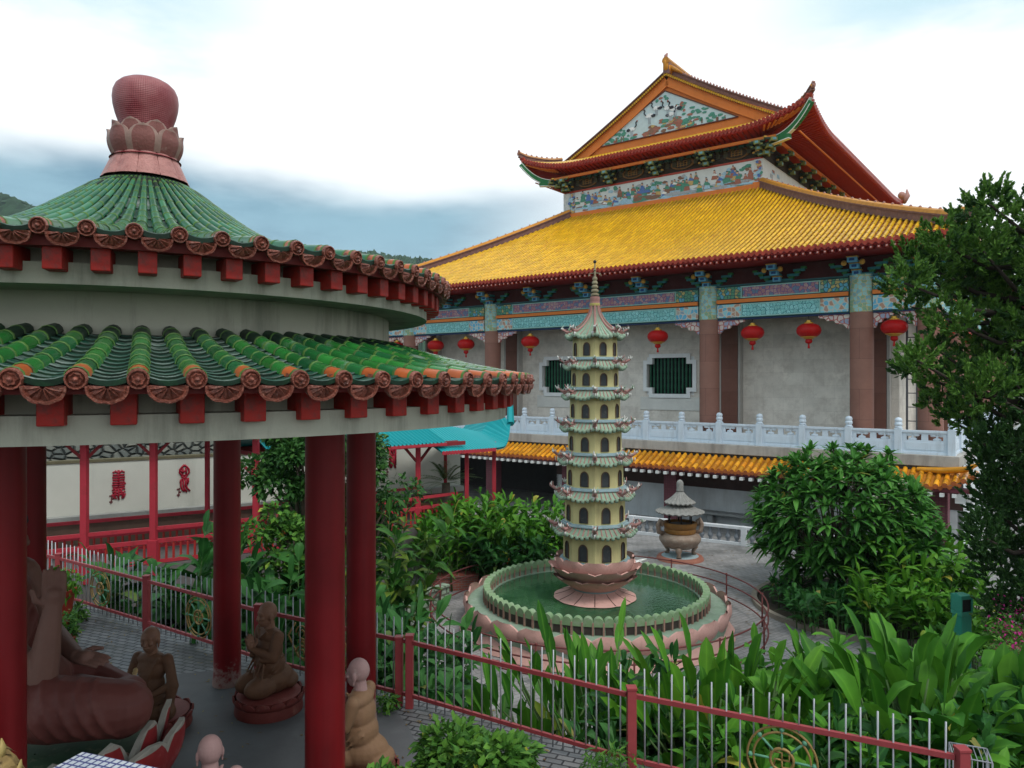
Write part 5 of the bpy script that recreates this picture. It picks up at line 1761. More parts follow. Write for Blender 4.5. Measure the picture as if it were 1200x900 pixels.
# ---- ring railing round the pool
rail = thing('ring_railing', 'low dark red tubular railing curving round the pool', 'railing', (QX, QY, 0), 0)
rail_m = M('rusty maroon rail paint', (.15, .04, .038), rough=.5, var=.4, vs=5, stain=(.10, .06, .05), sa=.7, ss=6, sth=.5)
RR = 4.75
A0, A1 = R(-222), R(78)
def arc(a, z, r=RR): return (r * cos(a), r * sin(a), z)
for z in (.92, .60, .22):
    q = MB(); q.tube([arc(A0 + (A1 - A0) * i / 80, z) for i in range(81)], .022, 7); q.build('rail', rail_m, rail, True)
for k in range(12):
    a = A0 + (A1 - A0) * k / 11
    q = MB(); q.tube([(0, 0, 0), (0, 0, .93)], .024, 8); q.ball((0, 0, .94), .035, 8, 5)
    q.build('post', rail_m, rail, True, loc=arc(a, 0))
# ---- incense burner
ib = thing('incense_burner', 'tall bronze incense burner with two tier metal canopy on a round plinth', 'incense burner', (6.63, 29.3, 0), R(8))
brz = M('weathered bronze bowl', (.27, .20, .155), rough=.55, var=.4, vs=6, metal=.15, stain=(.42, .36, .30), sa=.6, ss=5, sth=.5, bump=.2, bs=25)
brg = M('golden brown bronze rim', (.25, .12, .035), rough=.5, var=.4, vs=8, metal=.25, bump=.4, bs=30)
q = MB(); q.lathe([(.01, .14), (.72, .14)], 40, mi=0); q.lathe([(.72, .14), (.86, .13), (.90, .08), (.92, 0)], 40, mi=1)
q.build('plinth', [M('pale blue plinth', (.36, .47, .50), var=.2, vs=3), M('rust red plinth edge', (.32, .13, .09), var=.3)], ib, True, ang=35)
q = MB(); q.lathe([(.05, .42), (.45, .44), (.68, .56), (.80, .74), (.82, .86), (.74, .98), (.60, 1.02), (.58, 1.04)], 40)
bowl = q.build('bowl', brz, ib, True)
q = MB(); q.lathe([(.58, 1.03), (.61, 1.06), (.62, 1.18), (.60, 1.22), (.63, 1.26), (.66, 1.40), (.64, 1.46), (.56, 1.46), (.54, 1.30)], 40); q.lathe([(.54, 1.36), (.01, 1.37)], 24, mi=1)
q.build('rim', [brg, M('grey ash', (.10, .09, .085), var=.3)], bowl, True, ang=35)
for a in (R(-115), R(5), R(125)):
    q = MB(); q.tube([(.5 * cos(a), .5 * sin(a), .60), (.66 * cos(a), .66 * sin(a), .42), (.56 * cos(a), .56 * sin(a), .26), (.62 * cos(a), .62 * sin(a), .15)], [.14, .12, .07, .11], 10); q.ball((.66 * cos(a), .66 * sin(a), .47), .11, 8, 5)
    q.build('leg', brz, ib, True)
for sg in (-1, 1):
    q = MB(); q.tube([(sg * .66, 0, 1.02), (sg * .86, 0, 1.08), (sg * .90, 0, 1.35), (sg * .80, 0, 1.56), (sg * .70, 0, 1.5), (sg * .76, 0, 1.3)], [.06, .07, .07, .06, .05, .04], 8, flat=1.4); q.build('handle', brz, ib, True)
can = M('grey canopy metal', (.24, .235, .22), rough=.6, var=.35, vs=7, stain=(.12, .11, .10), sa=.6, ss=8, sth=.5)
for k in range(6):
    a = R(60 * k + 15); q = MB(); q.tube([(.48 * cos(a), .48 * sin(a), 1.42), (.48 * cos(a), .48 * sin(a), 1.92)], .026, 7); q.build('canopy_post', M('black iron', (.03, .03, .032), rough=.5), ib, True)
def canopy(r0, z0, r1, z1, n, name):
    q = MB()
    P = []
    for v in [i / 6 for i in range(7)]:
        r_ = r0 + (r1 - r0) * v; row = []
        for j in range(97):
            a = 2 * PI * j / 96
            rr_ = r_ * (1 + .012 * cos(n * a)); row.append((rr_ * cos(a), rr_ * sin(a), z0 + (z1 - z0) * (v * .6 + .4 * v * v) + .02 * cos(n * a) * (1 - v * .5)))
        P.append(row)
    q.grid(P); q.grid([P[0], [(p[0] * .97, p[1] * .97, p[2] - .05) for p in P[0]], [(p[0] * .4, p[1] * .4, z0 + .02) for p in P[0]]])
    return q.build(name, can, ib, True, ang=60)
canopy(.95, 1.88, .40, 2.14, 24, 'lower_canopy'); canopy(.60, 2.24, .12, 2.66, 20, 'upper_canopy')
q = MB(); q.lathe([(.40, 2.10), (.38, 2.24), (.56, 2.25)], 24, mi=1); q.lathe([(.12, 2.64), (.15, 2.7), (.13, 2.76), (.14, 2.98), (.12, 3.04), (.08, 3.10), (.01, 3.13)], 14); q.build('finial', [can, MATS['black iron']], ib, True, ang=35)
# ---- white baluster fence
f0, f1 = Vector((3.4, 35.55, 0)), Vector((16.4, 27.7, 0))
wf = thing('baluster_fence', 'low white fence with grey vase balusters behind the incense burner', 'fence', f0, math.atan2(f1.y - f0.y, f1.x - f0.x))
wp = M('white fence paint', (.66, .68, .70), rough=.55, var=.15, stain=(.40, .40, .36), sa=.5, ss=3, sth=.55)
gb = M('grey blue baluster', (.19, .21, .235), rough=.5, var=.2)
FL = (f1 - f0).length
nb = 6
for k in range(nb + 1):
    q = MB(); q.box((0, 0, .41), (.26, .26, .82)); q.build('post', wp, wf, bevel=.015, loc=(FL * k / nb, 0, 0))
for k in range(nb):
    q = MB(); a, b = FL * k / nb + .13, FL * (k + 1) / nb - .13
    q.box(((a + b) / 2, 0, .75), (b - a, .22, .13)); q.box(((a + b) / 2, 0, .07), (b - a, .22, .14)); q.build('rail', wp, wf, bevel=.012)
    n = 6
    for j in range(n):
        q = MB(); q.lathe([(.08, .14), (.06, .2), (.12, .30), (.11, .38), (.05, .5), (.055, .56), (.08, .6), (.08, .69)], 10); q.build('baluster', gb, wf, True, loc=(a + (b - a) * (j + .5) / n, 0, 0))
# ---- covered walkway
wk = thing('covered_walkway', 'red timber covered walkway with turquoise sheet roof', 'walkway', (0, 0, 0))
wred = M('red walkway paint', (.44, .036, .055), rough=.5, var=.25, vs=3, stain=(.20, .03, .03), sa=.6, ss=3, sth=.5)
turq = M('turquoise roofing sheet', (.006, .26, .285), rough=.4, var=.12, vs=1, stain=(.02, .25, .28), sa=.4, ss=2, sth=.55)
FZ = E - 5.2
A = Vector((-14.5, 18.4, 0)); B = Vector((-7.6, 22.7, 0)); D = Vector((-2.05, 27.75, 0)); G = Vector((.05, 30.2, 0))
def wseg(p, q, np_, deck=True):
    d = (q - p); L_ = d.length; d.normalize(); n = Vector((-d.y, d.x, 0))
    return d, n, L_
timber = MB()
posts = []
for p, q_, c in ((A, B, 3), (B, D, 3)):
    d, n, L_ = wseg(p, q_, c)
    qd = MB()
    qd.bar(p + n * 1.1 + Vector((0, 0, FZ - .08)), q_ + n * 1.1 + Vector((0, 0, FZ - .08)), 2.4, .16)
    qd.bar(p + Vector((0, 0, FZ - 1.2)), q_ + Vector((0, 0, FZ - 1.2)), .2, 2.1)
    qd.build('deck', M('grey deck', (.14, .13, .125), var=.3), wk)
    for side in (0, 2.2):
        off = n * side
        # rails
        for z in ((1.02, .10), (.66, .12)) if side == 0 else ((1.02, .1), (.55, .1)):
            qr = MB(); qr.bar(p + off + Vector((0, 0, FZ + z[0])), q_ + off + Vector((0, 0, FZ + z[0])), .07, z[1]); qr.build('rail', wred, wk)
        qr = MB(); qr.bar(p + off + Vector((0, 0, FZ + .08)), q_ + off + Vector((0, 0, FZ + .08)), .07, .1); qr.build('rail', wred, wk)
        qp = MB(); k = 0; s_ = .1
        while s_ < L_:
            c0 = p + d * s_ + off
            qp.box((c0.x, c0.y, FZ + .37), (.05, .05, .60)); s_ += .19
        qp.build('slat_panel', M('red walkway slats', (.40, .035, .03), var=.3), wk)
def wpost(c, z0, z1, wd=.17):
    q = MB(); q.box((0, 0, (z0 + z1) / 2), (wd, wd, z1 - z0)); q.box((0, 0, z0 + .5), (wd * 1.5, wd * 1.5, 1.0)); q.build('post', wred, wk, bevel=.01, loc=(c.x, c.y, 0))
ez_ = E - 2.28; ezA = E - 1.50
wpost_pts = []
for px_, Y in ((180, 21.6), (99, 20.3), (490, 26.4)):
    pass
dAB = (B - A).normalized(); nAB = Vector((-dAB.y, dAB.x, 0)); dBD = (D - B).normalized(); nBD = Vector((-dBD.y, dBD.x, 0))
def on_px(p, d, px_):      # the post of the row that stands there
    k = (px_ - 600) / 870
    s_ = (k * p.y - p.x) / (d.x - k * d.y)
    return p + d * s_
near = [on_px(A, dAB, 99), on_px(A, dAB, 180), on_px(B, dBD, 300), on_px(B, dBD, 400), on_px(B, dBD, 490)]
for c in near: wpost(c, FZ - .3, ezA if c.x < B.x else ez_)
for c in (on_px(A + nAB * 2.2, dAB, 243), on_px(B + nBD * 2.2, dBD, 380), on_px(B + nBD * 2.2, dBD, 522)): wpost(c, FZ - .3, (ezA if c.x < B.x + .3 else ez_) + .1, .13)
for c in (on_px(D, (G - D).normalized(), 547), on_px(D, (G - D).normalized(), 579)): wpost(c, FZ - .8, ez_ - .1, .15)
# eave beams and braces
q = MB()
for p, q_, n, ez1 in ((A, B, nAB, ezA), (B, D, nBD, ez_)):
    for side in (-.45, 2.65):
        q.bar(p + n * side + Vector((0, 0, ez1 + .02)), q_ + n * side + Vector((0, 0, ez1 + .02)), .09, .14)
    for side in (0, 2.2):
        q.bar(p + n * side + Vector((0, 0, ez1 + .0)), q_ + n * side + Vector((0, 0, ez1 + .0)), .12, .16)
for c, d, ez1 in [(c, dAB, ezA) for c in near[:2]] + [(c, dBD, ez_) for c in near[2:]]:
    for sg in (-1, 1):
        q.bar(c + Vector((0, 0, ez1 - .65)), c + d * sg * .55 + Vector((0, 0, ez1 - .08)), .08, .08)
    n = Vector((-d.y, d.x, 0))
    q.bar(c + n * -.45 + Vector((0, 0, ez1 + .06)), c + n * 2.65 + Vector((0, 0, ez1 + .06)), .09, .12)
q.build('eave_frame', M('dark red timber', (.22, .025, .03), var=.3), wk)
def sheet_roof(p, q_, n, e0, rz_, e1, name, ze0, ze1, nr=40):
    q = MB(); d = q_ - p
    prof = [(-e0, ze0), ((2.2) / 2, rz_), (2.2 + e1, ze1)]
    for (a, za), (b, zb_) in zip(prof, prof[1:]):
        rows_ = []
        for i in range(nr * 4 + 1):
            t = i / (nr * 4); hh = (0, .0, .06, .0)[i % 4]
            rows_.append([p + d * t + n * a + Vector((0, 0, za + hh)), p + d * t + n * b + Vector((0, 0, zb_ + hh))])
        q.grid(rows_)
        q.grid([[r_[0] - Vector((0, 0, .04)), r_[1] - Vector((0, 0, .04))] for r_ in rows_][::40])
    q.bar(p + n * 1.1 + Vector((0, 0, rz_ + .03)), q_ + n * 1.1 + Vector((0, 0, rz_ + .03)), .3, .07)
    q.bar(p + n * -e0 + Vector((0, 0, ze0 - .05)), q_ + n * -e0 + Vector((0, 0, ze0 - .05)), .03, .10, 1)
    return q.build(name, [turq, wred], wk)
B2 = on_px(B, dBD, 512)
sheet_roof(A, B, nAB, .6, E - .75, .6, 'roof', ezA + .08, ezA + .08)
sheet_roof(B, B2, nBD, .6, E - 1.55, .6, 'roof', ez_ + .08, ez_ + .08)
# lower roof section that flares up to a curved point at the temple end
B3 = on_px(B, dBD, 502)
q = MB()
d2 = (G - B3); d2n = d2.normalized(); n2 = Vector((-d2n.y, d2n.x, 0))
P = []
nr = 64
for i in range(nr + 1):
    t = i / nr
    c = B3 + d2 * t
    ze = E - 2.50 - .02 * t * 4 + (.85 * max(0, (t - .72) / .28) ** 2.2)
    zr = E - 1.72 - .55 * max(0, (t - .35) / .65) ** 1.3 + (1.35 * max(0, (t - .80) / .20) ** 2)
    wd = 1.0
    hh = .028 if i % 2 else 0
    row = []
    for s_ in (0, .2, .4, .6, .8, 1):
        off = -.75 + (1.1 + .75) * s_ + .9 * max(0, (t - .6) / .4) ** 1.5 * (1 - s_)
        row.append(c + n2 * off + Vector((0, 0, ze + (zr - ze) * s_ + hh)))
    for s_ in (.33, .66, 1):
        row.append(c + n2 * (1.1 + 1.6 * s_) + Vector((0, 0, zr + (ze - zr) * s_ + hh)))
    P.append(row)
q.grid(P, 0)
q.grid([[p + Vector((0, 0, -.06)) for p in (r_[0], r_[5], r_[8])] for r_ in P[::4]], 0)
q.grid([[r_[0] for r_ in P[:40]], [r_[0] - Vector((0, 0, .13)) for r_ in P[:40]]], 1)
tipb = P[-1]
q.tube([tipb[0], tipb[0].lerp(tipb[5], .5) + d2n * .5 + Vector((0, 0, .35)), tipb[5] + d2n * .75 + Vector((0, 0, .55))], [.16, .12, .03], 6, 0)
q.build('flared_roof', [turq, wred], wk)
# stone steps and dark openings at the end of the walkway
q = MB()
for k in range(7):
    c = D + (G - D).normalized() * (.2 + .32 * k)
    nn = Vector((-(G - D).normalized().y, (G - D).normalized().x, 0))
    q.bar(c + nn * .1 + Vector((0, 0, FZ - .1 - .12 * k + .4)), c + nn * 2.3 + Vector((0, 0, FZ - .1 - .12 * k + .4)), .32, .14)
q.build('step_flight', M('orange brown step', (.32, .12, .05), var=.3), wk)
# ---- white wall with red seal-script characters, rubble wall behind
W0, W1 = Vector((-19.5, 21.4, 0)), Vector((-2.2, 31.6, 0))
wrot = math.atan2(W1.y - W0.y, W1.x - W0.x)
ww = thing('inscribed_wall', 'white garden wall carrying red seal script characters', 'wall', W0, wrot)
WL = (W1 - W0).length
q = MB(); q.box2((0, 0, E - 4.4), (WL, .3, E - 2.68))
q.build('wall_face', M('off white wall paint', (.56, .56, .50), rough=.75, var=.12, vs=.8, stain=(.36, .37, .32), sa=.5, ss=.9, sth=.52, streak=True), ww)
q = MB(); q.box2((0, -.35, E - 4.62), (WL, .3, E - 4.4)); q.build('base_ledge', M('light stone ledge', (.33, .33, .31), var=.5, vs=1.5, stain=(.10, .10, .09), sa=.7, ss=2), ww)
q = MB(); q.box2((0, -.25, 0), (WL, .3, E - 4.63)); q.build('plinth', M('brown plinth', (.16, .10, .075), rough=.85, var=.4, vs=1.5, stain=(.05, .045, .035), sa=.7, ss=1.2), ww)
q = MB(); q.box2((-.0, -.03, E - 2.69), (WL, .33, E - 2.60)); q.build('coping', M('mossy coping', (.13, .115, .07), var=.5, vs=3), ww)
char_m = M('red character paint', (.30, .012, .03), rough=.5, var=.15)
def wall_x(px_):
    k = (px_ - 600) / 870
    d = (W1 - W0).normalized()
    return (k * W0.y - W0.x) / (d.x - k * d.y)
def glyph(px_, strokes, sc, zc, w_):
    x0 = wall_x(px_)
    q = MB()
    for st in strokes:
        ww_ = w_ * (st[0] if isinstance(st[0], (int, float)) else 1)
        pts = [p for p in st if not isinstance(p, (int, float))]
        P3 = [Vector((x0 + p[0] * sc * .86, -.012, zc + p[1] * sc)) for p in pts]
        q.tube(P3, ww_, 6, flat=1.0)
    o = q.build('seal_script_character', char_m, ww, True)
    return o
def curve(*p): return list(p)
g1 = [[(-.25, .95), (-.1, .82), (0, .78)], [(.25, .95), (.1, .82), (0, .78)], [(-.38, .80), (-.3, .88)], [(.38, .80), (.3, .88)], [(0, .98), (0, -.1)],
      [(-.40, .66), (.40, .66)], [(-.42, .50), (.42, .50)], [(-.40, .34), (.40, .34)], [(-.42, .17), (.42, .17)], [(-.44, 0), (-.2, .04), (.2, .02), (.42, .06)],
      [(-.40, -.14), (.42, -.10)], [(-.42, -.34), (-.28, -.22), (-.2, -.36), (-.05, -.22)], [(.42, -.28), (.28, -.2), (.2, -.36), (.05, -.22)],
      [(-.40, -.5), (-.25, -.4), (-.1, -.5), (.1, -.4), (.3, -.5), (.44, -.4)], [(-.36, -.66), (-.2, -.56), (-.05, -.7), (.15, -.56), (.4, -.62)],
      [(-.2, -.2), (-.22, -.6), (-.3, -.84)], [(.18, -.2), (.2, -.6), (.34, -.86)], [(-.02, -.2), (0, -.95)], [(-.42, -.56), (-.3, -.8), (-.12, -.86)], [(.44, -.56), (.36, -.74), (.2, -.88)], [(.4, .06), (.44, .14)]]
g2 = [[(0, .98), (.2, .82), (.34, .66), (.36, .42), (.2, .24), (-.2, .24), (-.36, .44), (-.34, .66), (-.18, .82), (0, .98)], [(-.12, .74), (-.14, .32)], [(.12, .74), (.14, .30)], [(-.3, .6), (-.1, .5), (.14, .56)],
      [(-.24, .2), (0, .05), (.22, -.02)], [(.2, .22), (0, .04), (-.28, -.1), (-.3, -.3)], [(-.25, -.02), (-.26, -.5), (-.16, -.75), (0, -.9)], [(-.06, 0), (-.08, -.4), (.0, -.7), (.18, -.94)], [(.14, 0), (.1, -.4), (.2, -.66), (.42, -.88)], [(.28, .05), (.3, -.2), (.22, -.4)]]
g3 = [[(-.2, .9), (.2, .9)], [(-.2, .5), (.2, .55)], [(-.28, .95), (-.28, -.8)], [(.28, .95), (.28, -.7)], [(-.28, .2), (.28, .15)], [(-.1, .1), (-.05, -.6), (-.2, -.9)], [(.1, .1), (.1, -.5), (.3, -.9)], [(0, .7), (0, .2)], [(-.2, -.3), (.25, -.35)]]
glyph(139, g1, .52, E - 3.50, .034); glyph(216, g2, .50, E - 3.42, .036); glyph(460, g3, .50, E - 3.05, .05); glyph(300, g1, .5, E - 3.4, .035); glyph(380, g2, .5, E - 3.35, .034)
for px_, zz in ((130, -4.05), (209, -3.98), (453, -3.75)):
    x0 = wall_x(px_); q = MB()
    for k in range(3): q.box((x0 + (k % 2) * .05, -.008, E + zz + .1 * k), (.10 - .03 * (k % 2), .016, .05))
    q.tube([(x0, -.01, E + zz - .06), (x0 + .03, -.01, E + zz + .25)], .018, 5)
    q.build('signature_mark', M('dark red ink', (.12, .03, .035)), ww)
# rubble wall
def rubble_mat():
    m, t, b = newmat('rubble stone')
    L = t.links.new
    v = vec_axes(t, 'XZY', (2.2, 2.6, 1))
    a = N(t, 'ShaderNodeTexVoronoi', feature='DISTANCE_TO_EDGE', voronoi_dimensions='2D'); c = N(t, 'ShaderNodeTexVoronoi', feature='F1', voronoi_dimensions='2D')
    for q_ in (a, c): q_.inputs['Scale'].default_value = 1.6; L(v, q_.inputs['Vector'])
    hs = N(t, 'ShaderNodeValToRGB'); sp2 = N(t, 'ShaderNodeSeparateColor'); L(c.outputs['Color'], sp2.inputs[0]); L(sp2.outputs[0], hs.inputs[0])
    hs.color_ramp.elements[0].color = (.10, .115, .11, 1); hs.color_ramp.elements[1].color = (.25, .25, .21, 1)
    mm = N(t, 'ShaderNodeMix', data_type='RGBA'); mm.inputs['A'].default_value = (.02, .022, .018, 1); L(hs.outputs[0], mm.inputs['B']); L(ramp(t, a.outputs['Distance'], [(.02, 0.0), (.10, 1.0)]), mm.inputs['Factor'])
    L(mm.outputs['Result'], b.inputs['Base Color']); b.inputs['Roughness'].default_value = .9
    bp = N(t, 'ShaderNodeBump'); bp.inputs['Distance'].default_value = .15; L(ramp(t, a.outputs['Distance'], [(.0, 0.0), (.25, 1.0)]), bp.inputs['Height']); L(bp.outputs[0], b.inputs['Normal'])
    return m
d = (W1 - W0).normalized(); n = Vector((-d.y, d.x, 0))
rw0 = W0 + n * 1.3
q = MB(); q.box2((-4, 0, 0), (WL - 4.2, 1.2, E - 1.1))
o = q.build('rubble_wall', rubble_mat(), None, loc=rw0, rz=wrot)
tag(o, 'grey rubble stone wall rising behind the white inscribed wall', 'wall')
# ---- picket fence along the terrace edge
pf = thing('picket_fence', 'red railed fence of thin silver pickets with dharma wheel medallions', 'fence', (0, 0, TZ))
fred = M('red fence paint', (.29, .05, .055), rough=.42, var=.25, vs=6, stain=(.46, .34, .32), sa=.6, ss=5, sth=.62)
pick = M('silver painted picket', (.35, .36, .385), rough=.35, var=.2, vs=4, metal=.3)
RT, RB, PT = .90, .17, 1.18
def fpost(p, h=.95):
    q = MB(); q.box((0, 0, h / 2), (.10, .10, h)); q.box((0, 0, h + .01), (.115, .115, .03)); q.build('post', fred, pf, bevel=.006, loc=(p.x, p.y, 0))
ends = [FA - u * 2.9, FA, FB, FC, FD, FE, FF]
uu = [(b - a).normalized() for a, b in zip(ends, ends[1:])]
for p in ends[:]: fpost(p)
fpost(FD - uu[3] * .17, .90)
whl = {1: 1, 2: 1, 3: 1, 5: 1, 0: 1}
gold_w = M('gilt painted iron', (.30, .19, .07), rough=.45, var=.4, vs=9, metal=.3)
grn_w = M('green painted spoke', (.10, .27, .17), rough=.45, var=.3, vs=8)
for i, (a, b) in enumerate(zip(ends, ends[1:])):
    L_ = (b - a).length; d = (b - a).normalized(); ang_ = math.atan2(d.y, d.x)
    pan = MB(); pan.bar((.06, 0, RT - .025), (L_ - .06, 0, RT - .025), .045, .05); pan.bar((.06, 0, RB), (L_ - .06, 0, RB), .04, .045)
    po = pan.build('panel', fred, pf, loc=(a.x, a.y, 0), rz=ang_)
    q = MB(); n = int(L_ / .138)
    wheel = i in whl
    for k in range(1, n):
        s_ = L_ * k / n
        j = random.uniform(-.006, .006); t_ = random.uniform(-.008, .008); hh = PT + random.uniform(-.012, .012)
        if wheel and abs(s_ - L_ / 2) < .33:
            dz = math.sqrt(.335 ** 2 - min(.334, abs(s_ - L_ / 2)) ** 2); zc = .51
            segs = [(.05, zc - dz), (zc + dz, hh)]
        else: segs = [(.05, hh)]
        for z0, z1 in segs:
            if z1 - z0 > .02: q.tube([(s_ + j + .012, 0, z0), (s_ + j + t_ + .012, 0, z1)], .0095, 6)
    q.build('pickets', pick, po, True)
    if wheel:
        q = MB(); zc = .51; cx_ = L_ / 2
        def ring(r_, rr_, mi, n_=40): q.tube([(cx_ + r_ * cos(2 * PI * k / n_), 0, zc + r_ * sin(2 * PI * k / n_)) for k in range(n_ + 1)], rr_, 6, mi, cap=False)
        ring(.335, .013, 0); ring(.275, .012, 0); ring(.112, .016, 0, 24)
        for k in range(8):
            t = 2 * PI * k / 8 + R(0)
            q.tube([(cx_ + .1 * cos(t), 0, zc + .1 * sin(t)), (cx_ + .305 * cos(t), 0, zc + .305 * sin(t))], .012, 6, 1)
            q.ball((cx_ + .305 * cos(t), 0, zc + .305 * sin(t)), .026, 8, 5, 1)
        # hub fret: a cross whose arms turn at right angles
        e = .072
        for k in range(4):
            t = PI / 2 * k
            d1 = Vector((cos(t), 0, sin(t))); d2 = Vector((-sin(t), 0, cos(t)))
            c0 = Vector((cx_, 0, zc))
            q.tube([c0, c0 + d1 * e, c0 + d1 * e + d2 * e], .010, 5, 0)
        q.build('wheel_medallion', [gold_w, grn_w], po, True)
        if i in (3,):
            # curling gilt scrollwork beside the wheel
            for sg in (-1, 1):
                q = MB()
                for zz, rr_ in ((.66, .13), (.38, .12), (.52, .08)):
                    pts = []
                    for k in range(26):
                        t = k / 25 * 3.3 * PI
                        r_ = rr_ * (1 - k / 32)
                        pts.append((cx_ + sg * (.52 + r_ * cos(t)), .015, zz + r_ * sin(t)))
                    q.tube(pts, .012, 6)
                pts = [(cx_ + sg * .36, .015, .25), (cx_ + sg * .6, .015, .32), (cx_ + sg * .8, .015, .6), (cx_ + sg * .66, .015, .8)]
                q.tube(pts, .014, 6); q.build('gilt_scroll', gold_w, po, True)
# ================================================================== STATUES IN THE PAVILION
def sculpt(name, balls, caps, mats, parent, voxel=.014, smooth_it=4, loc=None, rz=0.0):
    """one continuous figure: overlapping volumes fused into a single skin"""
    q = MB()
    for c, r in balls:
        q.ball(c, r, 20, 12)
    for pts, rs in caps:
        pts = [Vector(p) for p in pts]
        q.tube(pts, rs, 14)
        for p, r in zip(pts, rs if isinstance(rs, (list, tuple)) else [rs] * len(pts)):
            q.ball(p, r * 1.0, 12, 8)
    me = q.mesh(name + '_src', [])
    o = bpy.data.objects.new(name + '_src', me); C.objects.link(o)
    m = o.modifiers.new('r', 'REMESH'); m.mode = 'VOXEL'; m.voxel_size = voxel
    s = o.modifiers.new('s', 'SMOOTH'); s.iterations = smooth_it; s.factor = .5
    dg = bpy.context.evaluated_depsgraph_get()
    me2 = bpy.data.meshes.new_from_object(o.evaluated_get(dg))
    bpy.data.objects.remove(o)
    me2.name = name
    me2.materials.clear()
    for mm in (mats if isinstance(mats, (list, tuple)) else [mats]): me2.materials.append(mm)
    return link(name, me2, parent, True, loc=loc, rz=rz)
def V3(*a): return Vector(a)
def head(c, s_=1.0, yaw=0.0, bald=True):
    """head facing +x turned by yaw; returns balls, caps"""
    m_ = Matrix.Rotation(yaw, 3, 'Z'); c = Vector(c)
    def P(x, y, z): return c + m_ @ Vector((x * s_, y * s_, z * s_))
    balls = [(P(-.012, 0, .02), (.102 * s_, .092 * s_, .112 * s_)), (P(.02, 0, -.055), (.075 * s_, .066 * s_, .082 * s_)), (P(.05, 0, -.105), (.032 * s_, .034 * s_, .026 * s_))]
    for sg in (-1, 1):
        balls += [(P(.072, sg * .040, -.03), (.022 * s_, .026 * s_, .022 * s_)), (P(.078, sg * .034, .006), (.014 * s_, .018 * s_, .009 * s_)),
                  (P(-.005, sg * .094, -.02), (.022 * s_, .012 * s_, .042 * s_)), (P(.0, sg * .092, -.065), (.012 * s_, .010 * s_, .030 * s_))]
    caps = [([P(.088, 0, .012), P(.102, 0, -.022), P(.108, 0, -.04)], [.010 * s_, .013 * s_, .018 * s_]),
            ([P(.078, -.05, .022), P(.09, -.02, .030), P(.088, 0, .022), P(.09, .02, .030), P(.078, .05, .022)], [.008 * s_] * 5),
            ([P(.084, -.026, -.076), P(.094, 0, -.072), P(.084, .026, -.076)], [.008 * s_, .010 * s_, .008 * s_]),
            ([P(.080, -.02, -.088), P(.089, 0, -.088), P(.080, .02, -.088)], [.008 * s_, .010 * s_, .008 * s_]),
            ([P(-.02, 0, -.06), P(-.035, 0, -.20)], [.058 * s_, .064 * s_])]
    return balls, caps
def hand(p, fwd, side, s_=1.0, curl=.2, spread=.16, thumb=1):
    """five fingers on a palm; p wrist, fwd along the fingers, side towards the thumb"""
    fwd = Vector(fwd).normalized(); side = Vector(side); side = (side - fwd * side.dot(fwd)).normalized(); nn = fwd.cross(side) * thumb
    p = Vector(p); balls, caps = [], []
    caps.append(([p, p + fwd * .05 * s_], [.028 * s_, .036 * s_]))
    for i, (of, ln) in enumerate(((.034, .072), (.0115, .082), (-.0115, .076), (-.034, .058))):
        b = p + fwd * .075 * s_ + side * of * s_
        caps.append(([p + fwd * .02 * s_ + side * of * .7 * s_, b], [.016 * s_, .0115 * s_]))
        d1 = (fwd + side * of * spread * 8).normalized()
        k = b + d1 * ln * .5 * s_
        d2 = (d1 + nn * curl * 1.5).normalized(); k2 = k + d2 * ln * .32 * s_
        d3 = (d2 + nn * curl * 1.5).normalized()
        caps.append(([b, k, k2, k2 + d3 * ln * .25 * s_], [.0098 * s_, .0094 * s_, .0088 * s_, .0072 * s_]))
    t0 = p + fwd * .02 * s_ + side * .026 * s_
    caps.append(([t0, t0 + (fwd * .5 + side).normalized() * .04 * s_, t0 + (fwd * 1.2 + side).normalized() * .075 * s_], [.016 * s_, .014 * s_, .010 * s_]))
    return balls, caps
robe_d = M('brown painted robe', (.125, .060, .034), rough=.62, var=.3, vs=5, stain=(.07, .035, .025), sa=.6, ss=4, sth=.5, bump=.15, bs=30)
robe_l = M('tan painted robe', (.25, .14, .078), rough=.65, var=.25, vs=5, stain=(.20, .11, .07), sa=.6, ss=5, sth=.5, bump=.15, bs=30)
rosy = M('rose painted plaster', (.36, .22, .21), rough=.6, var=.2, vs=6, stain=(.56, .45, .42), sa=.6, ss=8, sth=.58, bump=.1, bs=30)
skin_d = M('brown painted skin', (.185, .095, .062), rough=.5, var=.25, vs=6, stain=(.26, .16, .12), sa=.5, ss=8, sth=.56)
lot_r = M('dark red lotus seat', (.16, .035, .03), rough=.6, var=.35, vs=6, stain=(.30, .16, .12), sa=.5, ss=7, sth=.56)
def lotus_seat(parent, r, h, n=14, mat=None, z0=0.0, trim=None):
    q = MB(); q.lathe([(.01, 0), (r * .98, 0), (r, .03), (r * .97, h * .55), (r * .9, h * .6), (r * .93, h * .95), (r * .85, h), (.01, h)], 40)
    s = q.build('lotus_seat', mat or lot_r, parent, True, ang=40, loc=(0, 0, z0))
    for k in range(n):
        q = MB(); petal(q, 2 * PI * k / n, r * .88, h * .42, r * 1.02, h * 1.02, r * PI / n * 1.0, .02, .035, .02, pointed=.25, w0=.8)
        q.build('lotus_petal', mat or lot_r, s, True, ang=45)
    return s
def robe_folds(pairs, r=.008):
    return [([Vector(p) for p in pts], [r] * len(pts)) for pts in pairs]
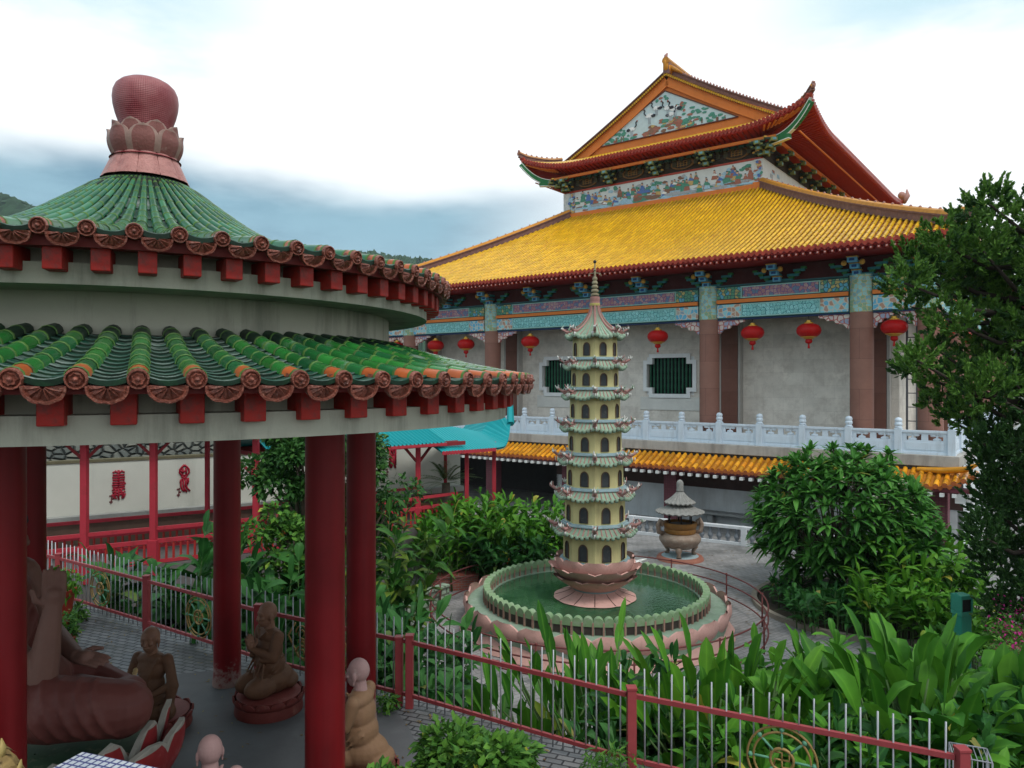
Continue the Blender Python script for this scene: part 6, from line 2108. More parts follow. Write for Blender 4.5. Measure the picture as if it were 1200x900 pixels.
# --- kneeling monk with joined palms, facing left
def kneeling_monk(name_label, x, y, rz, seat_h, seat_r, body, skin, praying=True, scale=1.0, seat_mat=None):
    t = thing('kneeling_monk_statue', name_label, 'statue', (x, y, TZ), rz)
    z = seat_h
    if seat_h > .12:
        lotus_seat(t, seat_r, seat_h, mat=seat_mat)
    else:
        q = MB(); q.lathe([(.01, 0), (seat_r, 0), (seat_r * .98, seat_h), (.01, seat_h)], 32); q.build('round_base', slab_g, t, True, ang=40)
    b, c = [], []
    # robe over folded legs: thighs forward, feet behind
    b += [(V3(-.05, 0, z + .16), (.27, .22, .19)), (V3(.17, -.12, z + .13), (.22, .135, .135)), (V3(.17, .12, z + .13), (.22, .135, .135)), (V3(-.22, 0, z + .10), (.16, .2, .11))]
    b += [(V3(-.02, 0, z + .36), (.175, .21, .20)), (V3(-.01, 0, z + .56), (.150, .20, .20)), (V3(-.01, 0, z + .72), (.125, .215, .10)), (V3(-.01, 0, z + .62), (.13, .20, .12))]
    hb, hc = head((.03, 0, z + .985), 1.16)
    for sg in (-1, 1):
        sh = V3(-.01, sg * .215, z + .74)
        if praying:
            el = V3(.06, sg * .235, z + .50); wr = V3(.24, sg * .045, z + .60)
        else:
            el = V3(.10, sg * .22, z + .50); wr = V3(.26, sg * .05, z + .52)
        c.append(([sh, sh.lerp(el, .5), el], [.075, .072, .062])); c.append(([el, el.lerp(wr, .5), wr], [.062, .055, .034]))
        if praying:  # hanging sleeve
            c.append(([el + V3(0, 0, -.02), el.lerp(wr, .6) + V3(0, 0, -.09)], [.055, .035]))
    # robe folds
    for k in range(5):
        yy = -.16 + .08 * k
        c.append(([V3(.10, yy * .5, z + .60), V3(.145, yy * .9, z + .40), V3(.20 + .03 * (k % 2), yy * 1.2, z + .25)], [.014, .016, .012]))
    for k in range(2):
        a = .5 + .5 * k
        c.append(([V3(-.12, -.19, z + .50 - .1 * k), V3(.05, -.205, z + .34 - .07 * k), V3(.22, -.2, z + .20 - .03 * k)], [.008, .011, .008]))
        c.append(([V3(-.12, .19, z + .50 - .1 * k), V3(.05, .205, z + .34 - .07 * k), V3(.22, .2, z + .20 - .03 * k)], [.008, .011, .008]))
    c.append(([V3(.09, -.12, z + .80), V3(.13, .0, z + .70), V3(.10, .12, z + .80)], [.016, .018, .016]))
    body_o = sculpt('robed_body', b, c, body, t, .013, 3)
    sculpt('head', hb, hc, skin, t, .0085, 2)
    b2, c2 = [], []
    for sg in (-1, 1):
        if praying:
            q1, q2 = hand(V3(.235, sg * .020, z + .60), V3(.25, -sg * .02, 1), V3(-1, 0, .2), 1.15, .02, .05, -sg); b2 += q1; c2 += q2
            c2.append(([V3(.20, sg * .05, z + .575), V3(.235, sg * .022, z + .605)], [.032, .03]))
        else:
            q1, q2 = hand(V3(.26, sg * .05, z + .52), V3(1, -sg * .4, 0), V3(.2, 0, 1), 1.1, .2, .05, -sg); b2 += q1; c2 += q2
    sculpt('joined_hands', b2, c2, skin, t, .0075, 2)
    if scale != 1: t.scale = (scale,) * 3
    return t
kneeling_monk('brown kneeling monk statue with joined palms on a petalled red lotus base', -3.20, 9.78, R(226), .24, .42, robe_d, skin_d, True, 1.04)
kneeling_monk('tan robed monk statue kneeling with its back turned, behind the thickest red column', -1.66, 8.12, R(168), .14, .40, robe_l, rosy, True, 1.02)
kneeling_monk('bald rose pink monk statue at the bottom edge seen from behind', -2.66, 6.55, R(122), .09, .40, rosy, rosy, True, .98)
# --- seated monk with bare shoulder
t = thing('seated_monk_statue', 'brown monk statue sitting cross legged with one bare shoulder', 'statue', (-4.50, 9.30, TZ), R(-100))
lotus_seat(t, .46, .20)
z = .20
b = [(V3(0, 0, z + .14), (.24, .27, .15)), (V3(.02, 0, z + .34), (.135, .165, .2)), (V3(.02, 0, z + .54), (.13, .185, .17)), (V3(.01, 0, z + .66), (.11, .2, .09))]
c = []
for sg in (-1, 1):
    c.append(([V3(0, sg * .15, z + .12), V3(.2, sg * .34, z + .11), V3(.30, sg * .1, z + .08)], [.13, .105, .07]))
    sh = V3(.0, sg * .205, z + .67); el = V3(.03, sg * .31, z + .38); wr = V3(.24, sg * .10, z + .27)
    c.append(([sh, sh.lerp(el, .5), el], [.068, .062, .05])); c.append(([el, el.lerp(wr, .5), wr], [.05, .045, .032]))
for k in range(5):
    c.append(([V3(.09, .14 - .03 * k, z + .70 - .02 * k), V3(.15, .06 - .03 * k, z + .5), V3(.15, -.03 - .03 * k, z + .30)], [.012, .013, .012]))
for k in range(4): c.append(([V3(.12, .3 - .06 * k, z + .2), V3(.28, .2 - .08 * k, z + .15)], [.012, .014]))
c.append(([V3(.02, .24, z + .62), V3(.06, .32, z + .36), V3(.1, .30, z + .2)], [.05, .07, .06]))
sculpt('robed_body', b, c, robe_d, t, .013, 3)
hb, hc = head((.05, 0, z + .92), 1.15, R(8))
sculpt('head', hb, hc, skin_d, t, .0085, 2)
hb, hc = [], []
for sg in (-1, 1):
    q1, q2 = hand(V3(.235, sg * .10, z + .27), V3(.15, -sg, -.02), V3(.8, 0, .5), 1.1, .15, .04, -sg); hb += q1; hc += q2
sculpt('folded_hands', hb, hc, skin_d, t, .0075, 2)
# --- great seated figure with raised hand, on a lotus pedestal
gs = thing('seated_buddha_statue', 'large brown seated Buddha statue with one hand raised, on a red lotus pedestal', 'statue', (-5.0, 7.3, TZ), R(4))
rose_b = M('dusky rose statue paint', (.17, .088, .070), rough=.55, var=.22, vs=3, stain=(.18, .085, .065), sa=.5, ss=2, sth=.5)
robe_b = M('russet statue robe', (.13, .040, .034), rough=.55, var=.22, vs=3, stain=(.17, .08, .065), sa=.4, ss=3, sth=.55)
SZ = E - 3.30 - TZ           # seat height above the floor (1.03)
pedg = M('green pedestal leaf', (.05, .10, .055), rough=.65, var=.5, vs=5, stain=(.25, .24, .15), sa=.6, ss=7, sth=.55)
q = MB(); q.lathe([(.01, 0), (1.10, 0), (1.14, .06), (1.06, .25), (1.0, .40), (1.08, .52), (1.12, SZ - .40), (1.05, SZ - .34), (.01, SZ - .32)], 56)
ped = q.build('lotus_pedestal', [pedg], gs, True, ang=40, loc=(.36, -.12, 0))
lotus_red = M('crimson lotus petal', (.27, .026, .028), rough=.5, var=.35, vs=5, stain=(.5, .30, .28), sa=.5, ss=5, sth=.58)
lotus_wh = M('cream petal edge', (.33, .30, .26), rough=.6, var=.3, vs=8)
for k in range(6):
    a_k = R(-112 + 23 * k)
    q = MB(); petal(q, a_k, 1.03, SZ - .80, 1.36, SZ - .06, .43, .05, .12, .03, pointed=.22, w0=.6, n=12, m=8, mi=0, edge=1)
    q.build('lotus_petal', [lotus_red, lotus_wh], ped, True, ang=50)
    q = MB(); petal(q, a_k + R(11), 1.0, SZ - .6, 1.20, SZ + .06, .22, .05, .06, .04, pointed=.5, w0=.6, n=10, m=8, mi=0, edge=1)
    q.build('lotus_petal', [lotus_red, lotus_wh], ped, True, ang=50)
z = SZ
b = [(V3(-.05, 0, z + .32), (.62, .66, .38)), (V3(-.12, 0, z + .75), (.38, .46, .50)), (V3(-.12, 0, z + 1.12), (.34, .50, .34))]
c = []
# near (right) leg and far (left) leg, draped
c.append(([V3(.05, -.38, z + .30), V3(.75, -.52, z + .28), V3(1.32, -.40, z + .22)], [.34, .30, .26]))
c.append(([V3(1.30, -.40, z + .20), V3(.95, .05, z + .14), V3(.5, .35, z + .12)], [.25, .19, .15]))
c.append(([V3(.05, .38, z + .22), V3(.60, .60, z + .08), V3(1.0, .45, z + .0)], [.28, .22, .18]))
c.append(([V3(1.0, .45, z + .02), V3(.95, -.1, z + .12), V3(.6, -.45, z + .2)], [.18, .17, .15]))
leg_ = [(V3(.05, -.38, z + .30), .34), (V3(.75, -.52, z + .28), .30), (V3(1.32, -.40, z + .22), .26)]
def on_leg(t, ph):       # point on the skin of the near leg
    t = max(0, min(1.999, t)); k = int(t); f_ = t - k
    p = leg_[k][0].lerp(leg_[k + 1][0], f_); r_ = leg_[k][1] + (leg_[k + 1][1] - leg_[k][1]) * f_
    return p + V3(.12 * (t - 1) * r_, -cos(ph) * r_, sin(ph) * r_) * 1.02
for k in range(8):       # drapery folds hugging the near leg
    t0 = .02 + .22 * k
    c.append(([on_leg(t0 + .42 * (i / 7) ** 1.4, R(95 - 20 * i)) for i in range(8)], [.010, .018, .022, .024, .024, .022, .018, .010]))
c.append(([V3(-.1, .42, z + 1.25), V3(.22, .1, z + .95), V3(.25, -.25, z + .6)], [.07, .06, .05]))
sculpt('robed_body', b, c, robe_b, gs, .017, 2)
b, c = [], []
b += [(V3(-.10, -.05, z + 1.18), (.30, .44, .26))]
sh = V3(-.12, -.52, z + 1.28); el = V3(.62, -.50, z + .50); wr = V3(.70, -.44, z + 1.22)
c.append(([sh, sh.lerp(el, .5), el], [.19, .165, .135])); c.append(([el, el.lerp(wr, .4), wr], [.135, .125, .075]))
q1, q2 = hand(wr + V3(0, 0, -.03), V3(.02, .05, 1), V3(-.8, -.6, 0), 2.35, .03, .04, -1); b += q1; c += q2
sh = V3(-.12, .50, z + 1.28); el = V3(.05, .66, z + .68); wr = V3(.74, -.10, z + .62)
c.append(([sh, sh.lerp(el, .5), el], [.18, .15, .125])); c.append(([el, el.lerp(wr, .5), wr], [.12, .10, .07]))
q1, q2 = hand(wr, V3(1, -.30, -.10), V3(.2, .9, .35), 2.1, .10, .05, -1); b += q1; c += q2
hb, hc = head((-.02, 0, z + 1.80), 2.15); b += hb; c += hc
sculpt('skin', b, c, rose_b, gs, .0125, 2)
q = MB()
for k in range(150):      # snail-shell curls of hair
    v = k / 150; a = k * 2.399963; zz = .98 - v * 1.05; rr_ = math.sqrt(max(0, 1 - zz * zz))
    if zz < .25 and cos(a) > .25: continue
    q.ball((-.045 + .235 * rr_ * cos(a), .215 * rr_ * sin(a), z + 1.84 + .26 * zz), .035, 6, 4)
q.ball((-.06, 0, z + 2.12), (.11, .11, .09), 10, 6)
q.build('hair_curls', M('blue black hair', (.03, .035, .05), rough=.6), gs, True)
# gilt necklace-like robe border and shells round the seat
q = MB()
for k in range(34):
    a = R(-130 + 130 * k / 33); q.ball((1.0 * cos(a), 1.0 * sin(a), SZ - .30 + .03 * sin(k * 2.0)), (.05, .06, .07), 7, 5)
q.build('seat_beads', M('mottled shell bead', (.27, .22, .16), var=.5, vs=10), ped, True)
# --- small seated deer behind the lap
dr = thing('deer_statue', 'small tan deer statue lying behind the big statue lap, head turned aside', 'statue', (-4.78, 8.78, TZ), R(-20))
deer_m = M('tan deer paint', (.34, .23, .11), rough=.65, var=.4, vs=9, stain=(.50, .42, .28), sa=.6, ss=12, sth=.58)
b = [(V3(0, 0, .42), (.34, .17, .20)), (V3(-.24, 0, .38), (.19, .17, .19)), (V3(.40, .0, .82), (.075, .055, .06)), (V3(.22, 0, .45), (.15, .15, .18))]
c = [([V3(.22, 0, .48), V3(.32, 0, .68), V3(.37, 0, .82)], [.13, .085, .06]), ([V3(.40, 0, .82), V3(.49, -.01, .785), V3(.54, -.01, .765)], [.06, .042, .03]),
     ([V3(.20, -.12, .34), V3(.40, -.14, .30), V3(.30, -.15, .24)], [.06, .045, .035]), ([V3(.20, .12, .34), V3(.42, .12, .30), V3(.32, .13, .24)], [.06, .045, .035]),
     ([V3(-.25, -.14, .34), V3(-.05, -.2, .30), V3(-.22, -.22, .24)], [.10, .05, .035]), ([V3(-.25, .14, .34), V3(-.05, .2, .30), V3(-.22, .22, .24)], [.10, .05, .035]), ([V3(-.40, 0, .45), V3(-.47, 0, .40)], [.035, .02])]
for sg in (-1, 1):
    c.append(([V3(.36, sg * .045, .86), V3(.32, sg * .10, .92), V3(.29, sg * .14, .93)], [.02, .03, .008])); c.append(([V3(.37, sg * .025, .88), V3(.345, sg * .03, .93)], [.014, .008]))
sculpt('body', b, c, deer_m, dr, .012, 3)
q = MB(); q.lathe([(.01, 0), (.46, 0), (.45, .2), (.40, .24), (.01, .24)], 24); q.build('rock_base', M('dark rock base', (.10, .085, .07), var=.4), dr, True, ang=40)
# --- white tiled altar slab at the lower edge
al = thing('tiled_altar', 'white mosaic tiled altar block at the bottom edge of the pavilion floor', 'altar', (-2.70, 4.42, TZ), R(-19))
m, tt, bb = newmat('white mosaic with blue joints')
brn = N(tt, 'ShaderNodeTexBrick'); brn.offset = 0
for nm_, vv_ in (('Scale', 1), ('Brick Width', .052), ('Row Height', .052), ('Mortar Size', .0075)): brn.inputs[nm_].default_value = vv_
brn.inputs['Color1'].default_value = (.66, .70, .74, 1); brn.inputs['Color2'].default_value = (.58, .62, .68, 1); brn.inputs['Mortar'].default_value = (.06, .07, .22, 1)
tt.links.new(vec_axes(tt, 'XYZ'), brn.inputs['Vector']); tt.links.new(brn.outputs['Color'], bb.inputs['Base Color']); bb.inputs['Roughness'].default_value = .3
AH = E - 2.48 - TZ
q = MB(); q.box2((-.35, -.9, AH - .07), (.9, .47, AH), 0); q.box2((-.28, -.85, 0), (.85, .40, AH - .07), 1)
q.build('tiled_block', [m, M('grey altar side', (.2, .2, .22), var=.2)], al, bevel=.006)
q = MB(); q.box((.25, -.2, AH + .012), (.5, .3, .02)); q.build('top_tray', M('dull brass tray', (.25, .18, .08), metal=.4), al)
# --- gold scaly dragon body rising at the lower left corner
dg_ = thing('dragon_sculpture', 'gold scaled dragon neck sculpture cut off by the lower left corner', 'sculpture', (-3.33, 4.75, TZ), 0)
gold_s = M('tarnished gold scale', (.27, .185, .075), rough=.5, var=.5, vs=10, isl=.3, metal=.15, stain=(.10, .065, .04), sa=.6, ss=9, sth=.5)
q = MB()
path = [V3(.15, -.05, 0), V3(-.02, .0, .45), V3(.15, .0, .95), V3(.10, 0, 1.42), V3(-.06, 0, 1.78), V3(-.30, .0, 2.02), V3(-.55, .0, 2.1)]
q.tube(path, [.30, .28, .25, .23, .21, .17, .14], 16)
for i in range(60):
    s_ = i / 60 * (len(path) - 1.001); k = int(s_); p = path[k].lerp(path[k + 1], s_ - k); rr_ = .30 - .16 * i / 60
    dd = (path[k + 1] - path[k]).normalized(); a_ = dd.cross(V3(0, 1, 0)).normalized(); b_ = dd.cross(a_)
    for j in range(14):
        t_ = 2 * PI * (j + .5 * (i % 2)) / 14; o_ = a_ * cos(t_) + b_ * sin(t_)
        c0 = p + o_ * rr_; sd_ = dd.cross(o_)
        q.add([c0 + dd * .03 + o_ * .004, c0 + sd_ * .05 + o_ * .01, c0 - dd * .05 + o_ * .03, c0 - sd_ * .05 + o_ * .01], [(0, 1, 2, 3)])
dbody = q.build('scaled_neck', gold_s, dg_)
q = MB()
for i in range(26):
    s_ = i / 26 * (len(path) - 1.001); k = int(s_); p = path[k].lerp(path[k + 1], s_ - k); rr_ = .29 - .15 * i / 26
    dd = (path[k + 1] - path[k]).normalized(); o_ = dd.cross(V3(0, -1, 0)).normalized()
    if o_.x < 0: o_ = -o_
    c0 = p + o_ * (rr_ - .02); q.tube([c0 - dd * .04, c0 + o_ * .075 - dd * .0, c0 + o_ * .11 + dd * .05], [.045, .03, .006], 6, flat=.5)
q.build('crest', M('pale gold crest', (.36, .27, .10), rough=.5, var=.4, vs=9), dg_, True)
# ================================================================== PLANTS
def leafmat(name, a, b_, c_=None, yel_=None, rough=.48, tsl=.2, spec=.16):
    """leaf surface: tone differs from leaf to leaf, a few yellow ones, a paler midrib"""
    m, t, b = newmat(name)
    L = t.links.new
    geo = N(t, 'ShaderNodeNewGeometry')
    r = N(t, 'ShaderNodeValToRGB')
    st = [(0.0, a), (.5, b_), (.985, c_ or b_)]
    if yel_: st += [(.996, yel_)]
    els = r.color_ramp.elements
    while len(els) < len(st): els.new(.5)
    for e_, (p, c) in zip(els, st): e_.position = p; e_.color = (*c, 1)
    if yel_: r.color_ramp.interpolation = 'LINEAR'
    L(geo.outputs['Random Per Island'], r.inputs[0])
    tc = N(t, 'ShaderNodeTexCoord'); n = N(t, 'ShaderNodeTexNoise'); n.inputs['Scale'].default_value = 6; n.inputs['Detail'].default_value = 4; L(tc.outputs['Object'], n.inputs[0])
    hs = N(t, 'ShaderNodeHueSaturation'); L(r.outputs[0], hs.inputs['Color']); L(math_(t, 'ADD', math_(t, 'MULTIPLY', n.outputs[0], .7), .65), hs.inputs['Value'])
    at_ = N(t, 'ShaderNodeAttribute', attribute_name='rib')
    rib = N(t, 'ShaderNodeMix', data_type='RGBA'); L(math_(t, 'MULTIPLY', math_(t, 'POWER', math_(t, 'SUBTRACT', 1.0, at_.outputs['Fac']), 7.0), .55), rib.inputs['Factor'])
    L(hs.outputs[0], rib.inputs['A']); rib.inputs['B'].default_value = (min(1, b_[0] * 2.6), min(1, b_[1] * 1.9), b_[2] * 2.2, 1)
    hs = rib; out_c = rib.outputs['Result']
    L(out_c, b.inputs['Base Color']); b.inputs['Roughness'].default_value = rough; b.inputs['Specular IOR Level'].default_value = spec
    tr = N(t, 'ShaderNodeBsdfTranslucent'); L(out_c, tr.inputs['Color'])
    ms = N(t, 'ShaderNodeMixShader'); ms.inputs[0].default_value = tsl; L(b.outputs[0], ms.inputs[1]); L(tr.outputs[0], ms.inputs[2]); L(ms.outputs[0], t.nodes['Material Output'].inputs[0])
    return m
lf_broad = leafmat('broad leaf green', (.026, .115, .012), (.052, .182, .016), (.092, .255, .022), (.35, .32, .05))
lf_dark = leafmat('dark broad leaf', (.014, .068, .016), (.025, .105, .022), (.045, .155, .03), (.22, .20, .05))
lf_gin = leafmat('ginger leaf', (.032, .135, .012), (.065, .205, .015), (.12, .28, .025), (.42, .36, .05))
lf_fra = leafmat('frangipani leaf', (.026, .11, .018), (.055, .19, .028), (.085, .25, .038), (.34, .28, .05))
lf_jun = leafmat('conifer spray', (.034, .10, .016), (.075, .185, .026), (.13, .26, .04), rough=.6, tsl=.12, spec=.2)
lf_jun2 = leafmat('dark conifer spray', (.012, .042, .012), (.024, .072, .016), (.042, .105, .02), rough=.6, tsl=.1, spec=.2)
lf_bush = leafmat('small bush leaf', (.030, .10, .020), (.060, .17, .025), (.12, .27, .035), (.38, .40, .05))
lf_tree = leafmat('tree leaf', (.018, .065, .018), (.034, .11, .024), (.06, .16, .03))
lf_palm = leafmat('palm leaf', (.05, .12, .03), (.10, .19, .05), (.2, .28, .1))
lf_mag = leafmat('magenta bract', (.42, .02, .18), (.5, .05, .25), (.4, .02, .12), rough=.6)
lf_or = leafmat('orange red bract', (.42, .05, .02), (.5, .10, .03), (.4, .03, .02), rough=.6)
lf_wh = leafmat('white petal', (.70, .66, .55), (.74, .70, .62), (.7, .6, .35), rough=.6)
bark = M('grey brown bark', (.13, .105, .08), rough=.9, var=.4, vs=8, bump=.6, bs=30)
stemg = M('green stem', (.07, .13, .04), rough=.6, var=.3, vs=5)
drybr = M('dry brown stalk', (.20, .13, .08), rough=.8, var=.4, vs=5)
def stalk_clump(label, name, cat, x, y, z, n, h, spread, mat, leafL, leafW, per=6, lean=.25, group=None, kind='ginger', droop=.45, dry=0):
    """cane plant: arching stalks with two-ranked leaves (ginger), or a fan of long-stalked paddle leaves (banana)"""
    t = thing(name, label, cat, (x, y, z), 0, group)
    lv = Leaves(); st = MB()
    n = int(n * (1.9 if kind == 'banana' else 1.6))
    for i in range(n):
        a = random.uniform(0, 2 * PI); r = spread * math.sqrt(random.random())
        b0 = Vector((r * cos(a), r * sin(a), 0)); hh = h * random.uniform(.55, 1.08)
        out = Vector((cos(a + random.uniform(-.6, .6)), sin(a + random.uniform(-.6, .6)), 0)) * lean * random.uniform(.3, 1.3)
        if kind == 'ginger':
            pts = [b0 + out * hh * v * v + Vector((0, 0, hh * (v - .12 * v * v))) for v in (0, .3, .6, .85, 1)]
            st.tube(pts, [.02, .018, .014, .010, .006], 5)
            az = random.uniform(0, PI); O, D_, LL, WW = [], [], [], []
            for k in range(per):
                v = .28 + .72 * (k + .5) / per; p = pts[0].lerp(pts[-1], 0)
                s_ = v * 4; q_ = min(3, int(s_)); p = pts[q_].lerp(pts[q_ + 1], s_ - q_)
                aa = az + (PI if k % 2 else 0) + random.uniform(-.35, .35); el = random.uniform(.25, .8) + v * .35
                O.append(p); D_.append((cos(aa) * cos(el), sin(aa) * cos(el), sin(el))); LL.append(leafL * random.uniform(.75, 1.2) * (1.05 - .25 * v)); WW.append(leafW * random.uniform(.8, 1.2))
            O.append(pts[-1]); D_.append((out.x, out.y, 1)); LL.append(leafL * .8); WW.append(leafW * .7)
            lv.add(np.array(O), np.array(D_), LL, WW, rng.uniform(droop * .5, droop * 1.5, len(O)), .25, rng.normal(0, .3, len(O)), 'lance', wave=.03)
        else:
            k = per; O, D_, LL, WW = [], [], [], []
            for j in range(k):
                aa = a + random.gauss(0, .9); el = random.uniform(.7, 1.45)
                sl_ = hh * random.uniform(.35, .65)
                d_ = Vector((cos(aa) * cos(el), sin(aa) * cos(el), sin(el)))
                e_ = b0 + d_ * sl_
                st.tube([b0, b0.lerp(e_, .5) + Vector((0, 0, .04)), e_], [.03, .022, .014], 5)
                O.append(e_ - d_ * .05); D_.append(d_); LL.append(leafL * random.uniform(.7, 1.2)); WW.append(leafW * random.uniform(.75, 1.2))
            lv.add(np.array(O), np.array(D_), LL, WW, rng.uniform(droop * .3, droop * 1.4, len(O)), .35, rng.normal(0, .5, len(O)), 'paddle', wave=.05)
    if dry:
        for i in range(dry):
            a = random.uniform(0, 2 * PI); r = spread * random.random()
            p = Vector((r * cos(a), r * sin(a), .1)); st.tube([p, p + Vector((random.uniform(-.3, .3), random.uniform(-.3, .3), h * .5))], [.02, .008], 5, 1)
    lv.build('foliage', mat, t)
    st.build('stems', [stemg, drybr], t, True)
    return t
random.seed(21)
# big paddle-leaved plants and gingers in the bed beyond the picket fence
stalk_clump('tall paddle leaved plant right of the pool, the largest along the fence', 'banana_plant', 'plant', 5.3, 10.3, 1.0, 15, 2.9, .9, lf_broad, 1.4, .15, 6, kind='banana', droop=.48)
stalk_clump('paddle leaved plant next to the green litter bin', 'banana_plant', 'plant', 6.7, 10.6, 1.0, 13, 2.4, .8, lf_broad, 1.25, .14, 6, kind='banana', droop=.5)
stalk_clump('paddle leaved plant just in front of the pool rim, pale upright blades', 'banana_plant', 'plant', 2.95, 10.6, .9, 11, 3.0, .65, lf_gin, 1.0, .12, 6, kind='banana', droop=.25)
stalk_clump('slender strap leaved plant standing before the pagoda lotus base', 'banana_plant', 'plant', 1.35, 11.3, .7, 8, 3.35, .65, lf_broad, 1.0, .085, 6, kind='banana', droop=.18)
stalk_clump('upright leafy plant before the pool rim, left of the strap leaved one', 'banana_plant', 'plant', .35, 11.5, .6, 6, 2.95, .6, lf_broad, .95, .095, 6, kind='banana', droop=.3)
stalk_clump('low ginger clump filling the bed behind the middle fence post', 'ginger_plant', 'plant', 1.9, 9.7, 1.2, 26, 1.35, .8, lf_dark, .55, .07, 7)
stalk_clump('ginger clump with drooping blades right of the middle fence post', 'ginger_plant', 'plant', 3.4, 9.3, 1.3, 34, 1.5, .95, lf_broad, .6, .08, 7)
stalk_clump('ginger clump under the big paddle leaves, close to the fence wheel', 'ginger_plant', 'plant', 4.7, 8.7, 1.4, 36, 1.35, .95, lf_dark, .6, .075, 7)
stalk_clump('ginger clump at the right end of the picket fence', 'ginger_plant', 'plant', 6.3, 8.9, 1.2, 34, 1.6, .9, lf_broad, .6, .075, 7)
stalk_clump('dark leafy clump beside the path with flower pots', 'ginger_plant', 'plant', 7.6, 10.2, .9, 30, 1.7, .8, lf_dark, .6, .07, 7)
stalk_clump('thin brown stemmed shrub behind the pickets near the gate post', 'leggy_shrub', 'shrub', -.35, 11.6, .3, 12, 1.7, .7, lf_dark, .38, .045, 6, dry=8)
stalk_clump('sparse leggy shrub behind pickets in front of pool petals', 'leggy_shrub', 'shrub', .75, 10.6, .6, 10, 1.5, .5, lf_dark, .4, .05, 6, dry=8)
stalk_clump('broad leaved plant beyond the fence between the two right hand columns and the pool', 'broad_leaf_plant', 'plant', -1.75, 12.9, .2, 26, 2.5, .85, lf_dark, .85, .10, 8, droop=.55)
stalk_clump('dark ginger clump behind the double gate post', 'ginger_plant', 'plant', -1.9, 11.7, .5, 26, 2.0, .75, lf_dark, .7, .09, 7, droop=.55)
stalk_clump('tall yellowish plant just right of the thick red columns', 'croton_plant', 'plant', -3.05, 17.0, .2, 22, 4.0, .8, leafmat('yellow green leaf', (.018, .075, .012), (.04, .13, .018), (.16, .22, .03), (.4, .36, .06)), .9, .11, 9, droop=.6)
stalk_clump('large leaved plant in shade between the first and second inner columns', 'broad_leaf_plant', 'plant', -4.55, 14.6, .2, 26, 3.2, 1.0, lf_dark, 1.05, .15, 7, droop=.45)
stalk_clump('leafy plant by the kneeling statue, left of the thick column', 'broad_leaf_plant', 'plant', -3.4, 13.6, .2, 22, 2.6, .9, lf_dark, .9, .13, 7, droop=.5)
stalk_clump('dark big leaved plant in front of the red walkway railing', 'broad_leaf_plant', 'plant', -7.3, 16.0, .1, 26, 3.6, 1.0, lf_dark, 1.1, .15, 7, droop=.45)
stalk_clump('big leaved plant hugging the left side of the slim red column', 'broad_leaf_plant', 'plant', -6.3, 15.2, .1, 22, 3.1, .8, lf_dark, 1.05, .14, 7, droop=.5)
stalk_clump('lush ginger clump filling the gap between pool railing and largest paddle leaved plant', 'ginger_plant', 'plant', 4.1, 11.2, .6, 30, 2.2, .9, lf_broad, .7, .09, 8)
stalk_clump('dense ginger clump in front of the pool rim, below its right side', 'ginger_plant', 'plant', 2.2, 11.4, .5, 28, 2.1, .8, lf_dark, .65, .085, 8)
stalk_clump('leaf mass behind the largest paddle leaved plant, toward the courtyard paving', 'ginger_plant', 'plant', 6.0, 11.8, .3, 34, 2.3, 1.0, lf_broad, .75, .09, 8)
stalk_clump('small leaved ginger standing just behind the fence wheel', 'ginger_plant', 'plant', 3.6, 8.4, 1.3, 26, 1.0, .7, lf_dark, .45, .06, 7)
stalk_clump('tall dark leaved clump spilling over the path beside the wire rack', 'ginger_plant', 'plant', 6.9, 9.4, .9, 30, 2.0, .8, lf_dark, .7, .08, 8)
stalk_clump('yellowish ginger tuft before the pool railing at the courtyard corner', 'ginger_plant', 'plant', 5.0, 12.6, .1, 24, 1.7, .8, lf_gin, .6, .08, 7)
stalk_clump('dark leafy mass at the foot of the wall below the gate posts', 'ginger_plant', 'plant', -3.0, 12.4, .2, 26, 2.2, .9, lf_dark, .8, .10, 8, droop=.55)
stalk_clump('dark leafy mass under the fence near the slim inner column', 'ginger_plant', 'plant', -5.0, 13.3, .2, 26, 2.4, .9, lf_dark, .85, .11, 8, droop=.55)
stalk_clump('dark plant with long spreading blades overlapping the courtyard paving beside the gate pickets', 'broad_leaf_plant', 'plant', -2.0, 14.4, .1, 18, 2.3, .6, lf_dark, 1.15, .095, 7, droop=.6, lean=.45)
# the mixed bed left of the pagoda
for i, (x, y, n_, h_, mt_, lab) in enumerate(((-2.0, 25.6, 30, 2.5, lf_broad, 'leafy ginger under the turquoise roof end, nearest the walkway rail'), (-.6, 26.2, 34, 2.9, lf_gin, 'tall ginger with upright blades before the dark shop opening'), (.6, 26.4, 32, 2.7, lf_gin, 'bright ginger clump left of the pagoda, with red flower spikes'),
                                       (1.35, 27.2, 28, 2.8, lf_broad, 'ginger clump tucked against the left edge of the pagoda'), (-.2, 25.2, 30, 1.9, lf_dark, 'low dark foliage along the courtyard edge left of the pool'), (-1.5, 27.4, 24, 3.0, lf_broad, 'rear ginger clump close to the temple pent roof'))):
    stalk_clump(lab, 'ginger_plant', 'plant', x, y, 0, n_, h_, 1.0, mt_, .75, .095, 9, droop=.5, lean=.35)
for (x, y, z), lab in (((.62, 24.9, 1.1), 'long orange red flower spike left of the pagoda, farther from it in a close pair'), ((.72, 24.95, 1.0), 'orange red flower spike in the bed, on the pagoda side of the pair'), ((-.1, 24.6, .8), 'lone orange red flower spike low in the ginger bed, nearer the turquoise walkway')):
    q = MB()
    q.tube([(0, 0, -z), (0, 0, .35)], .02, 5)
    for k in range(10): q.tube([(0, 0, .3 - .06 * k), (random.uniform(-.08, .08), -.06, .24 - .06 * k)], [.04, .015], 5)
    tag(q.build('heliconia_flower', M('orange red flower spike', (.45, .08, .02), var=.3), None, True, loc=(x, y, z)), lab, 'flower', 'flower spikes in the ginger bed')
